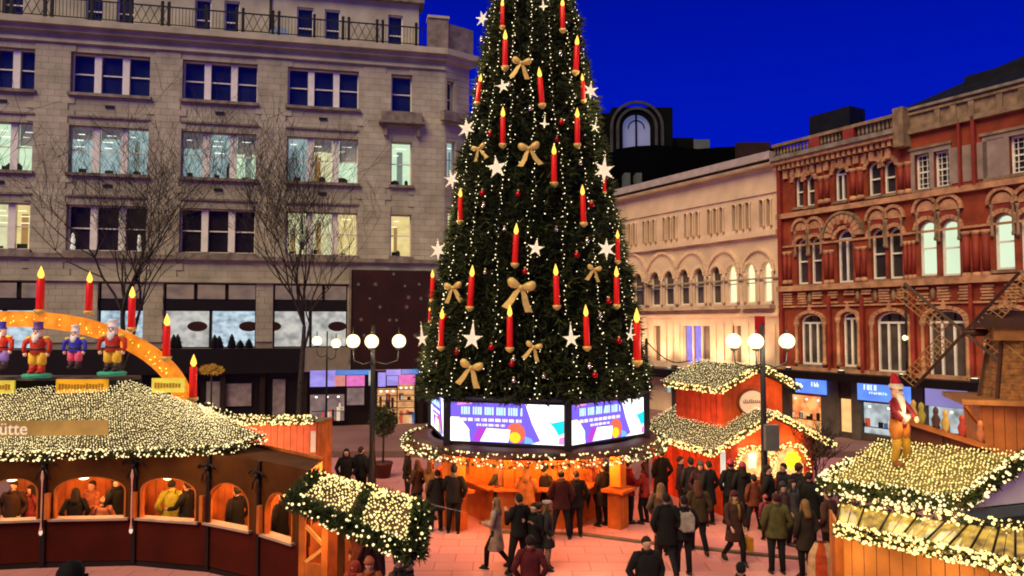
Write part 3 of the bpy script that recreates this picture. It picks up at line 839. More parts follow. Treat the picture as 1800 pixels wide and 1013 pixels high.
# dark roof and chimneys behind
rpart('roof', SLATE, lambda mm: mm.add([(.3, 1.2, zp1 - .3), (xr, 1.2, zp1 + .3), (xr, 6, zp1 + 3.9), (1.5, 6, zp1 + 1.6), (xr, 9, 6), (.3, 9, 6)], [(0, 1, 2, 3), (3, 2, 4, 5), (0, 3, 5)]))
ch0 = RF.hit(1432, 206, 4)[0]
rpart('chimney_stack', SLATE, lambda mm: mm.box(ch0, ch0 + 2.6, 3.5, 4.9, zp1 - 1, RF.hit(1450, 203, 4)[1]))
c1 = RF.hit(1705, 140, 4)[0]
rpart('roof_box', SLATE, lambda mm: mm.box(c1, c1 + 3.5, 3.5, 6, zp1 - 1, RF.hit(1705, 138, 4)[1]))
rpart('downpipe', IRON, lambda mm: mm.tube([(RX(1598, 520), -.3, zA0 - .4), (RX(1598, 520), -.3, zB0 - .3)], .05, 6))
# low dark wire canopy line over the shops
rpart('shop_canopy_edge', BLACKISH, lambda mm: mm.box(-1.0, xr, -1.0, -.001, zg - .38, zg - .002))
# shopfronts
zs = zg - .38
rpart('shopfront_wall', mat('grey_shop_stone', (.075, .052, .038), .7, .2, 1.5), lambda mm: mm.wall(0.02, xr, 0, zs - .01, .0, .6, [(RX(1388, 720), RX(1452, 720), .0, zs - .3), (RX(1478, 740), RX(1507, 740), .3, RZ(1490, 700)), (RX(1512, 720), RX(1618, 720), .35, zs - .15), (RX(1626, 720), RX(1720, 720), .35, zs - .15)]))
def rpanel(a, b, y0_, y1_, mt, name='shop_sign', yo=-.06): return panel(a, b, y0_, y1_, mt, name, yo, .05, RB, RF)
SHB = room('blue_shop_sign', (.10, .22, .95), (.16, .42, 1.0), 1.1, .9, 1.3); SHP = room('lilac_shop_sign', (.32, .26, .62), (.20, .18, .42), .8, .8, .8)
SHO = room('orange_shop_interior', (1.0, .52, .16), (.75, .08, .01), 1.0, 2.2, 2.0); SHW = room('shop_interior_white', (.62, .72, .74), (.12, .10, .10), .8, 2.4, 2.2)
PST = room('amber_poster', (1.0, .55, .20), (.75, .24, .07), 1.1, 1.2, 2.5)
rpanel(1398, 1452, 664, 692, SHB, 'shop_sign', -.3)
rpanel(1388, 1450, 696, 800, SHO, 'shop_window', .25)
rpanel(1480, 1504, 702, 815, PST, 'backlit_poster', .05)
s1 = rpanel(1507, 1600, 671, 707, SHB, 'shop_sign', -.3)
rpanel(1602, 1622, 671, 712, BLUEGLASS, 'shop_sign', -.28)
rpanel(1626, 1700, 673, 716, SHP, 'shop_sign', -.3)
rpanel(1512, 1618, 712, 820, SHW, 'shop_window', .3)
rpanel(1628, 1725, 718, 830, SHW, 'shop_window', .3)
STR = glow('sign_lettering', (.75, .88, 1.0), 1.3, False)
def strokes(px0, px1, py0, py1, n, yo, par=RB, fr=RF, mt=STR):
    mm = MB()
    for k in range(n):
        a = px0 + (px1 - px0) * (k + .1) / n; b = px0 + (px1 - px0) * (k + .72) / n; a = fr.hit(a, py0, yo)[0]; b = fr.hit(b, py0, yo)[0]
        z1 = fr.hit((px0 + px1) / 2, py0, yo)[1]; z0 = fr.hit((px0 + px1) / 2, py1, yo)[1]; h = z1 - z0; t = h * .17; kk = rng.integers(0, 5)
        mm.box(a, a + t, yo - .03, yo, z0, z1)
        if kk in (0, 2, 3): mm.box(b - t, b, yo - .03, yo, z0, z1 - (h * .4 if kk == 3 else 0))
        if kk in (0, 1, 4): mm.box(a + t, b - t, yo - .03, yo, z1 - t, z1)
        if kk in (1, 2, 3): mm.box(a + t, b - t, yo - .03, yo, (z0 + z1) / 2 - t / 2, (z0 + z1) / 2 + t / 2)
        if kk in (0, 4): mm.box(a + t, b - t, yo - .03, yo, z0, z0 + t)
    return mm.build('lettering', mt, par, kind='stuff')
strokes(1518, 1542, 677, 686, 4, -.31); strokes(1574, 1590, 694, 701, 4, -.31); strokes(1528, 1560, 690, 694, 8, -.31); strokes(1426, 1440, 672, 680, 3, -.31)
for px in (1455, 1470, 1509, 1622): rpart('shop_pilaster', mat('grey_pilaster', (.11, .085, .065), .65, .15, 2), lambda mm: mm.box(RX(px, 720) - .28, RX(px, 720) + .22, -.16, -.001, 0, zs - .02))
# small red hanging banner and wall lamp
rpart('red_banner', mat('red_cloth', (.45, .01, .015), .7, .1, 4), lambda mm: mm.box(RX(1360, 570) - .35, RX(1360, 570) + .3, -1.1, -1.04, RZ(1362, 588), RZ(1362, 556)))
wl_ = rpart('wall_lamp', GLOBE, lambda mm: mm.ball((RX(1598, 594), -.3, RZ(1598, 594)), .13, 8, 6))

# ------------------------------------------------------------------ cream building
xc0 = RX(1060, 400)
cz1 = RZ(1340, 296); 
def cpart(name, mt, f): mm = MB(); f(mm); return mm.build(name, mt, CB)
zsc = RZ(1300, 417); zn1 = RZ(1335, 352); zn0 = RZ(1335, 400)
holc = []; nar = []
xx = xc0 + .3; k = 0
while xx < -.5:
    if k % 4 != 3: nar.append((xx, xx + .26, zn0, zn1)); xx += .50
    else: xx += .5
    k += 1
ag = []
def cz(px, py): return RZ(px, py)
zw0, zw1 = cz(1332, 532), cz(1332, 462)
for pc, hw in ((1110, 11), (1163, 12), (1215, 13), (1272, 14), (1333, 15)):
    for sg in (-1, 1):
        a, b = RX(pc + sg * hw - 8, 500), RX(pc + sg * hw + 8, 500)
        ag.append((a, b, zw0, zw1, pc, sg))
low = []
zl0, zl1 = cz(1240, 640), cz(1240, 573)
for pa, pb in ((1095, 1112), (1148, 1160), (1200, 1247), (1290, 1302), (1330, 1344)): low.append((RX(pa, 600), RX(pb, 600), zl0, zl1))
m = MB(); m.wall(xc0, 0, cz(1300, 655), cz1, .05, .55, nar + [q[:4] for q in ag] + low); m.box(xc0, 0, .9, 1.2, 0, cz1 - .1)
for a, b, z0, z1, pc, sg in ag:
    r = (b - a) / 2; m.spandrel((a + b) / 2, z1 - r * 1.3, r, z1, .052, .55, 1.3)
m.build('wall', CREAM, CB)
for a, b, z0, z1 in nar: cpart('window', mat('dark_mauve_glass', (.34, .235, .18), .5, .2, 1), lambda mm: mm.box(a, b, .3, .33, z0, z1))
for a, b, z0, z1 in nar: cpart('colonnette', CREAM, lambda mm: mm.lathe([(.09, 0), (.05, .12), (.05, z1 - z0 - .15), (.09, z1 - z0)], (b + .11, -.02, z0), 8))
YW = room('lit_cream_window', (1.0, .90, .50), (.85, .62, .28), 1.1, 1, 1)
for a, b, z0, z1, pc, sg in ag:
    lit = pc == 1333 or (pc == 1272 and sg == 1)
    r = (b - a) / 2
    mm = MB(); mm.box(a, a + .07, .2, .28, z0, z1 - r); mm.box(b - .07, b, .2, .28, z0, z1 - r); mm.box(a + .07, b - .07, .2, .28, z0, z0 + .08); mm.box(a + .07, b - .07, .2, .26, (z0 + z1) / 2 - .03, (z0 + z1) / 2 + .03)
    fo = mm.build('window', WHITE, CB)
    mm = MB(); mm.box(a, b, .32, .33, z0, z1); mm.build('pane', YW if lit else mat('dark_amber_glass', (.12, .08, .06), .1, .2, 1), fo)
    cpart('arch', CREAM, lambda mm: mm.arcring((a + b) / 2, z1 - r * 1.3, r + .02, r + .14, -.06, .05, 0, 180, 9, .8, 1.3))
for pc in (1110, 1163, 1215, 1272, 1333):
    c = RX(pc, 500); wd = RX(pc + 28, 500) - RX(pc - 28, 500)
    cpart('hood_arch', CREAM, lambda mm: mm.arcring(c, zw1 - .55, wd / 2 - .06, wd / 2 + .06, -.12, .05, 0, 180, 14, .3, 1.15))
    cpart('balcony_ledge', CREAM_D, lambda mm: (mm.box(c - wd / 2, c + wd / 2, -.45, .05, zw0 - .34, zw0 - .14)))
    for sg in (-1, 0, 1): cpart('column', CREAM, lambda mm: mm.lathe([(.1, 0), (.06, .15), (.06, zw1 - zw0 - .75), (.12, zw1 - zw0 - .55)], (c + sg * wd * .44, .0, zw0), 8))
mm = MB(); 
for a, b, z0, z1 in low:
    v = abs(a - RX(1200, 600)) < .05
    n = 3 if v else 1
    mm = MB()
    for k in range(n + 1): mm.box(a + (b - a) * k / n - (.06 if k else 0), a + (b - a) * k / n + (.06 if k < n else 0), .15, .25, z0, z1)
    fo = mm.build('window', CREAM, CB)
    for k in range(n):
        p = MB(); p.box(a + (b - a) * k / n + .06, a + (b - a) * (k + 1) / n - .06, .3, .32, z0, z1); p.build('pane', room('violet_room', (.36, .28, .95), (.20, .12, .62), .9, 2, 2) if v and k < 2 else mat('dull_pane', (.22, .15, .11), .3, .2, 1), fo)
for k in range(26):
    xx = xc0 + .4 + k * .62
    if xx < -.3 and not any(a - .1 < xx < b + .1 for a, b, _, _ in low): cpart('pilaster_strip', CREAM, lambda mm: mm.box(xx - .05, xx + .05, -.05, .049, zl0 + .05, zl1 + .1))
cpart('string_course', CREAM, lambda mm: mm.box(xc0, -.01, -.22, .05, zsc - .12, zsc + .16))
cpart('string_course', CREAM, lambda mm: mm.box(xc0, -.01, -.14, .05, zw0 - .75, zw0 - .6))
cpart('string_course', CREAM_D, lambda mm: mm.box(xc0, -.01, -.06, .05, zw1 - .95, zw1 - .86))
cpart('frieze', CREAM, lambda mm: mm.box(xc0, -.01, -.03, .05, zn1 + .3, cz1 - .01))
cpart('cornice', CREAM_D, lambda mm: mm.box(xc0 - .3, -.01, -.5, .3, cz1, cz1 + .14))
cpart('gutter_parapet', mat('pale_pinkish_parapet', (.42, .34, .33), .8, .1, 2), lambda mm: mm.box(xc0 - .3, -.01, -.62, .5, cz1 + .30, cz1 + .72))
cpart('eaves_painted_shadow', SLATE, lambda mm: mm.box(xc0 - .2, -.01, -.3, .5, cz1 + .142, cz1 + .298))  # solid strip coloured near black for the shade under the parapet
cpart('roof', SLATE, lambda mm: mm.add([(xc0 - .3, .5, cz1 + .4), (-.01, .5, cz1 + .4), (-.01, 5, cz1 + 1.8), (xc0 - .3, 5, cz1 + 1.8), (-.01, 9, 3), (xc0 - .3, 9, 3)], [(0, 1, 2, 3), (3, 2, 4, 5)]))
cpart('end_wall', CREAM, lambda mm: mm.box(xc0 - .4, xc0, .0, 8, 0, cz1 + .3))
cpart('shop_canopy_edge', BLACKISH, lambda mm: mm.box(xc0, -1.01, -.9, .04, cz(1150, 660), cz(1150, 646)))
cpart('ground_storey_wall', CREAM, lambda mm: mm.wall(xc0, 0, 0, cz(1300, 655) - .002, .1, .6, [(RX(1166, 720), RX(1177, 720), 1.2, 3.2)]))
cpart('shop_window', room('cool_slit', (.5, .7, .75), (.1, .15, .16), .8, 2, 1), lambda mm: mm.box(RX(1166, 720), RX(1177, 720), .4, .43, 1.2, 3.2))
cpart('doorway_shade_panel', mat('painted_doorway_shade', (.05, .035, .03), .8, .1, 2), lambda mm: mm.box(RX(1180, 760), RX(1192, 760), .05, .099, 0, 3.0))  # flat dark panel painting a doorway's shade, the wall is not recessed
for px, py in ((1112, 497),):      # bracket lamp arm
    p = RF.hit(px, py, -1.0); q = RF.hit(px, py + 40, -.02)
    cpart('bracket_arm', IRON, lambda mm: (mm.tube([(p[0], -.1, q[1]), (p[0], -.1, p[1]), (p[0] + .9, -.3, p[1] - .2)], .04, 6), mm.ball((p[0] + .9, -.3, p[1] - .25), (.3, .15, .08), 8, 5)))

# ------------------------------------------------------------------ far dark buildings
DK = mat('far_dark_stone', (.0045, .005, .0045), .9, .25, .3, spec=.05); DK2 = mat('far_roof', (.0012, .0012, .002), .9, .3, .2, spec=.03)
FY = 95
def fpt(px, py, Y=FY): return at(px, py, Y)
FB = thing('distant_hall', 'distant dark hall with a tall arched window high above the rooftops', 'building', (fpt(1120, 300).x, FY, 0), 0)
ox = FB.location.x
def fx(px, Y=FY): return (px - 900) / F * Y / 1.0 * (1 / CP) * CP - ox
def fz(py, Y=FY): return at(1120, py, Y).z
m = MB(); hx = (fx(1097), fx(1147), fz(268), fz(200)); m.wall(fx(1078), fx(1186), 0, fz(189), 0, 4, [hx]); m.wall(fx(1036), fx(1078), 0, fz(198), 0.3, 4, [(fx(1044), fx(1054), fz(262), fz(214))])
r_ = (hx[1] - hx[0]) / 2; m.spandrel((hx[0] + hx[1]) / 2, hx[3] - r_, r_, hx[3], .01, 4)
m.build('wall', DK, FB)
m = MB(); m.box(hx[0] - .1, hx[1] + .1, .6, .8, hx[2] - 1, hx[3] + .1); m.build('arched_window', mat('grey_blue_pane', (.16, .17, .24), .4, .1, .5, emit=(.25, .28, .55), estr=.3), FB)
m = MB(); m.box(fx(1044), fx(1054), .6, .8, fz(262), fz(214)); m.build('window', mat('blue_pane', (.05, .08, .3), .4, .1, .5, emit=(.1, .2, .8), estr=.25), FB)
for q in (.5, 1.3):
    m = MB(); m.arcring((hx[0] + hx[1]) / 2, hx[3] - r_, r_ + q, r_ + q + .35, -.25, 0, 0, 180, 16); m.box(hx[0] - q - .35, hx[0] - q, -.25, 0, fz(268), hx[3] - r_); m.box(hx[1] + q, hx[1] + q + .35, -.25, 0, fz(268), hx[3] - r_); m.build('arch', mat('far_trim', (.05, .05, .05), .9, .2, 1), FB)
m = MB(); m.box((hx[0] + hx[1]) / 2 - .12, (hx[0] + hx[1]) / 2 + .12, .45, .6, fz(268), hx[3]); m.arcring((hx[0] + hx[1]) / 2, hx[3] - r_, r_ * .55, r_ * .62, .45, .6); m.build('glazing_bar', DK, FB)
m = MB(); m.box(fx(1186), fx(1226), 1, 5, 0, fz(239)); m.build('side_block', DK, FB)
m = MB(); m.box(fx(1226), fx(1255), 1, 5, 0, fz(242)); m.build('plant_room', mat('far_grey_green', (.10, .12, .11), .9, .1, 1), FB)
FR = thing('dark_rooftops', 'dark slate rooftops rising behind the cream building', 'building', (fpt(1220, 300, 66).x, 66, 0), 0)
ox2 = FR.location.x
def gx(px): return (px - 900) / F * 66 - ox2
def gz_(py): return at(1220, py, 66).z
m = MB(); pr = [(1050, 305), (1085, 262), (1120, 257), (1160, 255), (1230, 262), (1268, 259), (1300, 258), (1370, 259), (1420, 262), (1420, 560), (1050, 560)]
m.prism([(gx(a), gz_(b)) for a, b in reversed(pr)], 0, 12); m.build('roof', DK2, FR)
m = MB(); m.box(gx(1296), gx(1352), -1, 2, gz_(330), gz_(255)); m.build('chimney_stack', mat('far_brick', (.03, .012, .01), .9, .2, 1), FR)
for px in (1100, 1120):
    m = MB(); m.box(gx(px - 5), gx(px + 5), -1.5, -.01, gz_(345), gz_(310)); m.build('dormer', mat('far_grey_green', (.1, .12, .11)), FR)

# floodlights added along the canopy: inferred from the cream wash, extra on the red
FIT = mat('floodlight_case', (.03, .03, .03), .4, 0); LENS = glow('floodlight_lens', (1, .78, .48), 3, False)
def flood(par, xx, zz, e, col):
    mm = MB(); mm.box(xx - .14, xx + .14, -.95, -.78, zz, zz + .16); f_ = mm.build('floodlight', FIT, par)
    mm = MB(); mm.box(xx - .11, xx + .11, -.93, -.80, zz + .161, zz + .17); mm.build('lens', LENS, f_)
    ld = bpy.data.lights.new('flood_beam', 'SPOT'); ld.energy = e; ld.color = col; ld.spot_size = R(125); ld.spot_blend = .8; ld.shadow_soft_size = .12
    o = bpy.data.objects.new('flood_beam', ld); link(o, par); o.location = (xx, -1.25, zz + .25); o.rotation_euler = (R(180 - 22), 0, 0)
for k in range(6): flood(CB, xc0 + 1.2 + k * 2.5, cz(1150, 646) + .0, 380, (1, .68, .42))
for k in range(6): flood(RB, 1.2 + k * 3.1, zg, 48, (1, .62, .34))

# goods, lamps and shelves seen in the shop windows
GD = [mat('shop_goods_%d' % k, c, .6, .1, 6, emit=c, estr=e) for k, (c, e) in enumerate((((.05, .03, .03), 0), ((.5, .08, .04), .5), ((.7, .6, .45), .5), ((.05, .12, .3), .4), ((.02, .02, .02), 0)))]
SPT = glow('shop_spot', (1, .95, .8), 2.2, False)
def goods(par, fr, px0, px1, py0, py1, yo, n, sh, seed):
    rs4 = np.random.default_rng(seed)
    a, b = fr.hit(px0, 720, yo)[0], fr.hit(px1, 720, yo)[0]; z0 = fr.hit((px0 + px1) / 2, py1, yo)[1]; z1 = fr.hit((px0 + px1) / 2, py0, yo)[1]
    for k in range(sh):
        zz = z0 + (z1 - z0) * (k + .6) / (sh + .6); mm = MB(); mm.box(a + .05, b - .05, yo - .07, yo - .01, zz - .02, zz + .02); mm.build('shelf', GD[0], par)
    for k in range(n):
        xx = a + (b - a) * rs4.uniform(.04, .9); lv = rs4.integers(0, sh + 1); zb = z0 if lv == 0 else z0 + (z1 - z0) * (lv - .4) / (sh + .6) + .02; h = rs4.uniform(.15, .5) * (1.6 if lv == 0 else .8)
        mm = MB(); mm.box(xx, xx + rs4.uniform(.08, .3), yo - .06, yo - .012, zb, min(zb + h, z1)); mm.build('shop_goods', GD[rs4.integers(0, 5)], par)
    for k in range(3): 
        xx = a + (b - a) * (k + .5) / 3; mm = MB(); mm.ball((xx, yo - .05, z1 - .12), (.07, .03, .05), 8, 5); mm.build('spot_lamp', SPT, par)
goods(RB, RF, 1390, 1450, 698, 800, .25, 16, 2, 1); goods(RB, RF, 1514, 1616, 714, 820, .3, 22, 2, 2); goods(RB, RF, 1630, 1720, 720, 830, .3, 20, 2, 3)
goods(LB, LF, 546, 604, 694, 740, .2, 10, 1, 4); goods(LB, LF, 664, 696, 684, 716, .2, 6, 1, 5); goods(LB, LF, 700, 727, 678, 744, .2, 8, 2, 6)
# ================================================================== bare winter trees
def bare_tree(px, base_px, Y, height, seed, label, lean=0.0, spread=1.0, rad=.16, forks=2):
    r = random.Random(seed)
    base = at(px, base_px, Y); base.z = 0
    T = thing('bare_tree', label, 'tree', base)
    trunk, br, tw = MB(), MB(), MB()
    def grow(p, d, L, rd, lv, mb):
        n = 5; pts = [p]; dd = d.copy(); rads = [rd]
        for i in range(n):
            dd = (dd + Vector((r.uniform(-1, 1), r.uniform(-1, 1), r.uniform(-.3, .6))) * (.24 if lv else .06)).normalized()
            pts.append(pts[-1] + dd * L / n); rads.append(rd * (1 - .55 * (i + 1) / n))
        (trunk if lv == 0 else br if lv < 3 else tw).tube(pts, [max(q, .007) for q in rads], 8 if lv == 0 else 5 if lv < 3 else 3, cap=False)
        if lv >= 5: return
        nb = [6, 5, 4, 3, 3][lv]
        for k in range(nb):
            i = r.randint(2, n) if lv else r.choice((3, 4, 5, 5, 5))
            q = pts[i]; ax = Vector((r.uniform(-1, 1), r.uniform(-1, 1), r.uniform(-.2, .5)))
            nd = (dd * (.9 if lv < 2 else .7) + ax.normalized() * r.uniform(.5, .95) * spread + Vector((0, 0, .25))).normalized()
            grow(q, nd, L * r.uniform(.55, .82), rads[i] * .68, lv + 1, mb)
    grow(Vector((0, 0, 0)), Vector((lean, 0, 1)).normalized(), height * .42, rad, 0, trunk)
    trunk.build('trunk', BARK, T); br.build('branches', BARK, T, kind='stuff'); tw.build('twigs', BARK, T, kind='stuff')
    return T
bare_tree(522, 720, 30, 13.2, 5, 'bare leafless tree with a forked dark trunk next to the maroon hoarding', 0, .92, .17)
bare_tree(218, 720, 31, 14.5, 11, 'bare spreading leafless tree behind the arch of candles', .0, 1.15, .19)
bare_tree(1436, 880, 23.2, 2.6, 4, 'small leafless shrub beside the grey shop pillar', 0, 1.3, .05)

# ================================================================== the Christmas tree on its kiosk
TX, TY = .66, 22.3
TZ0, TR, TZT = 3.68, 3.36, 21.6
def crad(z): return TR * max(0.02, (TZT - z) / (TZT - TZ0)) * (1.0 if z > 4.2 else 1.0)
CT = thing('christmas_tree', 'huge conical Christmas tree covered in strings of lights standing on the kiosk roof', 'Christmas tree', (TX, TY, TZ0))
def cone_pt(z, a, out=0.0):
    r = crad(z) + out
    return Vector((r * math.sin(a), -r * math.cos(a), z - TZ0))
# inner dark mass and trunk
m = MB(); m.lathe([(.35, 0), (.3, 8), (.05, TZT - TZ0)], n=10); m.build('trunk', BARK, CT)
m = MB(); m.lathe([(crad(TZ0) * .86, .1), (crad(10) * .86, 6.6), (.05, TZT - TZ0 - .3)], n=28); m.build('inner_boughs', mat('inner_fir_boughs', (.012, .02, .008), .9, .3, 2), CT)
# branch tiers give the outline its unevenness
N = 15000
zz = TZ0 + (TZT - TZ0) * (1 - np.sqrt(rng.uniform(0, 1, N))) ; zz = TZ0 - .1 + (zz - TZ0)
aa = rng.uniform(-math.pi, math.pi, N)
lump = .10 * np.sin(aa * 9 + zz * 1.7) * np.sin(zz * 3.1 + aa * 2) + .27 * ((zz * .95 + .35 * np.sin(aa * 5) + .3 * np.sin(aa * 11 + zz)) % 1.0) - .14
rr = TR * (TZT - zz) / (TZT - TZ0) + lump - np.abs(rng.normal(0, .13, N))
P = np.stack([rr * np.sin(aa), -rr * np.cos(aa), zz - TZ0], 1)
Nn = np.stack([np.sin(aa), -np.cos(aa), np.full(N, -.15)], 1)
sprigs('needles', P, Nn, .30, .030, FIR, CT, 7, .55)
FIR2 = mat('fir_needles_light', (.10, .11, .03), .7, .3, 2)
sel = rng.uniform(0, 1, N) < .28
sprigs('bough_tips', P[sel] * 1.012, Nn[sel], .22, .022, FIR2, CT, 4, .6)
# vertical strings of lights
strands = []
STRB = glow('string_bulb', (1.0, .80, .45), 2.6)
for k in range(19):
    a = -math.pi + 2 * math.pi * (k + .35) / 19
    pts = []
    z = TZ0 + .05
    while z < TZT - .6:
        aw = a + .035 * math.sin(z * 1.1 + k) + rng.normal(0, .006) * 3
        p = cone_pt(z, aw, .10 + rng.uniform(-.03, .06)); pts.append(p)
        z += rng.uniform(.085, .16)
    w_ = MB(); w_.tube(pts[::4], .008, 3, cap=False)
    so_ = w_.build('light_string', mat('string_wire', (.02, .03, .02), .6, 0), CT)
    bulbs('string_bulbs', pts, .015, STRB, so_)
# scattered extra lights giving the sides their sparkle
pts = []
for _ in range(800):
    z = TZ0 + (TZT - TZ0) * (1 - math.sqrt(rng.uniform(0, 1))); a = rng.uniform(-math.pi, math.pi)
    pts.append(cone_pt(z, a, rng.uniform(-.05, .12)))
bulbs('scattered_bulbs', pts, .014, STRB, CT)
# real glow of the strings near the top, where the tree is washed yellow
for z, a, e in ((16.5, -.6, 60), (15.8, .5, 60), (12.6, -1.1, 55), (12.2, .9, 45), (8.6, -1.2, 45), (8.4, 1.25, 40), (5.2, -1.3, 30), (5.2, 1.35, 30)):
    p = cone_pt(z, a, .75); lamp(CT, p, e * 1.7, (1, .78, .42), .3, 'string_glow')

def cone_hit(px, py, out=0.12):
    d = ray(px, py); c = Vector((0, 0, CAM_Z)); best = None
    prev = None
    for i in range(600):
        t = 15 + i * .02
        p = c + d * t
        q = math.hypot(p.x - TX, p.y - TY) - (crad(p.z) + out)
        if q < 0: return p
        if best is None or q < best[0]: best = (q, p)
    p = best[1]
    return p
# candles
cb = MB(); cb.lathe([(.075, .0), (.09, .03), (.085, .78), (.07, .80)], n=12); cbm = cb.mesh('wax_body', REDWAX)
cc = MB(); cc.lathe([(.03, -.12), (.12, -.05), (.135, .02), (.10, .0)], n=12); ccm = cc.mesh('cup', GOLD)
cf = MB(); cf.lathe([(.03, .80), (.072, .87), (.06, .95), (.02, 1.06), (.003, 1.11)], n=10); cfm = cf.mesh('flame', FLAME)
cand_n = 0
def candle(loc, label, group, h=1.0, tilt=0.0, wd=1.0):
    T = thing('candle', label, 'candle', loc, 0, group)
    T.scale = (h * wd, h * wd, h); T.rotation_euler = (0, tilt, 0)
    inst('wax_body', cbm, T); inst('cup', ccm, T); inst('flame', cfm, T)
    return T
TG = 'red electric candles on the Christmas tree'
CL = [  # px, flame tip y, base y, tilt, label
 (883, -4, 50, .0, 'red candle cut by the top edge, above another candle on the thin tree top'),
 (989, -6, 56, .0, 'red candle by the top edge on the far side of the thin tree top'),
 (888, 50, 122, .0, 'red candle directly below the one cut by the top edge'),
 (1012, 60, 130, .05, 'red candle high on the tree against the blue sky'),
 (953, 116, 188, -.08, 'red candle tilted slightly, alone in the dark upper middle of the tree'),
 (839, 128, 184, .12, 'leaning red candle on the tree edge close to the stone parapet'),
 (1026, 128, 180, -.05, 'red candle on the tree edge with a white star overlapping it'),
 (884, 186, 258, .0, 'red candle above the large white star of the upper tree'),
 (1015, 188, 258, .0, 'red candle just under the starred edge candle against the dark hall'),
 (974, 252, 326, .0, 'red candle alone on dark needles beneath the golden ribbon'),
 (809, 330, 392, .0, 'red candle on the tree edge beside the plain stone wall'),
 (1026, 324, 396, -.03, 'red candle above the star at the cream building side'),
 (1063, 300, 340, .0, 'red candle half hidden under a big star at the tree edge'),
 (905, 392, 468, .04, 'red candle right above the largest golden bow'),
 (1086, 404, 462, .0, 'red candle on the tree edge before the cream building colonnettes'),
 (979, 464, 542, -.03, 'red candle to the side of the largest golden bow'),
 (826, 466, 544, .06, 'leaning red candle next to the small golden bow near the hoarding'),
 (760, 474, 530, .0, 'red candle at the tree edge in front of the maroon hoarding'),
 (1084, 468, 540, .0, 'red candle on the tree edge in front of the cream arched windows'),
 (896, 536, 616, .0, 'red candle below the largest golden bow'),
 (1032, 536, 614, -.03, 'red candle next to the slender white star low on the tree'),
 (775, 542, 614, .03, 'red candle low on the tree above the shop signs'),
 (1120, 542, 640, .0, 'red candle lowest at the outer tree edge by the cream building'),
 (755, 540, 566, .0, 'short red candle behind another at the tree edge near the lamp globe'),
]
for px, t, b, tl, lb in CL:
    p = cone_hit(px, b, .2); Y = p.y
    h = (b - t) / F * Y
    p = p - Vector((0, 0, -.05 * h))
    candle(p, lb, TG, h / 1.16, tl, .88)
# stars
def star_mesh(n, r0, r1, th, long=1.0):
    mm = MB(); pts = []
    for k in range(2 * n):
        a = math.pi / 2 + math.pi * k / n; r = r0 if k % 2 == 0 else r1
        s = long if k == 0 else 1.0
        pts.append((r * math.cos(a), r * math.sin(a) * s))
    vs = [(x, 0, z) for x, z in pts] + [(0, -th, 0), (0, th, 0)]
    fs = []
    L = len(pts)
    for k in range(L): fs += [(k, (k + 1) % L, L), ((k + 1) % L, k, L + 1)]
    mm.add(vs, fs); return mm
stars = [
 (848, 33, 15, 6, 1.0, 'white star standing out from the tree against the blue sky'),
 (884, 152, 13, 5, 1.0, 'small white star beneath the candles of the upper tree'),
 (1038, 160, 17, 6, 1.0, 'white star overlapping a red candle at the sky edge of the tree'),
 (820, 226, 20, 6, 1.0, 'pale yellow star on the tree edge beside the stone corner windows'),
 (873, 295, 21, 5, 1.1, 'large white five pointed star on the upper tree'),
 (1062, 300, 24, 6, 1.3, 'big bright star at the tree edge above the cream building roof'),
 (794, 316, 18, 6, 1.0, 'pink white star poking from the tree edge over the stone wall'),
 (942, 437, 16, 5, 1.2, 'small white star right of the candle in the tree middle'),
 (1066, 438, 20, 6, 1.0, 'spiky white star on the tree edge beside the cream colonnettes'),
 (770, 440, 20, 6, 1.1, 'pale pink star at the tree edge just over the hoarding'),
 (742, 596, 15, 5, 2.2, 'tall narrow star seen edge on at the outer tree edge by the lamp'),
 (830, 596, 21, 5, 1.7, 'tall pointed white star above the lowest golden bow'),
 (1004, 596, 17, 5, 1.9, 'slender white star between two strings of lights low on the tree'),
 (1108, 590, 10, 5, 3.0, 'thin bright star edge on behind the outermost candle'),
 (957, 218, 8, 4, 2.0, 'tiny elongated star between the upper candles'),
 (955, 12, 8, 4, 2.2, 'elongated star at the top edge of the picture'),
 (1046, 224, 8, 5, 2.0, 'narrow pale star at the tree edge in front of the dark hall'),
]
for px, py, r, n, lg, lb in stars:
    p = cone_hit(px, py, .34); s = r * .9 / F * p.y
    T = thing('lit_star', lb, 'star', p, math.atan2(p.x - TX, -(p.y - TY)) * .5, 'lit stars hung on the Christmas tree'); T.rotation_euler[1] = rng.uniform(-.2, .2)
    mm = star_mesh(n, s, s * .42, s * .22, lg); mm.build('star_body', STAR, T)
    mm = MB(); mm.tube([(0, 0, 0), (0, .45, .12)], .012, 5); mm.build('bracket', IRON, T)
    q = []
    for k in range(n):
        a = math.pi / 2 + 2 * math.pi * k / n
        for f_ in (.45, .75, 1.0): q.append((s * f_ * math.cos(a), -s * .2 * (1 - f_) - .02, s * f_ * math.sin(a) * (lg if k == 0 else 1)))
    bulbs('star_bulbs', q, .014, WARM2, T)
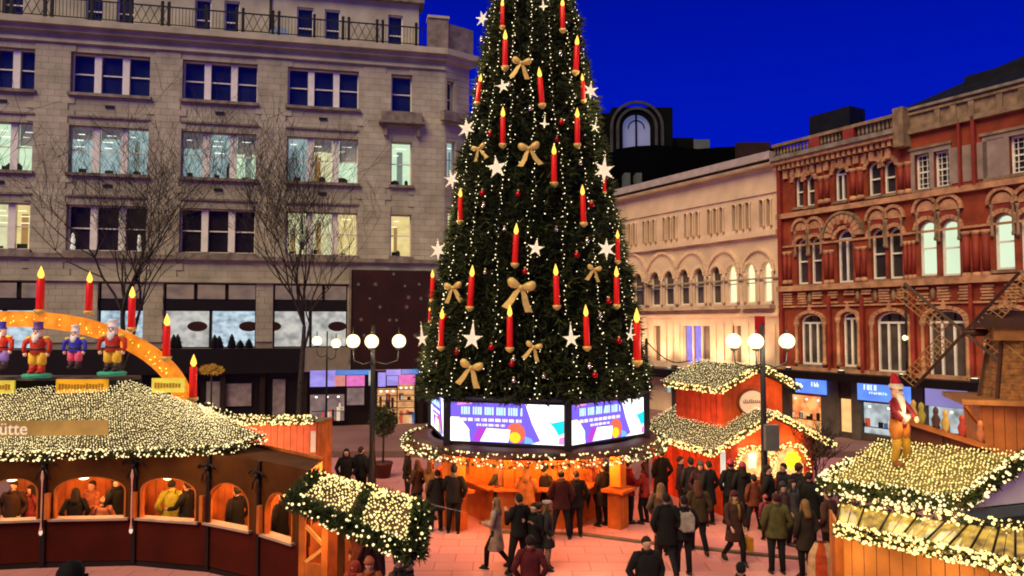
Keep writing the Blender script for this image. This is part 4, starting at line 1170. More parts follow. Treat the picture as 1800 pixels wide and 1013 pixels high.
# golden bows
def bow(px, py, size, lb, tl=0):
    p = cone_hit(px, py, .28); s = size * .84 / F * p.y
    T = thing('golden_bow', lb, 'bow', p, math.atan2(p.x - TX, -(p.y - TY)) * .4, 'golden ribbon bows on the Christmas tree'); T.rotation_euler[1] = rng.uniform(-.3, .3)
    for sg in (-1, 1):
        mm = MB(); rings = []
        for q_, (x, hz, dy) in enumerate(((.04, .06, .05), (.18, .15, .12), (.34, .20, .15), (.46, .16, .12), (.52, .05, .05))):
            zc3 = s * (.04 + .22 * x)
            rings.append([(sg * s * x, -s * .08 + s * dy * math.cos(t), zc3 + s * hz * math.sin(t)) for t in [2 * math.pi * k / 10 for k in range(10)]])
        mm.loft(rings); mm.build('loop', GOLD, T)
        mm = MB(); P4 = ((.03, -.02, .05), (.16, -.24, .09), (.26, -.50, .11), (.44 + .06 * tl, -.82, .13)); vs = []
        for x, z, w4 in P4: vs += [(sg * s * (x - w4), -s * .12, s * (z - .03)), (sg * s * (x + w4), -s * .06, s * (z + .03))]
        vs += [(a, b + .02, c) for a, b, c in vs]
        fs = []
        for k in range(3): fs += [(2 * k, 2 * k + 1, 2 * k + 3, 2 * k + 2), (8 + 2 * k, 8 + 2 * k + 2, 8 + 2 * k + 3, 8 + 2 * k + 1), (2 * k, 2 * k + 2, 8 + 2 * k + 2, 8 + 2 * k), (2 * k + 1, 8 + 2 * k + 1, 8 + 2 * k + 3, 2 * k + 3)]
        mm.add(vs, fs); mm.build('tail', GOLD, T)
    mm = MB(); mm.ball((0, -s * .1, 0), (s * .11, s * .1, s * .1), 8, 6); mm.build('knot', GOLD, T)
for q in ((917, 112, 40, 'golden bow on the upper tree under the topmost candles'), (930, 262, 44, 'long golden bow beside the candle in the upper middle', 1), (797, 506, 38, 'small golden bow near the leaning candle on the hoarding side'),
          (916, 506, 58, 'largest golden bow in the middle of the tree'), (829, 646, 48, 'lowest golden bow hanging above the screen'), (938, 610, 34, 'small twisted golden bow between two strings of lights'), (1044, 474, 30, 'small pale bow beside the spiky star'), (842, 262, 30, 'golden bow at the shoulder of the tree beside the stone building')):
    bow(*q)
# baubles
bl = [(987, 216), (848, 340), (911, 342), (1014, 449), (923, 478), (803, 620), (864, 611), (1070, 530), (1040, 360), (862, 236), (980, 246), (1088, 600), (900, 640), (1046, 660), (782, 560)]
bw = [(850, 362), (887, 404), (978, 404), (1032, 424), (853, 479), (903, 632), (956, 662), (1101, 668), (903, 670), (1036, 645), (1055, 556), (1020, 288), (932, 192), (768, 640), (846, 70), (895, 150), (985, 96)]
def bauble(px, py, mt, col, r, where):
    p = cone_hit(px, py, .15); T = thing('bauble', f'{col} bauble {where}', 'bauble', p, 0, f'{col} baubles on the tree')
    mm = MB(); mm.ball((0, 0, 0), r, 12, 8); mm.build('ball', mt, T); mm = MB(); mm.lathe([(.03, 0), (.03, .05), (.01, .06)], (0, 0, r - .01), 6); mm.build('cap', GOLD, T)
WR = ('just beside the tiny elongated star', 'diagonally under the large five pointed star', 'between the large star and the tree middle', 'under the candle facing the cream building, beside a string', 'on the head of the largest golden bow', 'between the lowest hoarding side candle and the tall pointed star', 'right beside the tall pointed white star', 'beside the candle in front of the cream arched windows', 'under the big bright star at the edge', 'beside the golden bow at the tree shoulder', 'below the tiny elongated star, under another red one', 'inside of the thin edge on star', 'in the dark just above the screens, tree middle', 'lowest on the cream building side', 'beside the outer candle above the shop signs')
for (px, py), wh in zip(bl, WR): bauble(px, py, REDBALL, 'red', .085, wh)
WS = ('under the large star on the plain wall side', 'directly above the candle over the largest bow', 'in the dark middle, level with a candle flame', 'touching the string beside the spiky star', 'between a leaning candle and the middle strings', 'low in the middle, below a candle cup', 'low in the middle near the screen top', 'at the outer edge just above the screen', 'between the lowest golden bow and the twisted bow, lowest', 'under the slender star', 'beside the flame of the candle by the slender star', 'above the candle facing the cream building', 'under the leaning middle candle', 'at the outer edge beside the tall narrow star', 'high up beside the topmost pair of candles', 'level with the small upper golden bow', 'between the high candles and the slope facing the sky')
for (px, py), wh in zip(bw, WS): bauble(px, py, SILVER, 'small silver', .065, wh)

# ------------------------------------------------------------------ kiosk under the tree
K = thing('round_drinks_kiosk', 'hexagonal drinks kiosk with video screens, a lit garland canopy and orange wooden counters', 'kiosk', (TX, TY, 0))
RK = 3.32; HA = [R(-106.5 + 60 * k) for k in range(6)]       # angles from straight ahead
vx = [Vector((RK * math.sin(a), -RK * math.cos(a), 0)) for a in HA]
SZ0, SZ1 = 2.50, 3.52
def S(c): return glow('screen_' + '_'.join(str(int(x * 100)) for x in c), c, 1.15 if min(c) > .8 else .95)
SW = glow('screen_white', (1.0, 1.0, .98), 1.8); SV = glow('screen_violet', (.20, .12, .85), 1.2); SPK = glow('screen_pink', (.95, .30, .75), 1.1); SC1 = glow('screen_cyan', (.02, .72, .80), 1.1)
SO = glow('screen_orange', (.95, .16, .08), 1.1); SY = glow('screen_yellow', (1.0, .66, .03), 1.2); SM = glow('screen_magenta', (.5, .06, .62), 1.1); SLB = glow('screen_light_blue', (.22, .5, .95), 1.1); STX = glow('screen_text', (.55, .85, 1.0), 1.3); STW = glow('screen_text_white', (1, .9, 1.0), 1.4)
FRM = mat('screen_casing', (.012, .010, .014), .4, .1, 2)
for k in range(6):
    a, b = vx[k], vx[(k + 1) % 6]
    d = (b - a).normalized(); L = (b - a).length
    n_ = Vector((d.y, -d.x, 0))
    M = Matrix(((d.x, -n_.x, 0, a.x), (d.y, -n_.y, 0, a.y), (0, 0, 1, 0), (0, 0, 0, 1)))
    holder = bpy.data.objects.new('video_screen', MB().box(.0, L, .0, .25, SZ0 - .1, SZ1 + .1).mesh('video_screen', FRM)); link(holder, K); holder.matrix_basis = M
    wv = L - .22; x0_ = .11
    def pp(name, mt, poly, lay):
        mm = MB(); mm.prism([(x0_ + u * wv, SZ0 + v * (SZ1 - SZ0)) for u, v in poly], -.004 - .004 * lay, -.0005 - .004 * (lay - 1) - .003); mm.build(name, mt, holder)
    pp('picture_field', SW, [(0, 0), (1, 0), (1, 1), (0, 1)], 0)
    pp('picture_field', SV, [(0, 1), (.67, 1), (.73, .5), (.80, .08), (.72, .0), (.18, 0), (.16, .35), (.08, .62), (0, .62)], 1)
    pp('picture_field', SW, [(0, 0), (.17, 0), (.17, .3), (.10, .56), (0, .62)], 2)
    pp('picture_field', SPK, [(.06, .93), (.19, .97), (.19, 1.0), (.06, 1.0)], 2)
    pp('picture_field', SM, [(.20, .02), (.32, .02), (.33, .38), (.25, .36)], 2)
    pp('picture_field', SO, [(.53 + .085 * math.cos(t) + .055, .26 + .26 * math.sin(t)) for t in [2 * math.pi * i / 16 for i in range(16)]], 3)
    pp('picture_field', SY, [(.58 + .05 * math.cos(t), .15 + .14 * math.sin(t)) for t in [2 * math.pi * i / 14 for i in range(14)]], 4)
    pp('picture_field', SW, [(.27, .02), (.52, .02), (.54, .34), (.33, .36)], 4)
    pp('picture_field', SLB, [(.66, .01), (.75, .01), (.72, .14), (.67, .19)], 3)
    pp('picture_field', SC1, [(.86, .62), (.90, .55), (1.0, .62), (1.0, .30), (.955, .24), (.92, .42)], 2)
    pp('picture_field', SPK, [(.955, .02), (1.0, .02), (1.0, .22), (.96, .18)], 2)
    # rows of lettering, two words tall at the head and smaller lines below; too fine to read
    rs = np.random.default_rng(3)
    def words_(u0, u1, v0, v1, n, mt, nm):
        mm = MB(); H = (SZ1 - SZ0) * (v1 - v0); zb = SZ0 + (SZ1 - SZ0) * v0; t = H * .2
        for i in range(n):
            if i % 5 == 4: continue
            xa = x0_ + wv * (u0 + (u1 - u0) * i / n); xb = xa + wv * (u1 - u0) / n * .78; kk = rs.integers(0, 6)
            y0_, y1_ = -.0275, -.0235
            mm.box(xa, xa + t, y0_, y1_, zb, zb + H)
            if kk in (0, 2, 3, 5): mm.box(xb - t, xb, y0_, y1_, zb, zb + H)
            if kk in (0, 1, 4): mm.box(xa + t, xb - t, y0_, y1_, zb + H - t, zb + H)
            if kk in (1, 2, 3): mm.box(xa + t, xb - t, y0_, y1_, zb + H / 2 - t / 2, zb + H / 2 + t / 2)
            if kk in (0, 4, 5): mm.box(xa + t, xb - t, y0_, y1_, zb, zb + t)
        mm.build(nm, mt, holder, kind='stuff')
    words_(.10, .65, .70, .90, 26, STX, 'lettering'); words_(.10, .64, .53, .61, 44, STW, 'lettering'); words_(.24, .50, .41, .47, 24, STW, 'lettering')
    # corner post
    mm = MB(); mm.box(a.x - .09, a.x + .09, a.y - .09, a.y + .09, SZ0 - .15, SZ1 + .12); mm.build('corner_post', FRM, K)
# dark trough from which the tree rises
m = MB(); m.lathe([(RK + .02, SZ1 + .1), (RK + .05, SZ1 + .16), (RK - .3, SZ1 + .2), (.5, SZ1 + .2)], n=6 * 4); m.build('tree_trough', mat('blue_black_trough', (.02, .016, .05), .6, .2, 2), K)
# canopy with its garland
CR, CZ = 3.76, 2.20
m = MB(); m.lathe([(CR, CZ + .02), (CR, CZ + .10), (RK - .2, SZ0 - .08), (RK - .3, SZ0 - .14), (CR - .05, CZ + .02)], n=48); m.build('canopy', mat('dark_red_canopy', (.055, .010, .008), .6, .2, 2), K)
m = MB(); m.lathe([(.3, CZ + .05), (CR - .1, CZ + .0)], n=48); m.build('ceiling', WOOD, K)
pts = []; nr = []
for i in range(1700):
    a = rng.uniform(0, 2 * math.pi); b = rng.uniform(0, 2 * math.pi); r = .13
    pts.append((( CR + r * math.cos(b)) * math.sin(a), -(CR + r * math.cos(b)) * math.cos(a), CZ + .0 + r * math.sin(b))); nr.append((math.sin(a) * math.cos(b), -math.cos(a) * math.cos(b), math.sin(b)))
gar = sprigs('garland', pts, nr, .12, .014, FIR_G, K, 5, .7)
pts = []
for i in range(760):
    a = rng.uniform(0, 2 * math.pi); b = rng.uniform(0, 2 * math.pi); r = .2
    pts.append(((CR + r * math.cos(b)) * math.sin(a), -(CR + r * math.cos(b)) * math.cos(a), CZ + r * math.sin(b) * .8))
bulbs('garland_bulbs', pts, .024, WARM2, K, True)
# posts, counters, inner walls
PA = [R(x) for x in (-54, 2, 54, 110, 180, 250)]
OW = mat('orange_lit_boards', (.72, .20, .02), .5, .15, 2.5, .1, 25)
for a in PA:
    x, y = 2.8 * math.sin(a), -2.8 * math.cos(a)
    pw = .34 if abs(a + R(54)) < .01 else .17
    if abs(a - R(2)) < .01: continue
    M = Matrix.Translation((x, y, 0)) @ Matrix.Rotation(a, 4, 'Z')
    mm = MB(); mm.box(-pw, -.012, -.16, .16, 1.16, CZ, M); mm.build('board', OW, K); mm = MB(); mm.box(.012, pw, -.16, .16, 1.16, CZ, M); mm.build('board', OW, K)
    mm = MB(); mm.box(-pw - .06, -.01, -.2, .2, .02, 1.02, M); mm.build('board', WOOD, K); mm = MB(); mm.box(.01, pw + .06, -.2, .2, .02, 1.02, M); mm.build('board', WOOD, K)
    mm = MB(); mm.box(-pw - .25, pw + .25, -.36, .3, 1.02, 1.10, M); mm.build('counter_top', WOOD, K)
core = [Vector((1.95 * math.sin(R(30 + 60 * k)), -1.95 * math.cos(R(30 + 60 * k)), 0)) for k in range(6)]
for k in range(6):
    a, b = core[k], core[(k + 1) % 6]
    for j in range(5):
        p = a.lerp(b, j / 5 + .006); q = a.lerp(b, (j + 1) / 5 - .006)
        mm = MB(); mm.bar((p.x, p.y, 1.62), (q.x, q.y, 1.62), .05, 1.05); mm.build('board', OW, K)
    mm = MB(); mm.bar((a.x * 1.05, a.y * 1.05, .55), (b.x * 1.05, b.y * 1.05, .55), .06, 1.06); mm.build('bar_front', WOOD, K)
    mm = MB(); mm.bar((a.x * 1.18, a.y * 1.18, 1.13), (b.x * 1.18, b.y * 1.18, 1.13), .4, .05); mm.build('bar_top', WOOD, K)
    mm = MB(); mm.tube([(a.x, a.y, 0), (a.x, a.y, CZ)], .09, 8); mm.build('core_post', WOOD_M, K)
for a in (-75, -30, 12, 38, 85, 150, 220):
    lamp(K, (2.75 * math.sin(R(a)), -2.75 * math.cos(R(a)), 2.05), 140, (1, .34, .075), .15)
for a in (-60, -20, 20, 60):
    lamp(K, (4.3 * math.sin(R(a)), -4.3 * math.cos(R(a)), 2.1), 48, (1, .56, .26), .25, 'garland_glow')
# ================================================================== street lamps
def street_lamp(px, py_globe, Y, globes, label, e=60, box=False, finial=True, pole_r=.09):
    p = at(px, py_globe, Y)
    T = thing('street_lamp', label, 'street lamp', (p.x, Y, 0), 0, 'globe street lamps round the square')
    zc_ = p.z
    m = MB(); m.lathe([(pole_r * 2.2, 0), (pole_r * 2.2, .5), (pole_r * 1.5, .62), (pole_r * 1.3, 1.5), (pole_r, 1.6), (pole_r * .7, zc_ + .35), (pole_r * .5, zc_ + .5)], n=12); m.build('pole', IRON, T)
    for dx, dy, dz in globes:
        m = MB()
        m.tube([(0, 0, zc_ - .62 + dz), (dx * .5, dy * .5, zc_ - .72 + dz), (dx * .95, dy * .95, zc_ - .6 + dz), (dx, dy, zc_ - .24 + dz)], .025, 6)
        m.tube([(dx, dy, zc_ + .2 + dz), (dx, dy, zc_ + .45 + dz)], [.03, .012], 6); m.build('arm', IRON, T)
        m = MB(); m.ball((dx, dy, zc_ + dz), .215, 16, 12); g = m.build('globe', GLOBE, T)
        m = MB(); m.lathe([(.08, -.26), (.12, -.2), (.1, -.16)], (dx, dy, zc_ + dz), 8); m.build('globe_holder', IRON, g)
        lamp(T, (dx, dy - .42, zc_ + dz - .1), e / len(globes), (1, .80, .52), .2)
    if box:
        m = MB(); m.box(-.05, .32, -.3, -.12, at(px, 790, Y).z, at(px, 745, Y).z); m.build('control_box', mat('grey_metal', (.10, .10, .10), .5, .1, 3), T)
    return T
street_lamp(1340, 600, 20.5, [(-.79, 0, 0), (-.28, -.3, 0), (.68, 0, 0)], 'tall black street lamp with three glowing globes in front of the red hut', 290, True)
street_lamp(656, 600, 23.0, [(-.62, .0, 0), (.02, -.35, 0), (.80, 0, 0)], 'tall black street lamp with three glowing globes beside the maroon hoarding', 250, False)
street_lamp(575, 602, 33.0, [(-.45, 0, .06), (.4, 0, -.05)], 'distant street lamp with small globes seen through the bare branches', 60, pole_r=.05)

# ================================================================== helpers for lit nets and garlands
def net(name, quad, step, r, mt, parent, sag=.03, jitter=.13, z=.05):      # rows of bulbs lying on a roof slope
    a, b, c, d = [Vector(q) for q in quad]        # a-b ridge, d-c eave
    nrm = (b - a).cross(d - a).normalized()
    if nrm.z < 0: nrm = -nrm
    L = max((b - a).length, (c - d).length); H = ((d - a).length + (c - b).length) / 2
    nu, nv = max(2, int(L / step)), max(2, int(H / step))
    pts = []
    for j in range(nv + 1):
        for i in range(nu + 1):
            u = (i + (.5 if j % 2 else 0) + rng.normal(0, jitter)) / nu; v = (j + rng.normal(0, jitter)) / nv + sag * math.sin(u * 22) * (1 / max(1, nv / 8))
            u = min(max(u, 0), 1); v = min(max(v, 0), 1)
            pts.append(a.lerp(b, u).lerp(d.lerp(c, u), v) + nrm * (z + rng.uniform(0, .05)))
    return bulbs(name, pts, r, mt, parent)
def patch(mm, quad, n=10, dz=0.0):
    a, b, c, d = [Vector(q) for q in quad]
    vs = [a.lerp(b, i / n).lerp(d.lerp(c, i / n), j / n) + Vector((0, 0, dz)) for j in range(n + 1) for i in range(n + 1)]
    mm.add(vs, [(j * (n + 1) + i, j * (n + 1) + i + 1, (j + 1) * (n + 1) + i + 1, (j + 1) * (n + 1) + i) for j in range(n) for i in range(n)])
def garland(path, rad, n, parent, nb=None, br=.025, bm=None, droop=0.0):
    path = [Vector(p) for p in path]
    segs = [(path[i], path[i + 1], (path[i + 1] - path[i]).length) for i in range(len(path) - 1)]
    tot = sum(s[2] for s in segs)
    def pick():
        t = rng.uniform(0, tot)
        for a, b, l in segs:
            if t <= l: return a.lerp(b, t / l), (b - a).normalized()
            t -= l
        return b, (b - a).normalized()
    P, Nn, Bp = [], [], []
    for _ in range(n):
        p, d = pick(); v = Vector(rng.normal(0, 1, 3)); v = (v - d * v.dot(d)).normalized(); P.append(p + v * rad * rng.uniform(.2, .8)); Nn.append(v)
    g = sprigs('garland', P, Nn, rad * .95, rad * .13, FIR_G, parent, 5, .6)
    for _ in range(nb or n // 3):
        p, d = pick(); v = Vector(rng.normal(0, 1, 3)); v = (v - d * v.dot(d)).normalized(); Bp.append(p + v * rad * rng.uniform(.8, 1.25))
    bulbs('garland_bulbs', Bp, br, bm or WARM, parent, True)
    return g
def slats(a, b, z0, z1, n, mt, parent, th=.04, gap=.012, name='board'):      # upright boards between two ground points
    a, b = Vector(a), Vector(b); out = []
    for i in range(n):
        p = a.lerp(b, i / n); q = a.lerp(b, (i + 1) / n); d = (q - p).normalized() * gap / 2; p = p + d; q = q - d
        mm = MB(); mm.bar((p.x, p.y, (z0 + z1) / 2), (q.x, q.y, (z0 + z1) / 2), th, z1 - z0); out.append(mm.build(name, mt, parent))
    return out

# ================================================================== left stall: long curved beer hall with arched hatches
LS = thing('curved_beer_stall', 'long dark brown stall with arched hatches under a roof covered in a net of lights', 'market stall', (0, 0, 0))
fpts = [(-110, 16.9), (78, 17.25), (238, 17.4), (368, 16.95), (457, 16.15), (541, 15.1)]
FP = []
for px, Y in fpts:
    q = at(px, 900, Y); FP.append(Vector((q.x, Y, 0)))
hz_sill, hz_top, wz1 = 1.12, 2.08, 2.66
for i in range(5):
    a, b = FP[i], FP[i + 1]; d = (b - a); L = d.length; d.normalize(); nn = Vector((d.y, -d.x, 0))
    M = Matrix(((d.x, -nn.x, 0, a.x), (d.y, -nn.y, 0, a.y), (0, 0, 1, 0), (0, 0, 0, 1)))
    def hatch_x(px, al=a, dl=d, nl=nn):
        r = ray(px, 870); t = (al - Vector((0, 0, 0))).dot(nl) / Vector((r.x, r.y, 0)).dot(nl); p = Vector((r.x, r.y, 0)) * t; return (p - al).dot(dl)
    rngs = [(-20, 68), (95, 222), (247, 346), (366, 440), (467, 516)][i]
    u0, u1 = hatch_x(rngs[0]), hatch_x(rngs[1])
    r = (u1 - u0) / 2; sq = min(1.0, .34 / r) if i < 3 else min(1.0, .5 / r)
    holder = bpy.data.objects.new('wall_bay', MB().box(.04, L - .04, .02, .06, .14, .16).mesh('wall_bay', WOOD_D)); link(holder, LS); holder.matrix_basis = M
    mm = MB(); mm.wall(.0, L, hz_sill, wz1, 0, .07, [(u0, u1, hz_sill, hz_top)]); mm.spandrel((u0 + u1) / 2, hz_top - r * sq, r, hz_top, .001, .069, sq); mm.build('upper_panel', WOOD_D, holder)
    mm = MB(); mm.box(.02, L - .02, -.01, .06, .16, hz_sill - .03); mm.build('lower_panel', mat('red_brown_boards', (.055, .006, .002), .75, .15, 1.2, spec=.1), holder)
    mm = MB(); mm.box(.0, L, .0, .05, .0, .14); mm.build('plinth', BLACKISH, holder)
    mm = MB(); mm.box(u0 - .08, u1 + .08, -.10, .2, hz_sill - .03, hz_sill + .02); mm.build('hatch_shelf', mat('pale_shelf', (.35, .25, .20), .5, .1, 3), holder)
    mm = MB(); mm.arcring((u0 + u1) / 2, hz_top - r * sq, r - .04, r, -.02, .09, 0, 180, 14, 0, sq); mm.box(u0, u0 + .04, -.02, .09, hz_sill + .02, hz_top - r * sq); mm.box(u1 - .04, u1, -.02, .09, hz_sill + .02, hz_top - r * sq); mm.build('hatch_frame', WOOD, holder)
    for j, uu in enumerate((u0 - .12, u1 + .10)):      # folded shutters
        if j == 0 and i: 
            mm = MB(); mm.box(uu - .03, uu + .07, -.12, -.02, hz_sill + .02, hz_top - .35); mm.build('shutter', WOOD, holder)
    mm = MB(); mm.box(-.05, .05, -.06, .0, .1, wz1); mm.build('batten', BLACKISH, holder)
    for uu in (.0,):
        mm = MB()
        for k in (-1, 1): mm.tube([(uu, -.08, wz1 - .28), (uu + k * .16, -.12, wz1 - .2), (uu + k * .30, -.1, wz1 - .3)], .022, 5); mm.tube([(uu, -.08, wz1 - .3), (uu + k * .1, -.12, wz1 - .46), (uu + k * .16, -.1, wz1 - .62)], .02, 5)
        mm.ball((uu, -.1, wz1 - .32), .06, 6, 5); mm.build('iron_lamp_bracket', IRON, holder)
    if i in (1, 2):
        mm = MB(); mm.lathe([(.022, 0), (.035, .06), (.02, .12), (.012, .2), (.016, .55), (.012, 1.0), (.02, 1.15), (.035, 1.25), (.02, 1.33), (.01, 1.4)], (0, -.13, .86), 8); mm.build('hanging_icicle_light', mat('pinkish_glass_tube', (.5, .2, .16), .3, .1, 4, emit=(1, .4, .25), estr=.18), holder)
        mm = MB(); mm.ball((0, -.13, .86), (.04, .04, .07), 8, 6); mm.build('icicle_tip', glow('icicle_tip_glow', (1, .7, .5), .9, False), holder)
    # interior: lamps, orange back wall
    for uu in ((u0 * .7 + u1 * .3), (u0 * .2 + u1 * .8)):
        mm = MB(); mm.ball((uu, .35, hz_top - .05), (.14, .11, .09), 10, 7); mm.build('pendant_lamp', glow('pendant_glow', (1.0, .80, .42), 5), holder)
    lamp(holder, ((u0 + u1) / 2, .6, 2.2), 130, (1, .42, .12), .12)
# floor inside, back wall
m = MB(); bk = [p + Vector((0, d_, 0)) for p, d_ in zip(FP, (2.6, 2.6, 2.4, 1.8, 1.35, 1.2))]
for a, b in zip(bk, bk[1:]): 
    for s in slats(a, b, 0, 2.7, 9, WOOD, LS, .05): pass
m = MB()
for k in range(5): m.add([(*FP[k].xy, 2.64), (*FP[k + 1].xy, 2.64), (*bk[k + 1].xy, 2.64), (*bk[k].xy, 2.64)], [(0, 1, 2, 3)])
m.build('ceiling', WOOD_D, LS)
# upper roof with the net of lights: eave, ridge, hipped end
e0, e1, e2, e3 = at(-110, 802, 16.9), at(120, 797, 17.2), at(400, 790, 16.9), at(466, 768, 17.4)
r0, r1, r2 = at(-110, 700, 19.6), at(225, 672, 19.8), at(350, 716, 19.2)
ROOFB = mat('net_roof_cloth', (.085, .068, .035), .8, .3, 5)
m = MB(); patch(m, (r0, r1, e1, e0)); patch(m, (r1, r2, e2, e1)); m.add([r2, e3, e2], [(0, 1, 2)])
bk0, bk1, bk2 = Vector((r0.x, 22.5, 2.7)), Vector((r1.x + .5, 22.5, 2.7)), Vector((r2.x + .7, 20.4, 2.7))
m.add([r0, r1, r2, e3, bk0, bk1, bk2], [(1, 0, 4, 5), (2, 1, 5, 6), (3, 2, 6)]); m.build('roof', ROOFB, LS)
net('roof_net_bulbs', (r0, r1, e1, e0), .074, .0140, NETB, LS); net('roof_net_bulbs', (r1, r2, e2, e1), .074, .0140, NETB, LS); net('roof_net_bulbs', (r2.lerp(e2, .02), r2, e3, e2), .072, .0140, NETB, LS)
garland([e0 + Vector((0, -.1, -.02)), e1 + Vector((0, -.1, -.02)), e2, e3], .10, 700, LS, 420, .02, WARM2)
for k in range(7):
    p = e0.lerp(e2, .1 + k * .14); lamp(LS, p + Vector((0, -.5, .15)), 7, (1, .8, .45), .2, 'garland_glow')
garland([r2 + Vector((0, .3, 0)), at(420, 735, 20), at(555, 738, 21.0)], .10, 260, LS, 170, .02, WARM2)
# name board on the roof
SGN = mat('olive_gold_board', (.30, .19, .06), .5, .15, 3, emit=(.8, .45, .08), estr=.12)
m = MB(); a, b = at(-70, 768, 16.75), at(190, 765, 17.0); t_ = at(60, 741, 16.9).z - at(60, 768, 16.9).z
m.bar(((a.x + 0), a.y, a.z + t_ / 2), (b.x, b.y, b.z + t_ / 2), .05, t_); m.build('name_board', SGN, LS)
def text(body, size, loc, rot, mt, parent, name='lettering', ext=.012, sx=1.0):
    c = bpy.data.curves.new(name, 'FONT'); c.body = body; c.size = size; c.extrude = ext; c.align_x = 'LEFT'; c.materials.append(mt)
    t0 = bpy.data.objects.new(name, c); COL.objects.link(t0); dg = bpy.context.evaluated_depsgraph_get(); dg.update(); me = bpy.data.meshes.new_from_object(t0.evaluated_get(dg)); bpy.data.objects.remove(t0, do_unlink=True)
    o = bpy.data.objects.new(name, me); link(o, parent); o['kind'] = 'stuff'; o.location = loc; o.rotation_euler = rot; o.scale = (sx, 1, 1); return o
p = at(-24, 766, 16.72); text('Hütte', .40, (p.x, p.y, p.z + .02), (R(90), 0, R(2)), mat('cream_letters', (.6, .5, .4), .5, 0, emit=(1, .8, .6), estr=.3), LS, sx=.95)
# orange service hut behind it
m = MB(); HA_, HB_, HC_ = at(395, 830, 21.2), at(556, 830, 21.2), at(582, 830, 22.2)
for q in (HA_, HB_, HC_): q.z = 0
hut = thing('orange_service_hut', 'flat roofed orange boarded hut with a small pale notice and a garland of lights', 'hut', (HB_.x, HB_.y, 0))
off = Vector((HB_.x, HB_.y, 0)); A1, B1, C1 = HA_ - off, HB_ - off, HC_ - off
htop = at(480, 742, 21.2).z
SLW = mat('salmon_boards', (.78, .20, .10), .6, .12, 3, ov=.12); slats(A1, B1, 0, htop, 14, SLW, hut); slats(B1, C1, 0, htop, 4, WOOD, hut)
m = MB(); m.add([(A1.x, A1.y - .15, htop + .02), (B1.x + .1, B1.y - .15, htop + .02), (C1.x + .1, C1.y, htop + .02), (A1.x, A1.y + .7, htop - .12)], [(0, 1, 2, 3)]); m.box(A1.x, B1.x, A1.y + .8, A1.y + .9, 0, htop - .15); m.build('roof', ROOFB, hut)
garland([(A1.x, A1.y - .12, htop + .05), (B1.x - .1, B1.y - .12, htop + .07)], .12, 420, hut, 260, .024, WARM)
m = MB(); m.box(B1.x - .16, B1.x - .02, B1.y - .05, B1.y - .03, htop - .85, htop - .25); m.build('notice', WHITE, hut)
lamp(hut, ((A1.x + B1.x) / 2, A1.y - 1.1, htop - .1), 60, (1, .5, .25), .3, 'garland_glow')

# ------------------------------------------------------------------ candle arch with nutcracker figures above the left stall
AY_ = 19.9
ARC = mat('amber_arch_board', (.75, .30, .03), .5, .3, 5, emit=(1.0, .25, .008), estr=.5)
arch = thing('candle_arch', 'giant glowing amber candle arch standing on the roof of the curved beer stall', 'candle arch', (at(20, 700, AY_).x, AY_, 0))
cx_, zb_ = 0.0, at(20, 722, AY_).z
ra, rb_ = (at(334, 700, AY_).x - arch.location.x), at(20, 547, AY_).z - zb_
m = MB(); n = 40
for i in range(n):
    t0, t1 = math.pi * i / n, math.pi * (i + 1) / n
    m.prism([(ra * math.cos(t0), zb_ + rb_ * math.sin(t0)), (ra * math.cos(t1), zb_ + rb_ * math.sin(t1)), ((ra - .42) * math.cos(t1), zb_ + (rb_ - .42) * math.sin(t1)), ((ra - .42) * math.cos(t0), zb_ + (rb_ - .42) * math.sin(t0))], 0, .28)
m.build('arch_band', ARC, arch)
q = []
for i in range(130):
    t = rng.uniform(0, math.pi); s = rng.uniform(.08, .34); q.append(((ra - s) * math.cos(t), -.03, zb_ + (rb_ - s) * math.sin(t)))
bulbs('arch_bulbs', q, .016, glow('amber_bulb', (1, .55, .08), 3), arch)
m = MB(); zpl = at(100, 662, AY_).z; m.box(-ra + .6, at(232, 660, AY_).x - arch.location.x, -.3, .5, zpl - .09, zpl); m.build('stage', mat('grey_brown_stage', (.12, .09, .07), .6, .1, 3), arch)
m = MB(); m.box(-ra + .8, at(240, 660, AY_).x - arch.location.x, .1, .3, zb_ - .6, zpl - .091); m.build('stage_front', BLACKISH, arch)
m = MB(); xq = at(205, 680, AY_).x - arch.location.x; m.box(xq - .12, xq + .12, -.32, .0, at(205, 705, AY_).z, zpl - .09); m.build('post', mat('blue_black_post', (.02, .02, .05), .6, .1, 3), arch)
YB = mat('yellow_board', (.72, .60, .08), .5, .08, 4, emit=(.9, .75, .08), estr=.25); OB = mat('orange_board', (.75, .38, .02), .5, .08, 4, emit=(1, .45, .01), estr=.3)
for pa, pb, ya, yb2, mt_ in ((-40, 26, 669, 692, YB), (100, 190, 667, 692, OB), (268, 325, 665, 690, YB)):
    p0_, p1_ = at(pa, ya, AY_ - .4), at(pb, yb2, AY_ - .4); X0 = arch.location.x
    m = MB(); m.box(p0_.x - X0, p1_.x - X0, -.44, -.38, p1_.z, p0_.z); so_ = m.build('sign_board', mt_, arch)
    rs2 = np.random.default_rng(5); mm = MB(); nn_ = int((pb - pa) / 6)
    for k in range(nn_):
        xx = p0_.x - X0 + .08 + k * (p1_.x - p0_.x - .16) / nn_; h = rs2.uniform(.10, .16); mm.box(xx, xx + .05, -.455, -.44, (p0_.z + p1_.z) / 2 - h / 2, (p0_.z + p1_.z) / 2 + h / 2)
    mm.build('lettering', mat('faded_letters', (.45, .22, .02), .6, .1, 3), so_, kind='stuff')
AG = 'red candles on the candle arch'
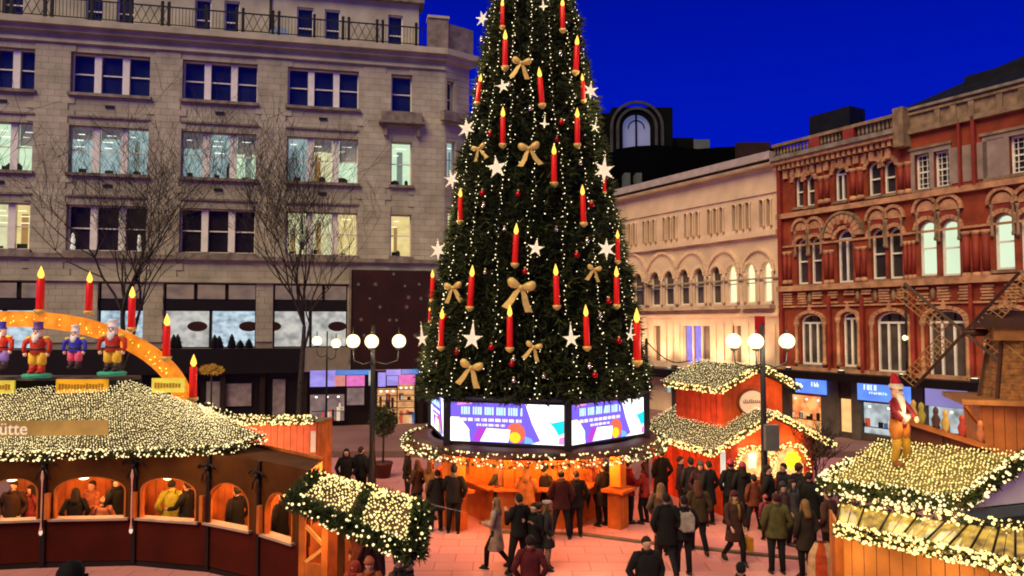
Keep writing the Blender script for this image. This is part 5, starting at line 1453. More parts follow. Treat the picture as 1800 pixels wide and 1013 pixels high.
for (px, t, b), lb in zip(((70, 464, 546), (156, 474, 548), (231, 500, 577), (292, 548, 628), (339, 620, 700)), ('tall red candle above the first nutcracker on the arch', 'red candle on the arch top above the pink trousered figure', 'red candle on the bend of the arch beside the white bearded figure', 'red candle standing off the falling side of the arch', 'red candle at the foot of the arch beside the yellow board')):
    p = at(px, b, AY_); h = (b - t) / F * AY_; candle(p, lb, AG, h / 1.16, 0, 1.05)
# nutcracker figures
def nutcracker(px, pb, pt, label, coat, legs, hat, beard, boots, stand=True, sc=1.0):
    Y = AY_ - .55
    p = at(px, pb, Y); H = at(px, pt, Y).z - p.z
    T = thing('nutcracker', label, 'nutcracker figure', p, 0, 'painted figures under the candle arch'); T.scale = (H * .82, H * .82, H)
    def mt(c, n): return mat('paint_' + n, c, .5, .12, 14, emit=c, estr=.05)  # paint given a slight glow of its own to brighten the figures
    def pc(name, m_, f, par=T): mm = MB(); f(mm); return mm.build(name, m_, par)
    if stand: pc('stand', mt((.05, .40, .25), 'green'), lambda mm: mm.lathe([(.30, -.08), (.32, -.02), (.27, 0)], n=14))
    for sg in (-1, 1):
        lg = pc('leg', mt(*legs), lambda mm: mm.lathe([(.07, .16), (.10, .20), (.105, .40)], (sg * .10, 0, 0), 10))
        pc('boot', mt(*boots), lambda mm: (mm.lathe([(.085, .02), (.08, .16)], (sg * .10, 0, 0), 10), mm.ball((sg * .10, -.06, .035), (.07, .12, .04), 8, 5)), lg)
        ar = pc('arm', mt(*coat), lambda mm: mm.tube([(sg * .17, 0, .66), (sg * .29, -.02, .60), (sg * .31, -.04, .47), (sg * .27, -.05, .40)], [.06, .06, .05, .045], 8))
        pc('hand', mt((.85, .6, .45), 'skin'), lambda mm: mm.ball((sg * .27, -.05, .37), .045, 8, 6), ar)
        pc('epaulette', mt((.85, .6, .1), 'gold'), lambda mm: mm.ball((sg * .21, 0, .69), (.09, .08, .04), 8, 5))
    pc('coat', mt(*coat), lambda mm: mm.ell([(.38, .19, .14), (.46, .16, .12), (.56, .17, .13), (.67, .20, .13), (.71, .10, .08)], 12))
    pc('belt', mt((.05, .03, .03), 'black'), lambda mm: mm.ell([(.45, .17, .13), (.49, .17, .13)], 12))
    hd = pc('head', mt((.85, .6, .45), 'skin'), lambda mm: (mm.ell([(.69, .08, .08), (.73, .11, .11), (.80, .115, .11), (.86, .11, .10)], 12), mm.ball((0, -.115, .79), (.02, .03, .025), 6, 5)))
    for sg in (-1, 1): pc('eye', mt((.03, .03, .08), 'dark'), lambda mm: mm.ball((sg * .042, -.105, .82), .015, 6, 5), hd)
    pc('mouth', mt((.6, .05, .05), 'lip'), lambda mm: mm.box(-.03, .03, -.122, -.10, .755, .768), hd)
    pc('beard', mt(*beard), lambda mm: mm.ell([(.60, .03, .02, 0, -.13), (.66, .08, .04, 0, -.12), (.74, .10, .05, 0, -.09), (.77, .10, .04, 0, -.07)], 10))
    pc('hat', mt(*hat), lambda mm: mm.lathe([(.12, .85), (.125, .87), (.105, .88), (.10, .97), (.12, 1.0), (.02, 1.01)], n=12))
red, blue, yel, whi = ((.55, .04, .02), 'red'), ((.05, .05, .5), 'blue'), ((.95, .55, .05), 'yellow'), ((.85, .83, .8), 'white')
nutcracker(65, 657, 566, 'red coated nutcracker with purple hat and yellow trousers on a green stand', red, yel, ((.16, .08, .28), 'purple'), whi, red)
nutcracker(131, 648, 572, 'smaller figure in blue and white with pink trousers between the two nutcrackers', blue, ((.9, .12, .22), 'pink'), whi, whi, ((.1, .1, .1), 'black'), False)
nutcracker(197, 653, 562, 'white bearded figure in red coat with pale hat beside the falling arch', red, yel, whi, whi, ((.08, .08, .1), 'black'))
nutcracker(0, 650, 566, 'figure with violet trousers cut by the picture edge under the arch', red, ((.3, .2, .6), 'violet'), blue, whi, ((.1, .1, .1), 'black'), False)
lamp(arch, (.2, -1.3, zpl + 1.2), 15, (1, .62, .28), .2, 'arch_glow')

# ------------------------------------------------------------------ porch roof with thick garlands at the end of the left stall
PS = thing('garlanded_porch', 'low porch with bulging light nets and thick garlands over an orange lattice entrance', 'porch', (0, 0, 0))
Pa, Pb, Pc, Pd = at(560, 838, 15.2), at(738, 885, 13.3), at(728, 975, 12.5), at(512, 880, 14.2)
m = MB(); nrm = (Pb - Pa).cross(Pd - Pa).normalized(); nrm = nrm if nrm.z > 0 else -nrm; dn = -nrm * .08
m.add([Pa, Pb, Pc, Pd, Pa + dn, Pb + dn, Pc + dn, Pd + dn], [(0, 1, 2, 3), (7, 6, 5, 4), (0, 4, 5, 1), (1, 5, 6, 2), (2, 6, 7, 3), (3, 7, 4, 0)])
Pe, Pf = Pb + Vector((.8, 1.3, -.5)), Pa + Vector((.8, 1.3, -.5)); m.add([Pa, Pb, Pe, Pf], [(0, 1, 2, 3)]); m.build('roof', mat('porch_roof_cloth', (.06, .03, .015), .8, .2, 4), PS)
def qd(u0, u1, v0, v1):
    f = lambda u, v: Pa.lerp(Pb, u).lerp(Pd.lerp(Pc, u), v); return (f(u0, v0), f(u1, v0), f(u1, v1), f(u0, v1))
WARMG = glow('warm_bulb_gold', (1.0, .76, .28), 1.7)
net('roof_net_bulbs', qd(.10, .48, .0, .80), .080, .021, WARMG, PS, .06, .1, .09); net('roof_net_bulbs', qd(.60, .95, .0, .90), .080, .021, WARMG, PS, .06, .1, .09)
garland([Pa, Pd], .17, 380, PS, 20, .02); garland([Pd, Pc], .16, 900, PS, 130, .022, WARM2); garland([Pb + Vector((.05, 0, -.05)), Pc], .17, 700, PS, 35, .022, WARM2)
garland([qd(.53, .53, 0, 1)[0], qd(.53, .53, 0, 1)[3]], .13, 260, PS, 10, .02); garland([Pa, Pb], .1, 200, PS, 100, .024)
for px, Y in ((532, 15.0), (572, 14.6), (600, 14.2)):
    q_ = at(px, 940, Y); ztop_ = at(px, 905 if px < 560 else 915, Y).z
    m = MB(); m.box(q_.x - .06, q_.x + .06, Y - .06, Y + .06, 0, max(ztop_, 1.9)); m.build('post', WOOD if px != 600 else WOOD_D, PS)
a, b = at(538, 950, 14.9), at(572, 950, 14.7)
for s in (0, 1):
    m = MB(); m.bar((a.x, a.y, .9 if s else 1.6), (b.x, b.y, 1.25), .05, .07); m.build('lattice_brace', mat('yellow_lit_wood', (.7, .33, .08), .6, .1, 4), PS)
m = MB(); m.bar((a.x, a.y, .45), (b.x, b.y, .45), .06, .9); m.build('lower_panel', WOOD, PS)
m = MB(); q_ = FP[5]; m.bar((q_.x, q_.y + .05, .9), (at(640, 900, 17).x, 17.0, .9), .06, 1.8); m.build('inner_wall', WOOD, PS)
q_ = at(600, 900, 15.4); lamp(PS, (q_.x + .2, 15.2, 2.0), 60, (1, .42, .10), .2); lamp(PS, (at(560, 900, 14).x, 14.1, 1.5), 18, (1, .5, .15), .15)
q_ = qd(.3, .8, .5, .5); 
for c_ in (q_[0], q_[1]): lamp(PS, c_ + Vector((.1, -.5, .5)), 16, (1, .82, .45), .3, 'net_glow')

# ================================================================== red two tiered hut behind the lamp
RHo = Vector((6.15, 21.9, 0)); RHa = math.atan2(1.2, 3.4) 
RH = thing('red_gabled_hut', 'two tiered red boarded hut with gabled roofs covered in lights and a round sign', 'hut', RHo, RHa)
# local: x along the gable front, y back along the side
W_, D_ = 3.3, 4.0
def G(a, b, c): return Vector((a, b, c))
ez, az = 2.10, 2.86
slats((0, 0, 0), (0, D_, 0), 0, ez, 12, REDWOOD, RH, .05, .035); slats((0, 0, 0), (.55, 0, 0), 0, ez, 2, REDWOOD, RH); slats((W_ - .35, 0, 0), (W_, 0, 0), 0, ez, 2, REDWOOD, RH); slats((W_, 0, 0), (W_, D_, 0), 0, ez, 8, REDWOOD, RH)
m = MB(); m.prism([(0, 1.95), (W_, 1.95), (W_, ez), (W_ / 2, az), (0, ez)], .0, .06); m.build('gable', mat('orange_gable_boards', (.70, .10, .015), .6, .15, 3, ov=.2), RH)
m = MB(); m.wall(0, W_, .95, 1.95, .3, .34, []); m.build('back_display', room('hut_display', (1.0, .55, .18), (.75, .16, .03), 1.5, 5, 5), RH)
slats((.5, .02, 0), (W_ - .3, .02, 0), 0, .95, 6, REDWOOD, RH)
def roofslab(name, x_e, z_e, x_r, z_r, y0, y1, par): 
    mm = MB(); mm.add([(x_e, y0, z_e), (x_e, y1, z_e), (x_r, y1, z_r), (x_r, y0, z_r), (x_e, y0, z_e - .07), (x_e, y1, z_e - .07), (x_r, y1, z_r - .07), (x_r, y0, z_r - .07)], [(0, 1, 2, 3), (7, 6, 5, 4), (0, 4, 5, 1), (1, 5, 6, 2), (2, 6, 7, 3), (3, 7, 4, 0)]); mm.build(name, ROOFB, par)
    q = net('roof_net_bulbs', (G(x_r, y0, z_r), G(x_r, y1, z_r), G(x_e, y1, z_e), G(x_e, y0, z_e)), .088, .0145, NETB, par)
roofslab('roof', -.55, ez - .16, W_ / 2, az + .12, -.35, D_ + .2, RH); roofslab('roof', W_ + .5, ez - .16, W_ / 2, az + .12, -.35, D_ + .2, RH)
garland([G(-.55, -.38, ez - .2), G(W_ / 2, -.38, az + .1), G(W_ + .5, -.38, ez - .2)], .08, 300, RH, 330, .024, WARM); garland([G(-.55, -.38, ez - .2), G(-.55, D_, ez - .2)], .08, 240, RH, 280, .024, WARM)
# upper tier
U0, U1, UY0, UY1 = .55, W_ - .55, .7, 3.3; uz0, uz1, uaz = az - .45, 3.72, 4.18
slats((U0, UY0, 0), (U0, UY1, 0), uz0 - .6, uz1, 9, REDWOOD, RH, .05, .035); slats((U0, UY0, 0), (U1, UY0, 0), uz0 - .2, uz1, 7, mat('orange_gable_boards', (.6, .1, .02)), RH); slats((U1, UY0, 0), (U1, UY1, 0), uz0 - .6, uz1, 6, REDWOOD, RH)
m = MB(); m.prism([(U0, uz1), (U1, uz1), (W_ / 2, uaz)], UY0, UY0 + .06); m.build('gable', mat('orange_gable_boards', (.6, .1, .02)), RH)
roofslab('upper_roof', U0 - .4, uz1 - .1, W_ / 2, uaz + .15, UY0 - .4, UY1 + .3, RH); roofslab('upper_roof', U1 + .4, uz1 - .1, W_ / 2, uaz + .15, UY0 - .4, UY1 + .3, RH)
garland([G(U0 - .4, UY0 - .42, uz1 - .12), G(W_ / 2, UY0 - .42, uaz + .15), G(U1 + .4, UY0 - .42, uz1 - .12)], .09, 260, RH, 200, .024, WARM); garland([G(U0 - .4, UY0 - .42, uz1 - .12), G(U0 - .4, UY1, uz1 - .12)], .08, 200, RH, 150, .024, WARM)
# round sign
m = MB(); m.prism([(W_ / 2 - .1 + .48 * math.cos(t), 3.20 + .36 * math.sin(t)) for t in [2 * math.pi * k / 28 for k in range(28)]], UY0 - .10, UY0 - .04); rs_ = m.build('round_sign', mat('pale_sign_board', (.72, .50, .32), .5, .08, 5, emit=(1, .6, .35), estr=.3), RH)
m = MB(); 
for k in range(28):
    t0, t1 = 2 * math.pi * k / 28, 2 * math.pi * (k + 1) / 28; m.prism([(W_ / 2 - .1 + r_ * math.cos(t) * 1.0, 3.20 + r_ * .77 * math.sin(t)) for r_, t in ((.47, t0), (.52, t0), (.52, t1), (.47, t1))], UY0 - .12, UY0 - .03)
m.build('sign_rim', WOOD_M, rs_)
rs3 = np.random.default_rng(8); m = MB()
for k in range(9): xx = W_ / 2 - .42 + k * .072; m.box(xx, xx + .03, UY0 - .115, UY0 - .101, 3.18, 3.18 + rs3.uniform(.06, .12)); m.box(xx, xx + .05, UY0 - .115, UY0 - .101, 3.17, 3.19)
m.build('lettering', mat('grey_letters', (.18, .12, .10), .6, 0), rs_, kind='stuff')
# arched serving openings outlined with lights
for cx2 in (1.08, 2.38):
    m = MB(); m.arcring(cx2, 1.35, .52, .62, -.06, .04, 0, 180, 16); m.build('serving_arch', WOOD, RH)
    pts = [G(cx2 + .66 * math.cos(math.pi * k / 12), -.1, 1.35 + .62 * math.sin(math.pi * k / 12)) for k in range(13)]; pts = [G(cx2 + .66, -.1, .9)] + pts + [G(cx2 - .66, -.1, .9)]
    garland(pts, .06, 160, RH, 150, .022, WARM)
m = MB(); m.bar((.3, -.05, 1.0), (3.0, -.05, 1.0), .35, .06); m.build('counter', WOOD, RH)
m = MB(); star = star_mesh(9, .33, .22, .08); star.v = [(x + 2.35, y - .22, z + 1.52) for x, y, z in star.v]; star.build('yellow_star_lantern', glow('yellow_lantern', (1.0, .85, .02), 1.6), RH)
m = MB(); m.box(.85, 1.12, -.12, -.08, 1.35, 1.78); m.build('menu_board', mat('pale_menu', (.6, .65, .6), .5, .1, 4, emit=(.7, .8, .7), estr=.5), RH)
m = MB(); m.box(-.08, .06, -.1, -.04, .9, 1.9); m.build('corner_notice', mat('pale_menu', (.6, .65, .6)), RH)
for q_ in ((1.0, -.5, 2.0, 30), (2.4, -.5, 2.0, 30), (-.8, 1.5, 2.0, 26), (-.5, .8, 3.3, 14), (2.2, 0, 3.5, 14)): lamp(RH, q_[:3], q_[3] * 1.15, (1, .5, .2), .2, 'hut_light')
# ================================================================== near stall with a roof of lights
NS = thing('light_roofed_stall', 'orange boarded stall nearest the camera whose roof is a dense yellow carpet of lights', 'market stall', (0, 0, 0))
A_, B_, C_, D_ = at(1545, 778, 13.6), at(1800, 803, 12.0), at(1688, 886, 11.55), at(1441, 850, 13.1)
m = MB(); nrm = (B_ - A_).cross(D_ - A_).normalized(); nrm = nrm if nrm.z > 0 else -nrm; dn = -nrm * .1
m.add([A_, B_, C_, D_, A_ + dn, B_ + dn, C_ + dn, D_ + dn], [(0, 1, 2, 3), (7, 6, 5, 4), (0, 4, 5, 1), (1, 5, 6, 2), (2, 6, 7, 3), (3, 7, 4, 0)])
W2 = Vector(((B_ - C_).x, (B_ - C_).y, -.65)); E_ = B_ + W2; F_ = A_ + W2; m.add([A_, B_, E_, F_], [(0, 1, 2, 3)]); m.build('roof', mat('yellow_lit_roof_cloth', (.20, .15, .05), .8, .3, 6), NS)
NETY = glow('net_bulb_yellow', (1.0, .76, .24), 1.5)
net('roof_net_bulbs', (A_, B_, C_, D_), .056, .0145, NETY, NS, .02, .12, .05)
garland([D_ + Vector((0, 0, -.02)), C_], .13, 520, NS, 230, .020, WARM2); garland([C_, B_ + Vector((0, 0, -.04)), B_ + (B_ - C_) * .5], .12, 560, NS, 190, .022, WARM2); garland([D_, D_.lerp(A_, .5)], .10, 200, NS, 90, .022, WARM2)
# gable end: pale panel over dark green boards
g0, g1 = C_ + Vector((-.0, .04, -.12)), Vector((E_.x, E_.y + .04, C_.z - .12))
GP = mat('pale_gable_panel', (.72, .66, .58), .5, .08, 2); GG = mat('dark_green_boards', (.02, .045, .035), .5, .2, 3)
u = (g1 - g0).normalized()
sh_ = Vector((-.02, .06, -.1)); m = MB(); m.add([C_ + sh_, E_ + sh_, B_ + sh_, C_ + sh_ + Vector((0, .05, 0)), E_ + sh_ + Vector((0, .05, 0)), B_ + sh_ + Vector((0, .05, 0))], [(0, 1, 2), (5, 4, 3)]); m.build('gable_panel', GP, NS)
for k in range(3):
    p = g0 + Vector((0, 0, -.09 - k * .17)); q = g1 + Vector((0, 0, -.09 - k * .17)); m = MB(); m.bar(p, q, .05, .16); m.build('board', GG if k else mat('green_grey_board', (.09, .12, .11), .4, .1, 3), NS)
# low awning, its panels given their own glow for the lights behind
a0, a1, a2 = at(1478, 905, 12.5), at(1690, 905, 11.2), at(1812, 905, 10.9); a0.z = a1.z = a2.z = 2.62
b0, b1, b2 = at(1470, 930, 12.0), at(1640, 966, 10.75), at(1830, 1006, 9.9)
AWN = room('lit_awning', (1.0, .58, .06), (.12, .06, .012), .8, 5, 1.2)
n = 18
for i in range(n):
    t0, t1 = i / n, (i + 1) / n - .006
    def top(t): return a0.lerp(a1, t * 2) if t < .5 else a1.lerp(a2, t * 2 - 1)
    def bot(t): return b0.lerp(b1, t * 2) if t < .5 else b1.lerp(b2, t * 2 - 1)
    m = MB(); p = [top(t0), top(t1), bot(t1), bot(t0)]; m.add(p + [q + Vector((0, 0, -.02)) for q in p], [(0, 1, 2, 3), (7, 6, 5, 4), (0, 4, 5, 1), (1, 5, 6, 2), (2, 6, 7, 3), (3, 7, 4, 0)]); m.build('awning_panel', AWN, NS)
for i in range(0, n, 2):
    m = MB(); m.tube([top(i / n) + Vector((0, 0, .03)), bot(i / n) + Vector((0, 0, .03))], .018, 5); m.build('awning_rib', BLACKISH, NS)
garland([b0, b1, b2], .10, 800, NS, 520, .021, WARM)
garland([a0 + Vector((0, 0, .05)), a1 + Vector((0, 0, .05)), a2], .09, 300, NS, 200, .022, WARM)
OWD = mat('orange_counter_boards', (.62, .22, .045), .45, .15, 2, .08, 25)
w0, w1, w2 = b0 + Vector((.12, .12, 0)), b1 + Vector((.06, .16, 0)), b2 + Vector((.06, .16, 0))
for a, b, k in ((w0, w1, 7), (w1, w2, 7)): slats((a.x, a.y, 0), (b.x, b.y, 0), 0, 2.24, k, OWD, NS, .05, .012)
slats((w0.x, w0.y, 0), (D_.x + .3, D_.y + .3, 0), 0, 2.3, 6, OWD, NS)
m = MB(); m.bar((w0.x - .05, w0.y, 1.15), (w0.x - .05, w0.y, 2.25), .14, .14, (0, 1, 0)); m.build('post', WOOD, NS)
for p in (b0, b1, b2): lamp(NS, p + Vector((-.15, -.35, -.1)), 12, (1, .75, .32), .2, 'garland_glow')
for t in (.2, .6, .95): lamp(NS, D_.lerp(C_, t) + Vector((-.3, -.35, .15)), 10, (1, .8, .4), .2, 'garland_glow')
lamp(NS, A_.lerp(C_, .5) + Vector((-.1, 0, .9)), 22, (1, .8, .4), .3, 'net_glow')

# painted wooden figure standing on that roof
gp = at(1582, 818, 12.85)
GN = thing('roof_figure', 'bearded wooden figure in red hat and orange breeches standing on the carpet of lights', 'figure', gp, R(28))
H = 1.52; GN.scale = (H * .68, H * .72, H)
def paint(n, c, e=.02): return mat('figure_' + n, c, .5, .1, 8, emit=c, estr=e)  # colours emit a little, brightness added to a figure that is no lamp
def gpart(name, m_, f, par=None): mm = MB(); f(mm); return mm.build(name, m_, par or GN)
for sg, dx in ((-1, -.10), (1, .13)):
    lg = gpart('leg', paint('yellow', (.50, .26, .02), .02), lambda mm: mm.tube([(sg * .08, 0, .44), (dx * 1.1, -.03, .24), (dx * 1.35, 0, .05)], [.085, .065, .05], 9))
    gpart('breeches', paint('orange', (.50, .15, .02)), lambda mm: mm.tube([(sg * .07, 0, .50), (sg * .10, -.01, .40), (dx * 1.05, -.02, .30)], [.10, .105, .075], 9), lg)
    gpart('boot', paint('brown', (.20, .07, .02)), lambda mm: (mm.ball((dx * 1.4, -.06, .03), (.055, .11, .04), 8, 5)), lg)
gpart('jacket', paint('dark_red', (.20, .008, .014)), lambda mm: mm.ell([(.43, .14, .11), (.50, .15, .12), (.60, .13, .11, -.01, 0), (.70, .15, .11, -.03, 0), (.76, .08, .07, -.04, 0)], 12))
gpart('sash', paint('cream', (.62, .50, .38)), lambda mm: mm.tube([(-.16, -.10, .60), (0, -.14, .54), (.15, -.10, .56)], .035, 7))
for sg in (-1, 1):
    ar = gpart('arm', paint('dark_red', (.3, .012, .02)), lambda mm: mm.tube([(sg * .13 - .03, 0, .71), (sg * .22, -.06, .60), (sg * .17, -.17, .53)], [.055, .05, .04], 8))
    gpart('hand', paint('skin', (.62, .36, .24)), lambda mm: mm.ball((sg * .16, -.20, .52), .04, 8, 6), ar)
gh = gpart('head', paint('skin', (.62, .36, .24)), lambda mm: (mm.ball((-.05, 0, .83), (.085, .085, .095), 12, 8), mm.ball((-.05, -.09, .82), (.02, .03, .02), 6, 5)))
gpart('beard', paint('white_beard', (.66, .56, .46)), lambda mm: mm.ell([(.60, .02, .02, -.06, -.13), (.68, .06, .04, -.06, -.11), (.78, .085, .05, -.05, -.06), (.82, .08, .03, -.05, -.05)], 10))
for sg in (-1, 1): gpart('eye', paint('black', (.01, .01, .01)), lambda mm: mm.ball((-.05 + sg * .03, -.078, .85), .012, 6, 4), gh)
gpart('hat', paint('hat_red', (.40, .012, .02)), lambda mm: mm.tube([(-.05, 0, .87), (-.055, .01, .93), (-.09, .01, 1.0), (-.14, .0, 1.03)], [.10, .085, .05, .02], 10)); gpart('hat_trim', paint('cream', (.62, .5, .38)), lambda mm: mm.lathe([(.09, -.02), (.108, 0), (.105, .025), (.09, .04)], (-.05, 0, .88), 12))

# ================================================================== windmill decoration and upper deck behind it
WY = 15.6
WM = thing('wooden_windmill', 'brown wooden windmill decoration with four lattice sails on a boarded cabin', 'windmill', (at(1792, 700, WY).x, WY, 0), R(-20))
s_ = WY / F
WICK = mat('brown_shingle', (.19, .075, .018), .7, .3, 9, .3, 30); TAN = mat('tan_boards', (.26, .11, .03), .6, .15, 4); LAT = mat('lattice_wood', (.30, .15, .05), .6, .2, 5); DRK = mat('dark_beam', (.05, .02, .01), .5, .1, 3)
zt0, zt1 = at(1792, 705, WY).z, at(1792, 598, WY).z; zc1 = at(1792, 548, WY).z
m = MB(); rows = 9
for j in range(rows):
    za = zt0 + (zt1 - zt0) * j / rows; zb2 = zt0 + (zt1 - zt0) * (j + 1) / rows; ra_ = .72 - .22 * j / rows
    m = MB(); m.lathe([(ra_ + .02, za), (ra_ - .02, zb2 + .01)], n=8, smooth=False); m.build('tower_course', WICK, WM)
for sg in range(8):
    t = math.pi * 2 * sg / 8; m = MB(); m.bar((.75 * math.cos(t), .75 * math.sin(t), zt0), (.53 * math.cos(t), .53 * math.sin(t), zt1), .06, .06); m.build('corner_batten', DRK, WM)
m = MB(); m.prism([(-.55, zt1), (.55, zt1), (.55, zt1 + .28), (-.55, zt1 + .28)], -.55, .55); m.build('cap_wall', TAN, WM)
m = MB(); m.add([(-.8, -.62, zt1 + .26), (.75, -.62, zt1 + .26), (.75, .62, zt1 + .26), (-.8, .62, zt1 + .26), (-.55, -.2, zc1 + .02), (.75, -.2, zc1 + .02), (.75, .2, zc1 + .02), (-.55, .2, zc1 + .02)], [(0, 1, 5, 4), (2, 3, 7, 6), (4, 5, 6, 7), (0, 4, 7, 3), (1, 2, 6, 5)]); m.build('cap_roof', DRK, WM)
m = MB(); m.add([(.30, -.63, zt1 + .05), (.60, -.63, zt1 - .05), (.60, -.4, zc1 - .1), (.42, -.4, zc1 - .1)], [(0, 1, 2, 3)]); m.build('side_board', mat('mustard_board', (.30, .17, .02), .6, .1, 4), WM)
hubp = Vector((-.98, -.05, at(1718, 585, WY).z))
m = MB(); m.tube([(-.5, 0, hubp.z), (-1.05, -.05, hubp.z)], .08, 8); m.build('axle', DRK, WM)
SM_ = Matrix.Rotation(R(-58), 4, 'Z')
for ang in (50, 137, 230, 317):
    d = SM_.inverted().to_3x3() @ Vector((0, 0, 0)); 
    ca, sa = math.cos(R(ang)), math.sin(R(ang))
    ax = Vector((.88, -.47, 0)).normalized()       # across direction of the sail plane
    def sp(l, w): return hubp + ax * (ca * l - sa * w) + Vector((0, 0, sa * l + ca * w))
    m = MB(); m.bar(sp(0, 0), sp(1.62, 0), .06, .06, (0, 1, 0)); arm = m.build('sail', DRK, WM)
    m = MB()
    sgn = 1 if ang in (137, 317) else -1
    for w_ in (.0, .12, .24, .34): m.bar(sp(.35, sgn * w_), sp(1.6, sgn * w_), .022, .025, (0, 1, 0))
    for k in range(12): m.bar(sp(.35 + k * 1.25 / 11, 0), sp(.35 + k * 1.25 / 11, sgn * .34), .022, .025, (0, 1, 0))
    m.build('lattice', LAT, arm, kind='stuff')
# cabin and supporting stall
zk = at(1792, 805, WY).z
CBW = mat('orange_brown_cabin', (.40, .13, .03), .5, .18, 3, .1, 20)
slats((-.85, -.7, 0), (.95, -.7, 0), zk, zt0 - .02, 9, CBW, WM); slats((-.85, -.7, 0), (-.85, .8, 0), zk, zt0 - .02, 7, CBW, WM)
m = MB(); m.box(-1.25, 1.2, -1.0, 1.0, zt0 - .02, zt0 + .08); m.build('cabin_roof', TAN, WM)
for xx in (-.85, .9): m = MB(); m.bar((xx, -.74, zt0 - .5), (xx - .35, -.98, zt0 - .05), .06, .06); m.build('brace', WOOD, WM)
m = MB(); m.box(-1.0, 1.2, -.9, 1.0, 2.7, zk); m.build('cabin_base', mat('dark_red_brown', (.08, .022, .01), .6, .15, 3), WM); m = MB(); m.box(-.9, 1.1, -.8, .9, 0, 2.7); m.build('support', BLACKISH, WM)
lamp(WM, (-.9, -1.6, zt0 + .2), 30, (1, .6, .25), .2, 'mill_light')
lamp(WM, (-1.6, -1.6, zk + .0), 16, (1, .6, .25), .2, 'mill_light')
p, q = at(1598, 742, 15.2), at(1742, 788, 14.6)
DKK = thing('upper_deck', 'brown wooden deck rail with small carved figures beside the windmill cabin', 'deck', (0, 0, 0))
m = MB(); m.bar(p, q, .14, .10); m.build('rail', CBW, DKK)
m = MB(); m.bar(p + Vector((0, .12, -.3)), q + Vector((0, .12, -.26)), .08, .48); m.build('panel', mat('dark_red_brown', (.08, .022, .01)), DKK)
for t in (.02, .5, .97):
    r_ = p.lerp(q, t); m = MB(); m.box(r_.x - .07, r_.x + .07, r_.y + .05, r_.y + .2, 0, r_.z); m.build('post', DRK, DKK)
FG = 'little carved figures on the deck rail'
for k, (t, c, lb) in enumerate(((.06, (.55, .35, .1), 'small ochre carved figure at the far end of the deck rail'), (.16, (.35, .3, .05), 'small olive carved figure next to the ochre one on the deck rail'), (.34, (.08, .04, .03), 'small dark carved figure on the deck rail under the lilac sign'), (.46, (.6, .4, .1), 'small golden carved figure halfway along the deck rail'), (.66, (.4, .05, .03), 'small red carved figure before the bright shop display'), (.88, (.45, .15, .05), 'small rust coloured carved figure nearest the windmill cabin'))):
    r_ = p.lerp(q, t); m = MB(); m.lathe([(.075, .05), (.06, .12), (.085, .22), (.04, .32), (.055, .38), (.045, .44), (.01, .48)], n=10)
    o = m.build('carved_figure', mat('carved_%d' % k, c, .6, .1, 6), None, r_); tag(o, lb, 'figurine', FG)

# ================================================================== planters, terrace, odds and ends
def planter(px, py, Y, h, label, rad=.42):
    g = at(px, py, Y); g.z = 0; T = thing('potted_shrub', label, 'potted plant', g)
    m = MB(); m.lathe([(.26, 0), (.34, .5), (.38, .52), (.36, .58), (.3, .56)], n=14); m.build('pot', mat('dark_pot', (.07, .02, .02), .6, .1, 3), T)
    m = MB(); m.tube([(0, 0, .5), (.02, 0, h - rad)], .04, 6); m.build('stem', BARK, T)
    v = rng.normal(0, 1, (700, 3)); v /= np.linalg.norm(v, axis=1)[:, None]; rr_ = rng.uniform(.15, 1.25, (700, 1)) ** .6
    sprigs('foliage', v * rr_ * [rad, rad, rad * 1.2] + [0, 0, h - rad * .3], v, .13, .03, mat('olive_leaves', (.06, .07, .03), .7, .3, 5), T, 4, .8)
planter(673, 835, 27.3, 2.2, 'dark potted shrub with an olive crown beside the street lamp', .42)
# terrace below the camera, seen only by its parapet head in the picture foreground
ST = mat('terrace_stone', (.30, .26, .23), .8, .15, 2)
TER = thing('viewing_terrace', 'stone viewing terrace with steps that the nearest onlookers stand on', 'terrace', (0, 0, 0))
m = MB(); m.box(-7, 7, -6, 6.3, 0, 2.05); m.build('platform', ST, TER)
for k in range(6): m = MB(); m.box(-7, 7, 6.3 + k * .35, 6.65 + k * .35, 0, 1.72 - k * .33); m.build('step', ST, TER)
# distant street side filling the gap behind the tree
GB = thing('far_street_building', 'plain dim stone building closing the street behind the Christmas tree', 'building', (-.5, 62, 0), R(4))
hg = [( -7 + k * 2.2, -5.8 + k * 2.2, 3.6 + j * 3.7, 5.8 + j * 3.7) for k in range(8) for j in range(3)]
m = MB(); m.wall(-9, 12, 0, 13.5, 0, .6, hg); m.box(-9, 12, .6, 6, 0, 13.4); m.build('wall', mat('far_dim_stone', (.20, .15, .13), .8, .15, 1), GB)
for h in hg: m = MB(); m.box(h[0], h[1], .3, .4, h[2], h[3]); m.build('window', BROWNGLASS, GB)
m = MB(); m.box(-9.2, 12.2, -.4, 6, 13.5, 13.9); m.build('cornice', STONE_D, GB)
# overhead cable from the kiosk side post to the cream building
c0, c1 = at(1136, 600, 26), at(1212, 634, 30)
CBL = thing('cable_post', 'thin dark post with a sagging cable between the kiosk and the red hut', 'post', (c0.x, 26, 0))
m = MB(); m.tube([(0, 0, 0), (0, 0, c0.z + .1)], .05, 6); m.build('pole', DRK, CBL)
pts = [Vector((0, 0, c0.z)).lerp(Vector((c1.x - c0.x, c1.y - 26, c1.z)), k / 10) - Vector((0, 0, .35 * math.sin(math.pi * k / 10))) for k in range(11)]
m = MB(); m.tube(pts, .022, 5); m.build('cable', IRON, CBL)

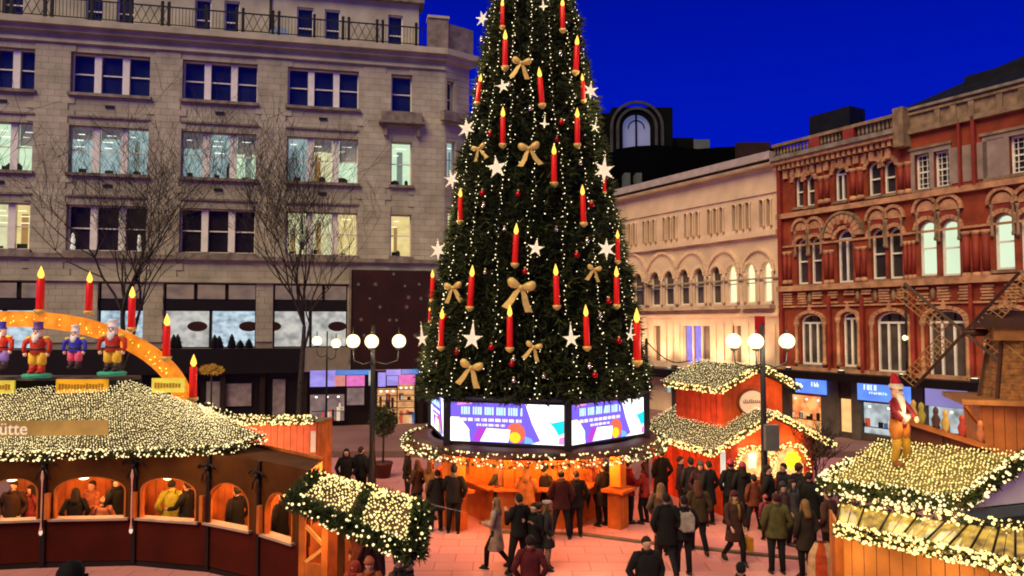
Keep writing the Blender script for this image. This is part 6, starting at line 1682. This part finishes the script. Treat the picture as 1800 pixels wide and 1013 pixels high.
# golden spray ornament behind the candle at the foot of the arch
gs = at(372, 655, 21.5); GS = thing('golden_spray', 'golden leafy spray glowing behind the candle at the foot of the arch', 'ornament', gs)
v = rng.normal(0, 1, (160, 3)); v /= np.linalg.norm(v, axis=1)[:, None]
sprigs('leaves', v * [.30, .08, .10] + [0, 0, .08], v, .10, .025, mat('golden_leaf', (.4, .22, .04), .5, .2, 9, emit=(1, .5, .06), estr=.10), GS, 3, .6)
m = MB(); m.tube([(0, 0, 0), (0, 0, -gs.z)], .03, 6); m.build('stake', IRON, GS)
# ================================================================== people
SKIN = mat('skin', (.52, .29, .20), .55, .08, 6); EYE = mat('eye_dark', (.01, .008, .008), .2, 0); LIP = mat('lips', (.35, .08, .07), .5, 0)
SHOE = mat('dark_shoe', (.012, .01, .01), .4, 0)
VR = random.Random(21)
def cloth(c):
    c = tuple(x * .55 for x in c); return mat('cloth_' + '_'.join('%03d' % int(x * 1000) for x in c), c, .85, .22, 7, .3, 40)
# arm poses: (elbow, wrist) for the side sg=+1 (x mirrored), in metres for a 1.75 m body facing -y
ARMS = {'down': ((.27, .04, 1.13), (.28, -.05, .88)), 'fold': ((.27, .0, 1.14), (.10, -.24, 1.12)), 'phone': ((.26, -.08, 1.14), (.13, -.30, 1.32)),
        'pocket': ((.31, .07, 1.14), (.21, -.08, .93)), 'swingf': ((.25, -.06, 1.14), (.25, -.26, .98)), 'swingb': ((.27, .16, 1.15), (.27, .24, .92)),
        'table': ((.27, -.12, 1.16), (.17, -.36, 1.10)), 'up': ((.30, -.10, 1.32), (.22, -.16, 1.55)), 'behind': ((.29, .12, 1.13), (.08, .18, .96))}
LEGS = {'stand': (((.11, -.01, .50), (.12, .03, .09)), ((-.11, -.01, .50), (-.12, .03, .09))), 'walk': (((.10, -.20, .52), (.10, -.22, .09)), ((-.10, .03, .49), (-.11, .34, .16))),
        'wide': (((.18, -.02, .50), (.25, .02, .09)), ((-.15, -.02, .50), (-.20, .03, .09))), 'relax': (((.12, -.09, .50), (.15, -.02, .09)), ((-.10, .0, .50), (-.10, .05, .09)))}
BODYC = {}
def body_mesh(ar, al, lg, look):
    key = (ar, al, lg, look)
    if key in BODYC: return BODYC[key]
    V, E, Rd = [], [], []
    def nv(p, r, par=None):
        V.append(p); Rd.append(r); 
        if par is not None: E.append((par, len(V) - 1))
        return len(V) - 1
    lx, ly = .018 * look, 0
    pel = nv((0, 0, .95), (.12, .10)); sp_ = nv((0, 0, 1.12), (.11, .09), pel); ch = nv((0, 0, 1.30), (.14, .10), sp_); nb = nv((0, .01, 1.46), (.065, .06), ch)
    nk = nv((0, .0, 1.52), (.052, .055), nb); jw = nv((0, -.012, 1.575), (.064, .072), nk); hd = nv((0, -.003, 1.64), (.078, .092), jw); cr = nv((0, .008, 1.70), (.062, .075), hd)
    nv((0, -.108, 1.632), (.012, .014), hd)                      # nose
    for s in (-1, 1): nv((s * .084, .005, 1.63), (.010, .018), hd)      # ears
    for s, arm in ((1, ar), (-1, al)):
        e_, w_ = ARMS[arm]
        sh = nv((s * .175, .01, 1.41), (.055, .055), ch); el = nv((s * e_[0], e_[1], e_[2]), (.040, .040), sh); wr = nv((s * w_[0], w_[1], w_[2]), (.026, .024), el)
        d = (Vector((s * w_[0], w_[1], w_[2])) - Vector((s * e_[0], e_[1], e_[2]))).normalized()
        side = d.cross(Vector((0, 1, .3))).normalized() * s; nr_ = d.cross(side).normalized()
        W0 = Vector(V[wr]); pm = nv(tuple(W0 + d * .055), (.036, .018), wr)
        for f, (off, ln) in enumerate(((-.027, .070), (-.009, .082), (.009, .078), (.026, .062))):
            b_ = W0 + d * .085 + side * off; q1 = nv(tuple(b_), (.0095, .0095), pm); q2 = nv(tuple(b_ + d * ln * .5 + nr_ * .006), (.0085, .0085), q1); nv(tuple(b_ + d * ln * .85 + nr_ * .028), (.007, .007), q2)
        t1 = nv(tuple(W0 + d * .045 - side * .038 + nr_ * .01), (.011, .011), pm); nv(tuple(W0 + d * .085 - side * .056 + nr_ * .02), (.009, .009), t1)
    for s, (kn, an) in zip((1, -1), LEGS[lg]):
        hp = nv((s * .095, 0, .90), (.088, .09), pel); k_ = nv(kn, (.054, .056), hp); a_ = nv(an, (.036, .038), k_); nv((an[0] + .01 * s, an[1] - .14, .05 if an[2] < .12 else an[2] - .06), (.034, .024), a_)
    me = bpy.data.meshes.new('body'); me.from_pydata(V, E, [])
    ob = bpy.data.objects.new('tmp_body', me); COL.objects.link(ob)
    md = ob.modifiers.new('skin', 'SKIN'); ss = ob.modifiers.new('sub', 'SUBSURF'); ss.levels = 1; ss.render_levels = 1
    sv = me.skin_vertices[0].data
    for i, r in enumerate(Rd): sv[i].radius = r
    sv[0].use_root = True
    dg = bpy.context.evaluated_depsgraph_get(); dg.update()
    out = bpy.data.meshes.new_from_object(ob.evaluated_get(dg)); out.name = 'body'
    bpy.data.objects.remove(ob, do_unlink=True)
    out.materials.clear(); out.materials.append(SKIN)
    out.polygons.foreach_set('use_smooth', [True] * len(out.polygons))
    BODYC[key] = out; return out
def person(label, px, py, Y, h=1.72, yaw=0, coat=(.02, .02, .025), legs=(.012, .012, .018), hair=(.03, .02, .012), ar='pocket', al='pocket', lg='stand', clen=.80, hairst='short', hat=None, hatst='beanie', scarf=None, look=0, bag=None, hood=False, z0=0.0, extra=None, group='visitors in the square', puffy=1.0, face=True):
    p = at(px, py, Y); s = h / 1.75
    if group in (KG, HG) and 'hair' not in label:
        yaw += VR.uniform(-16, 16)
        if not hat and VR.random() < .22 and not hood: hat = VR.choice(((.04, .04, .05), (.12, .03, .03), (.10, .10, .11), (.03, .05, .09)))
        if not scarf and VR.random() < .3: scarf = VR.choice(((.25, .05, .04), (.22, .20, .18), (.08, .10, .16), (.28, .20, .08)))
        if lg == 'stand' and VR.random() < .5: lg = VR.choice(('relax', 'wide'))
    T = thing('person', label, 'person', (p.x, Y, z0), R(yaw), group); T.scale = (s, s, s)
    o = inst('body', body_mesh(ar, al, lg, 0), T)
    cm = cloth(coat); lm = cloth(legs)
    def pc(name, mt_, f, par=T): mm = MB(); f(mm); return mm.build(name, mt_, par)
    # trousers
    def tr(mm):
        for s_, (kn, an) in zip((1, -1), LEGS[lg]):
            mm.tube([(s_ * .075, 0, .98), (s_ * .10, -.005, .86), kn, (an[0], an[1], an[2] + .0)], [(.105, .125), (.108, .115), (.072, .075), (.055, .06)], 10)
        mm.ell([(.84, .10, .08), (.90, .17, .125), (1.02, .155, .115)], 12)
    pc('trousers', lm, tr)
    for s_, (kn, an) in zip((1, -1), LEGS[lg]):
        zt_ = 0 if an[2] < .12 else an[2] - .10
        pc('shoe', SHOE, lambda mm: mm.loft([[(an[0] + s_ * .01 + wx * math.cos(t), an[1] - .055 + ly_ * math.sin(t) , zt_ + z_) for t in [2 * math.pi * k / 10 for k in range(10)]] for z_, wx, ly_ in ((0, .045, .14), (.045, .05, .145), (.075, .045, .10), (.13, .042, .05))]))
    pf = puffy
    def ct(mm):
        prof = [(1.50, .07, .065, 0, .01), (1.46, .115 * pf, .085 * pf, 0, .01), (1.42, .185 * pf, .105 * pf), (1.34, .205 * pf, .125 * pf), (1.20, .195 * pf, .13 * pf), (1.05, .19 * pf, .135 * pf), (.95, .20 * pf, .145 * pf), (clen + .03, .21 * pf + (.95 - clen) * .10, .15 * pf + (.95 - clen) * .12), (clen, .205 * pf + (.95 - clen) * .10, .145 * pf + (.95 - clen) * .12)]
        if clen > .93: prof = prof[:6] + [(clen, .185 * pf, .13 * pf)]
        mm.ell(list(reversed(prof)), 16)
        for sg, arm in ((1, ar), (-1, al)):
            e_, w_ = ARMS[arm]; e = Vector((sg * e_[0], e_[1], e_[2])); w2 = Vector((sg * w_[0], w_[1], w_[2]))
            mm.tube([(sg * .10, .005, 1.435), (sg * .175, .01, 1.425), (sg * .215, .01, 1.34), e.lerp(Vector((sg * .2, .01, 1.38)), .45), e, e.lerp(w2, .5), e.lerp(w2, .95)], [.065 * pf, .082 * pf, .080 * pf, .070 * pf, .062 * pf, .056 * pf, .048 * pf], 10)
    pc('coat', cm, ct)
    pc('collar', cm if not scarf else cloth(scarf), lambda mm: mm.lathe([(.075, 1.455), (.10, 1.47), (.095, 1.535 if not scarf else 1.55), (.070, 1.53)], n=12))
    if scarf: pc('scarf_end', cloth(scarf), lambda mm: mm.tube([(.05, -.10, 1.48), (.06, -.145, 1.36), (.07, -.15, 1.12)], [(.04, .015), (.045, .015), (.05, .012)], 6))
    hm = cloth(hair)
    if hood:
        pc('hood', cm, lambda mm: (mm.ell([(1.50, .10, .10, 0, .03), (1.58, .125, .115, 0, .025), (1.66, .12, .12, 0, .02), (1.73, .085, .09, 0, .02), (1.765, .02, .02, 0, .02)], 12)))
    elif hairst == 'short': pc('hair', hm, lambda mm: mm.ell([(1.59, .072, .05, 0, .045), (1.64, .092, .082, 0, .028), (1.69, .090, .092, 0, .014), (1.735, .062, .072, 0, .012), (1.762, .015, .02, 0, .01)], 12))
    elif hairst == 'long': pc('hair', hm, lambda mm: (mm.ell([(1.36, .085, .03, 0, .115), (1.45, .105, .045, 0, .095), (1.56, .100, .065, 0, .05), (1.64, .098, .085, 0, .03), (1.70, .092, .096, 0, .014), (1.745, .062, .072, 0, .012), (1.768, .015, .02, 0, .01)], 12), mm.tube([(.082, -.03, 1.66), (.092, -.02, 1.56), (.10, -.06, 1.42)], [.02, .028, .02], 6), mm.tube([(-.082, -.03, 1.66), (-.092, -.02, 1.56), (-.10, -.06, 1.42)], [.02, .028, .02], 6)))
    elif hairst == 'bun': pc('hair', hm, lambda mm: (mm.ell([(1.59, .07, .05, 0, .045), (1.64, .090, .082, 0, .028), (1.69, .088, .092, 0, .014), (1.735, .062, .072, 0, .012), (1.76, .015, .02, 0, .01)], 12), mm.ball((0, .09, 1.70), .05, 8, 6)))
    if hat:
        if hatst == 'beanie': pc('hat', cloth(hat), lambda mm: mm.ell([(1.665, .100, .108, 0, .005), (1.70, .103, .11, 0, .005), (1.75, .085, .092, 0, .01), (1.795, .045, .05, 0, .015), (1.805, .01, .01, 0, .015)], 12))
        else: pc('hat', cloth(hat), lambda mm: (mm.ell([(1.68, .092, .10), (1.70, .125, .13, 0, .01), (1.74, .12, .125, .01, .02), (1.765, .05, .05, 0, .01)], 14)))
    if face:
        for sg in (-1, 1): pc('eye', EYE, lambda mm: mm.ball((sg * .030, -.082, 1.648), (.011, .008, .007), 6, 4))
        pc('mouth', LIP, lambda mm: mm.ball((0, -.083, 1.592), (.020, .008, .006), 6, 4))
    if bag:
        kind, bc = bag
        wr = ARMS[ar][1]
        if kind == 'shopper':
            T2 = thing('carried_bag', extra or 'shopping bag carried by the person', 'bag', (0, 0, 0))
            M = T.matrix_basis
            hand = Vector((wr[0], wr[1], wr[2] - .06)); mm = MB(); mm.box(hand.x - .06, hand.x + .06, hand.y - .24, hand.y + .24, hand.z - .46, hand.z - .14); b_ = mm.build('bag_body', cloth(bc), T2)
            mm = MB(); mm.tube([(hand.x, hand.y - .12, hand.z - .15), (hand.x, hand.y, hand.z + .0), (hand.x, hand.y + .12, hand.z - .15)], .008, 5); mm.build('handle', cloth(bc), T2)
            T2.location = T.location; T2.rotation_euler = T.rotation_euler; T2.scale = T.scale
        elif kind == 'backpack':
            T2 = thing('backpack', extra or 'backpack worn on the back', 'backpack', T.location[:], R(yaw)); T2.scale = T.scale
            mm = MB(); mm.loft([[(x * q + 0, .13 + y, z) for x, y in ((-.15, 0), (.15, 0), (.14, .15), (-.14, .15))] for z, q in ((1.02, .8), (1.06, 1), (1.34, .98), (1.42, .7))], smooth=False); mm.build('bag_body', cloth(bc), T2)
            mm = MB(); mm.box(-.10, .10, .285, .32, 1.06, 1.22); mm.build('pocket', cloth(bc), T2)
            for sg in (-1, 1): mm = MB(); mm.tube([(sg * .11, .13, 1.40), (sg * .12, -.02, 1.47), (sg * .12, -.14, 1.36), (sg * .15, -.1, 1.15), (sg * .15, .13, 1.06)], .018, 5); mm.build('strap', cloth(bc), T2)
        elif kind == 'phone':
            T2 = thing('phone', extra or 'dark phone held up', 'phone', T.location[:], R(yaw)); T2.scale = T.scale
            mm = MB(); mm.box(-.04, .04, wr[1] - .07, wr[1] - .06, wr[2] + .02, wr[2] + .16); mm.build('phone_body', EYE, T2)
    return T
K_ = (.010, .009, .011); NV = (.012, .014, .03); BR = (.07, .03, .015); BLK = (.008, .008, .008); GR = (.06, .06, .065); DGR = (.03, .03, .032)
KG = 'people drinking round the kiosk'; HG = 'people at the red hut'; SG = 'people walking across the square'; HT = 'people inside the beer stall'
P = person
# --- round the kiosk
P('woman in a dark coat facing the kiosk, standing furthest out beside the potted shrub', 733, 905, 21.6, 1.68, 250, BR, K_, (.10, .04, .02), 'fold', 'pocket', hairst='long', group=KG)
P('person in a long black coat seen from behind next to the boarded kiosk pillar', 768, 925, 20.3, 1.66, 190, K_, K_, hair=(.02, .01, .01), clen=.62, ar='fold', al='fold', group=KG)
P('broad man in black jacket with one elbow out leaning on the kiosk counter', 798, 928, 20.1, 1.80, 170, K_, K_, ar='table', al='pocket', lg='relax', clen=.82, group=KG, puffy=1.08)
P('woman in a tan coat behind the broad man at the kiosk', 757, 905, 21.5, 1.70, 120, (.38, .17, .06), K_, hairst='long', hair=(.25, .13, .05), group=KG, ar='fold', al='fold')
P('person in red jumper just inside the kiosk beside the pillar', 782, 880, 21.9, 1.72, 30, (.4, .06, .03), K_, group=KG, ar='fold')
P('man in a dark green jacket at the kiosk counter behind the pale coated woman', 880, 905, 20.7, 1.74, 205, (.05, .065, .05), DGR, ar='table', al='table', group=KG)
P('woman in a large tan hooded coat at the middle of the kiosk', 925, 905, 20.2, 1.72, 185, (.62, .24, .06), K_, hair=(.5, .25, .08), hairst='long', clen=.72, ar='fold', al='fold', group=KG, puffy=1.22)
P('tall man in a mustard jumper inside the kiosk over the counter', 905, 870, 21.0, 1.80, 10, (.6, .30, .06), K_, group=KG, ar='table', al='table')
P('man in a dark coat between the tan hooded coat and the burgundy jacket', 957, 915, 20.6, 1.72, 160, DGR, K_, clen=.70, group=KG, ar='fold', al='fold')
P('man in burgundy topped black jacket with legs apart facing the kiosk', 987, 942, 19.6, 1.78, 175, (.06, .010, .014), K_, lg='wide', clen=.78, group=KG, puffy=1.08)
P('slim person in black beside the burgundy jacket at the kiosk', 1013, 940, 19.8, 1.74, 200, K_, K_, lg='relax', group=KG, hair=(.06, .04, .03))
P('barman in orange shirt inside the kiosk near the far counter', 1040, 890, 21.3, 1.78, 0, (.6, .2, .05), K_, group=KG, ar='table')
P('person in a long dark coat standing by the right hand kiosk post', 1060, 918, 20.8, 1.74, 240, K_, K_, clen=.6, group=KG, ar='fold')
P('man in a red jacket at the outer kiosk table', 1106, 912, 21.2, 1.74, 110, (.35, .02, .03), NV, ar='table', al='table', group=KG)
P('woman in a red top and black skirt at the outer kiosk table', 1133, 915, 21.1, 1.68, 250, (.40, .03, .02), K_, hair=(.12, .03, .02), hairst='long', ar='table', al='fold', group=KG)
P('dark haired person half hidden by the kiosk post', 1076, 895, 22.6, 1.7, 60, NV, K_, group=KG)
P('server in a white shirt inside the kiosk', 860, 890, 22.0, 1.76, 0, (.55, .45, .35), K_, group=KG, ar='fold')
P('person in brown jacket behind the kiosk core', 1000, 880, 22.8, 1.72, 20, BR, K_, group=KG)
# --- group in front of the kiosk
P('woman in a long pale coat stepping forward with knees bent', 872, 992, 17.2, 1.62, 250, (.46, .32, .27), K_, hair=(.30, .16, .09), hairst='long', lg='walk', clen=.50, ar='fold', al='fold', group=SG)
P('tall man in black with legs apart facing the pale coated woman', 912, 1002, 16.9, 1.78, 215, K_, K_, lg='wide', clen=.84, ar='phone', al='fold', group=SG)
P('person with glasses in a black padded jacket in the tight group', 938, 1002, 17.0, 1.55, 330, BLK, K_, ar='phone', al='phone', hairst='bun', group=SG, puffy=1.1)
P('woman in a pale beret and dark parka in the tight group', 963, 998, 17.1, 1.58, 90, (.03, .028, .03), (.30, .22, .18), hat=(.55, .42, .36), hatst='beret', hairst='long', hair=(.2, .1, .05), clen=.62, group=SG)
P('child in dark hat in front of the beret wearing woman', 948, 960, 18.0, 1.30, 150, DGR, K_, hat=(.05, .03, .03), group=SG)
P('person with short dark hair and red collar at the lower edge below the tight group', 932, 1100, 13.9, 1.70, 180, (.14, .012, .02), K_, hair=(.03, .015, .012), group=SG)
# --- centre and right walkers
P('man in a black padded jacket nearest the camera facing the kiosk lights', 1138, 1130, 13.6, 1.76, 10, (.012, .010, .012), K_, hair=(.04, .025, .015), ar='pocket', al='pocket', puffy=1.14, group=SG)
P('tall man in a long black coat walking beside the padded jacket man', 1172, 1010, 16.7, 1.84, 185, BLK, (.02, .022, .03), hairst='short', lg='walk', clen=.70, group=SG, puffy=1.05)
P('woman with long fair hair and patterned scarf behind the tall black coat', 1163, 975, 18.3, 1.72, 150, (.10, .07, .05), K_, hair=(.28, .16, .08), hairst='long', scarf=(.25, .2, .15), group=SG)
P('person in black carrying a pale rucksack', 1203, 1008, 16.8, 1.76, 190, K_, (.015, .016, .02), hair=(.03, .01, .02), lg='relax', bag=('backpack', (.55, .47, .40)), extra='pale rucksack on the back of a person in black', group=SG)
P('woman in an olive brown hooded jacket walking away towards the hut', 1228, 968, 18.4, 1.76, 180, (.09, .055, .022), K_, hair=(.16, .06, .03), hairst='long', lg='walk', clen=.78, group=SG, puffy=1.08)
P('woman in a dark red hat with a mustard scarf walking with an orange bag', 1292, 985, 17.6, 1.66, 15, (.09, .035, .025), K_, hat=(.12, .02, .03), hair=(.2, .1, .05), hairst='long', scarf=(.45, .28, .06), lg='walk', clen=.58, ar='down', al='swingf', bag=('shopper', (.75, .32, .02)), extra='flat orange shopping bag held by the woman with the mustard scarf', group=SG)
P('man in an olive green jacket with his back turned', 1366, 1003, 16.9, 1.80, 178, (.13, .115, .035), (.015, .015, .02), hair=(.10, .03, .03), lg='stand', clen=.80, group=SG, puffy=1.12)
P('small child in a pink hat beside the olive green jacket', 1346, 930, 19.5, 1.15, 200, (.3, .04, .07), K_, hat=(.6, .12, .15), group=SG)
P('woman with long fair hair and brown coat by the striped cloth', 1417, 1010, 16.6, 1.72, 200, (.045, .03, .02), K_, hair=(.35, .2, .07), hairst='long', clen=.66, group=SG)
P('man in a rust brown jacket next to the orange stall corner', 1458, 985, 17.5, 1.74, 215, (.12, .05, .03), K_, hair=(.1, .05, .04), group=SG)
P('girl in a rose jacket between the brown coat and the stall corner', 1483, 955, 18.8, 1.45, 30, (.25, .06, .07), K_, hairst='long', group=SG)
# --- crowd at the red hut
P('man in a black coat with a pink hat at the hut opening', 1285, 893, 21.0, 1.78, 180, K_, K_, hat=(.5, .05, .10), group=HG)
P('woman in dark coat and tall pink hat beside the man at the hut', 1306, 893, 20.8, 1.74, 185, K_, K_, hat=(.55, .06, .14), hairst='long', group=HG, clen=.6)
P('large man in a dark coat in front of the lamp base', 1352, 915, 19.9, 1.86, 75, BLK, K_, group=HG, puffy=1.15, clen=.7)
P('man in navy coat just beyond the lamp pole', 1378, 905, 20.6, 1.78, 300, NV, K_, group=HG, clen=.72)
P('tall man in black next to the end of the hut counter', 1406, 915, 20.0, 1.86, 100, K_, K_, hair=(.07, .03, .02), clen=.74, group=HG, puffy=1.1)
P('bulky man in black holding a dark bag by the hut corner', 1424, 925, 19.2, 1.82, 150, BLK, K_, clen=.64, group=HG, puffy=1.2, bag=('shopper', (.012, .012, .012)), extra='black bag held beside the shrub')
P('woman in a patterned grey coat among the hut crowd', 1394, 935, 19.0, 1.66, 20, (.10, .085, .09), K_, hairst='long', group=HG, clen=.6)
P('person in deep purple coat at the boarded side of the hut', 1197, 895, 21.9, 1.74, 80, (.03, .012, .03), K_, group=HG)
P('person in grey and black at the boarded side of the hut', 1215, 893, 21.6, 1.72, 200, DGR, K_, group=HG, hat=(.03, .03, .035))
P('woman in plum coat near the hut corner post', 1232, 898, 21.2, 1.70, 330, (.05, .015, .03), K_, group=HG, hairst='long', clen=.6)
P('tall person in dark clothes nearest the hut corner post', 1246, 905, 20.9, 1.78, 210, K_, K_, group=HG, clen=.6)
P('small person in a rust coat between the lamp and the pink hats', 1326, 925, 20.4, 1.48, 180, (.25, .06, .03), NV, group=HG)
P('person in grey coat half hidden behind the olive green jacket', 1378, 950, 18.8, 1.62, 30, (.12, .06, .06), K_, group=HG)
P('person in dark jacket beyond the kiosk table under the canopy edge', 1163, 880, 22.8, 1.78, 200, K_, K_, group=HG)
# --- left, near the planter
P('woman with a rosy face and black hair beside the orange service hut', 608, 880, 23.3, 1.72, 10, K_, K_, hair=(.01, .008, .01), hairst='long', group='visitors in the square')
P('dark coated man beside the woman with the rosy face', 634, 885, 23.6, 1.74, 150, K_, K_, group='visitors in the square')
P('person in black near the planter and the canopy edge', 716, 890, 23.5, 1.7, 90, K_, K_, group='visitors in the square')
# --- inside the arched beer stall (seen through the hatches)
P('person in brown in the hatch cut by the picture edge', 22, 900, 18.4, 1.75, 10, BR, K_, group=HT)
P('woman in red top in the hatch cut by the picture edge', 52, 900, 18.6, 1.6, 340, (.4, .05, .04), K_, hairst='long', group=HT)
P('dark haired person bending in the widest hatch', 132, 900, 18.2, 1.62, 200, K_, K_, hairst='long', group=HT)
P('person in an orange lit jacket in the widest hatch', 160, 900, 18.8, 1.68, 350, (.55, .16, .06), K_, group=HT, ar='table')
P('blond child at the shelf of the widest hatch', 181, 900, 18.2, 1.42, 0, (.6, .2, .1), K_, hair=(.6, .35, .15), group=HT)
P('man in black turned sideways in the widest hatch', 203, 900, 18.5, 1.84, 80, BLK, K_, group=HT, puffy=1.1)
P('worker in a yellow high visibility vest in the third hatch', 301, 900, 18.5, 1.76, 190, (.62, .62, .06), K_, group=HT)
P('man in dark jacket beside the yellow vest', 328, 900, 18.3, 1.78, 260, BLK, K_, group=HT, ar='table')
P('person in black in the narrow hatch with the orange shutter', 416, 900, 17.8, 1.76, 240, K_, K_, group=HT)
P('person in dark clothes in the last hatch before the porch', 497, 900, 17.2, 1.78, 240, K_, K_, group=HT)
# --- under and beside the porch
P('woman with dark plum hair and coat beside the porch', 655, 1010, 14.3, 1.62, 150, (.06, .012, .025), K_, hair=(.05, .01, .02), hairst='long', group=SG, puffy=1.1)
P('person with a rosy face under the porch light', 632, 1010, 15.3, 1.70, 320, (.35, .12, .06), K_, hair=(.2, .08, .04), group=SG)
P('person in an orange hat at the lower edge under the porch', 648, 1100, 13.0, 1.55, 20, (.5, .12, .06), K_, hat=(.55, .14, .08), group=SG)
P('child in a red hood at the lower edge under the porch', 622, 1100, 13.2, 1.45, 340, (.5, .06, .04), K_, hood=True, group=SG)
P('person in grey with brown hair at the end of the porch', 700, 1100, 13.1, 1.58, 60, (.10, .07, .07), K_, hair=(.12, .06, .04), group=SG)
P('dark coated person behind the pale cloth bag', 718, 1110, 12.9, 1.60, 110, K_, K_, group=SG)
# --- heads at the lower edge
P('person with black hair whose head just shows at the lower edge near the orange bag', 1304, 1150, 12.6, 1.62, 180, K_, K_, hair=(.006, .006, .006), group=SG)
P('person with dark hair whose head just shows in front of the orange boards', 1621, 1200, 9.3, 1.92, 180, K_, K_, hair=(.006, .006, .006), group=SG)
P('onlooker with thick black hair on the terrace in the near corner', 118, 1300, 5.6, 1.78, 180, K_, K_, hair=(.005, .004, .004), hairst='long', z0=2.05, group=SG)

# --- odd things at the lower edge
m = MB(); g = at(1447, 1040, 15.9)
SC_ = thing('striped_cloth_cover', 'upright orange and pale striped cloth cover at the lower edge by the walkers', 'cloth cover', (g.x, 15.9, 0))
for k in range(8):
    t0, t1 = math.pi * 2 * k / 8, math.pi * 2 * (k + 1) / 8; m = MB()
    m.add([(.36 * math.cos(t0), .30 * math.sin(t0), 0), (.36 * math.cos(t1), .30 * math.sin(t1), 0), (.30 * math.cos(t1), .22 * math.sin(t1), .75), (.16 * math.cos(t1), .10 * math.sin(t1), 1.0), (.16 * math.cos(t0), .10 * math.sin(t0), 1.0), (.30 * math.cos(t0), .22 * math.sin(t0), .75)], [(0, 1, 2, 5), (5, 2, 3, 4)])
    m.build('cloth_strip', cloth((.75, .10, .02)) if k % 2 else cloth((.80, .50, .28)), SC_)
g = at(742, 1040, 12.6)
BG_ = thing('pale_cloth_bag', 'pale cloth bag with thin looped handles at the lower edge beside the porch', 'bag', (g.x, 12.6, .5))
m = MB(); m.loft([[(x * q, y * q, z) for x, y in ((-.24, -.12), (.24, -.12), (.24, .12), (-.24, .12))] for z, q in ((0, .9), (.2, 1.05), (.55, .85))], smooth=False); m.build('bag_body', cloth((.36, .28, .26)), BG_)
for sg in (-1, 1): m = MB(); m.tube([(-.14, sg * .1, .52), (-.08, sg * .08, .78), (.06, sg * .08, .80), (.14, sg * .1, .54)], .014, 6); m.build('handle', cloth((.25, .06, .05)), BG_)
BN = thing('bench', 'low bench under the pale cloth bag', 'bench', (g.x, 12.7, 0))
m = MB(); m.box(-.5, .5, -.2, .2, .44, .498); m.build('seat', WOOD_D, BN)
for sg in (-1, 1): m = MB(); m.box(sg * .42 - .03, sg * .42 + .03, -.17, .17, 0, .44); m.build('leg', WOOD_D, BN)
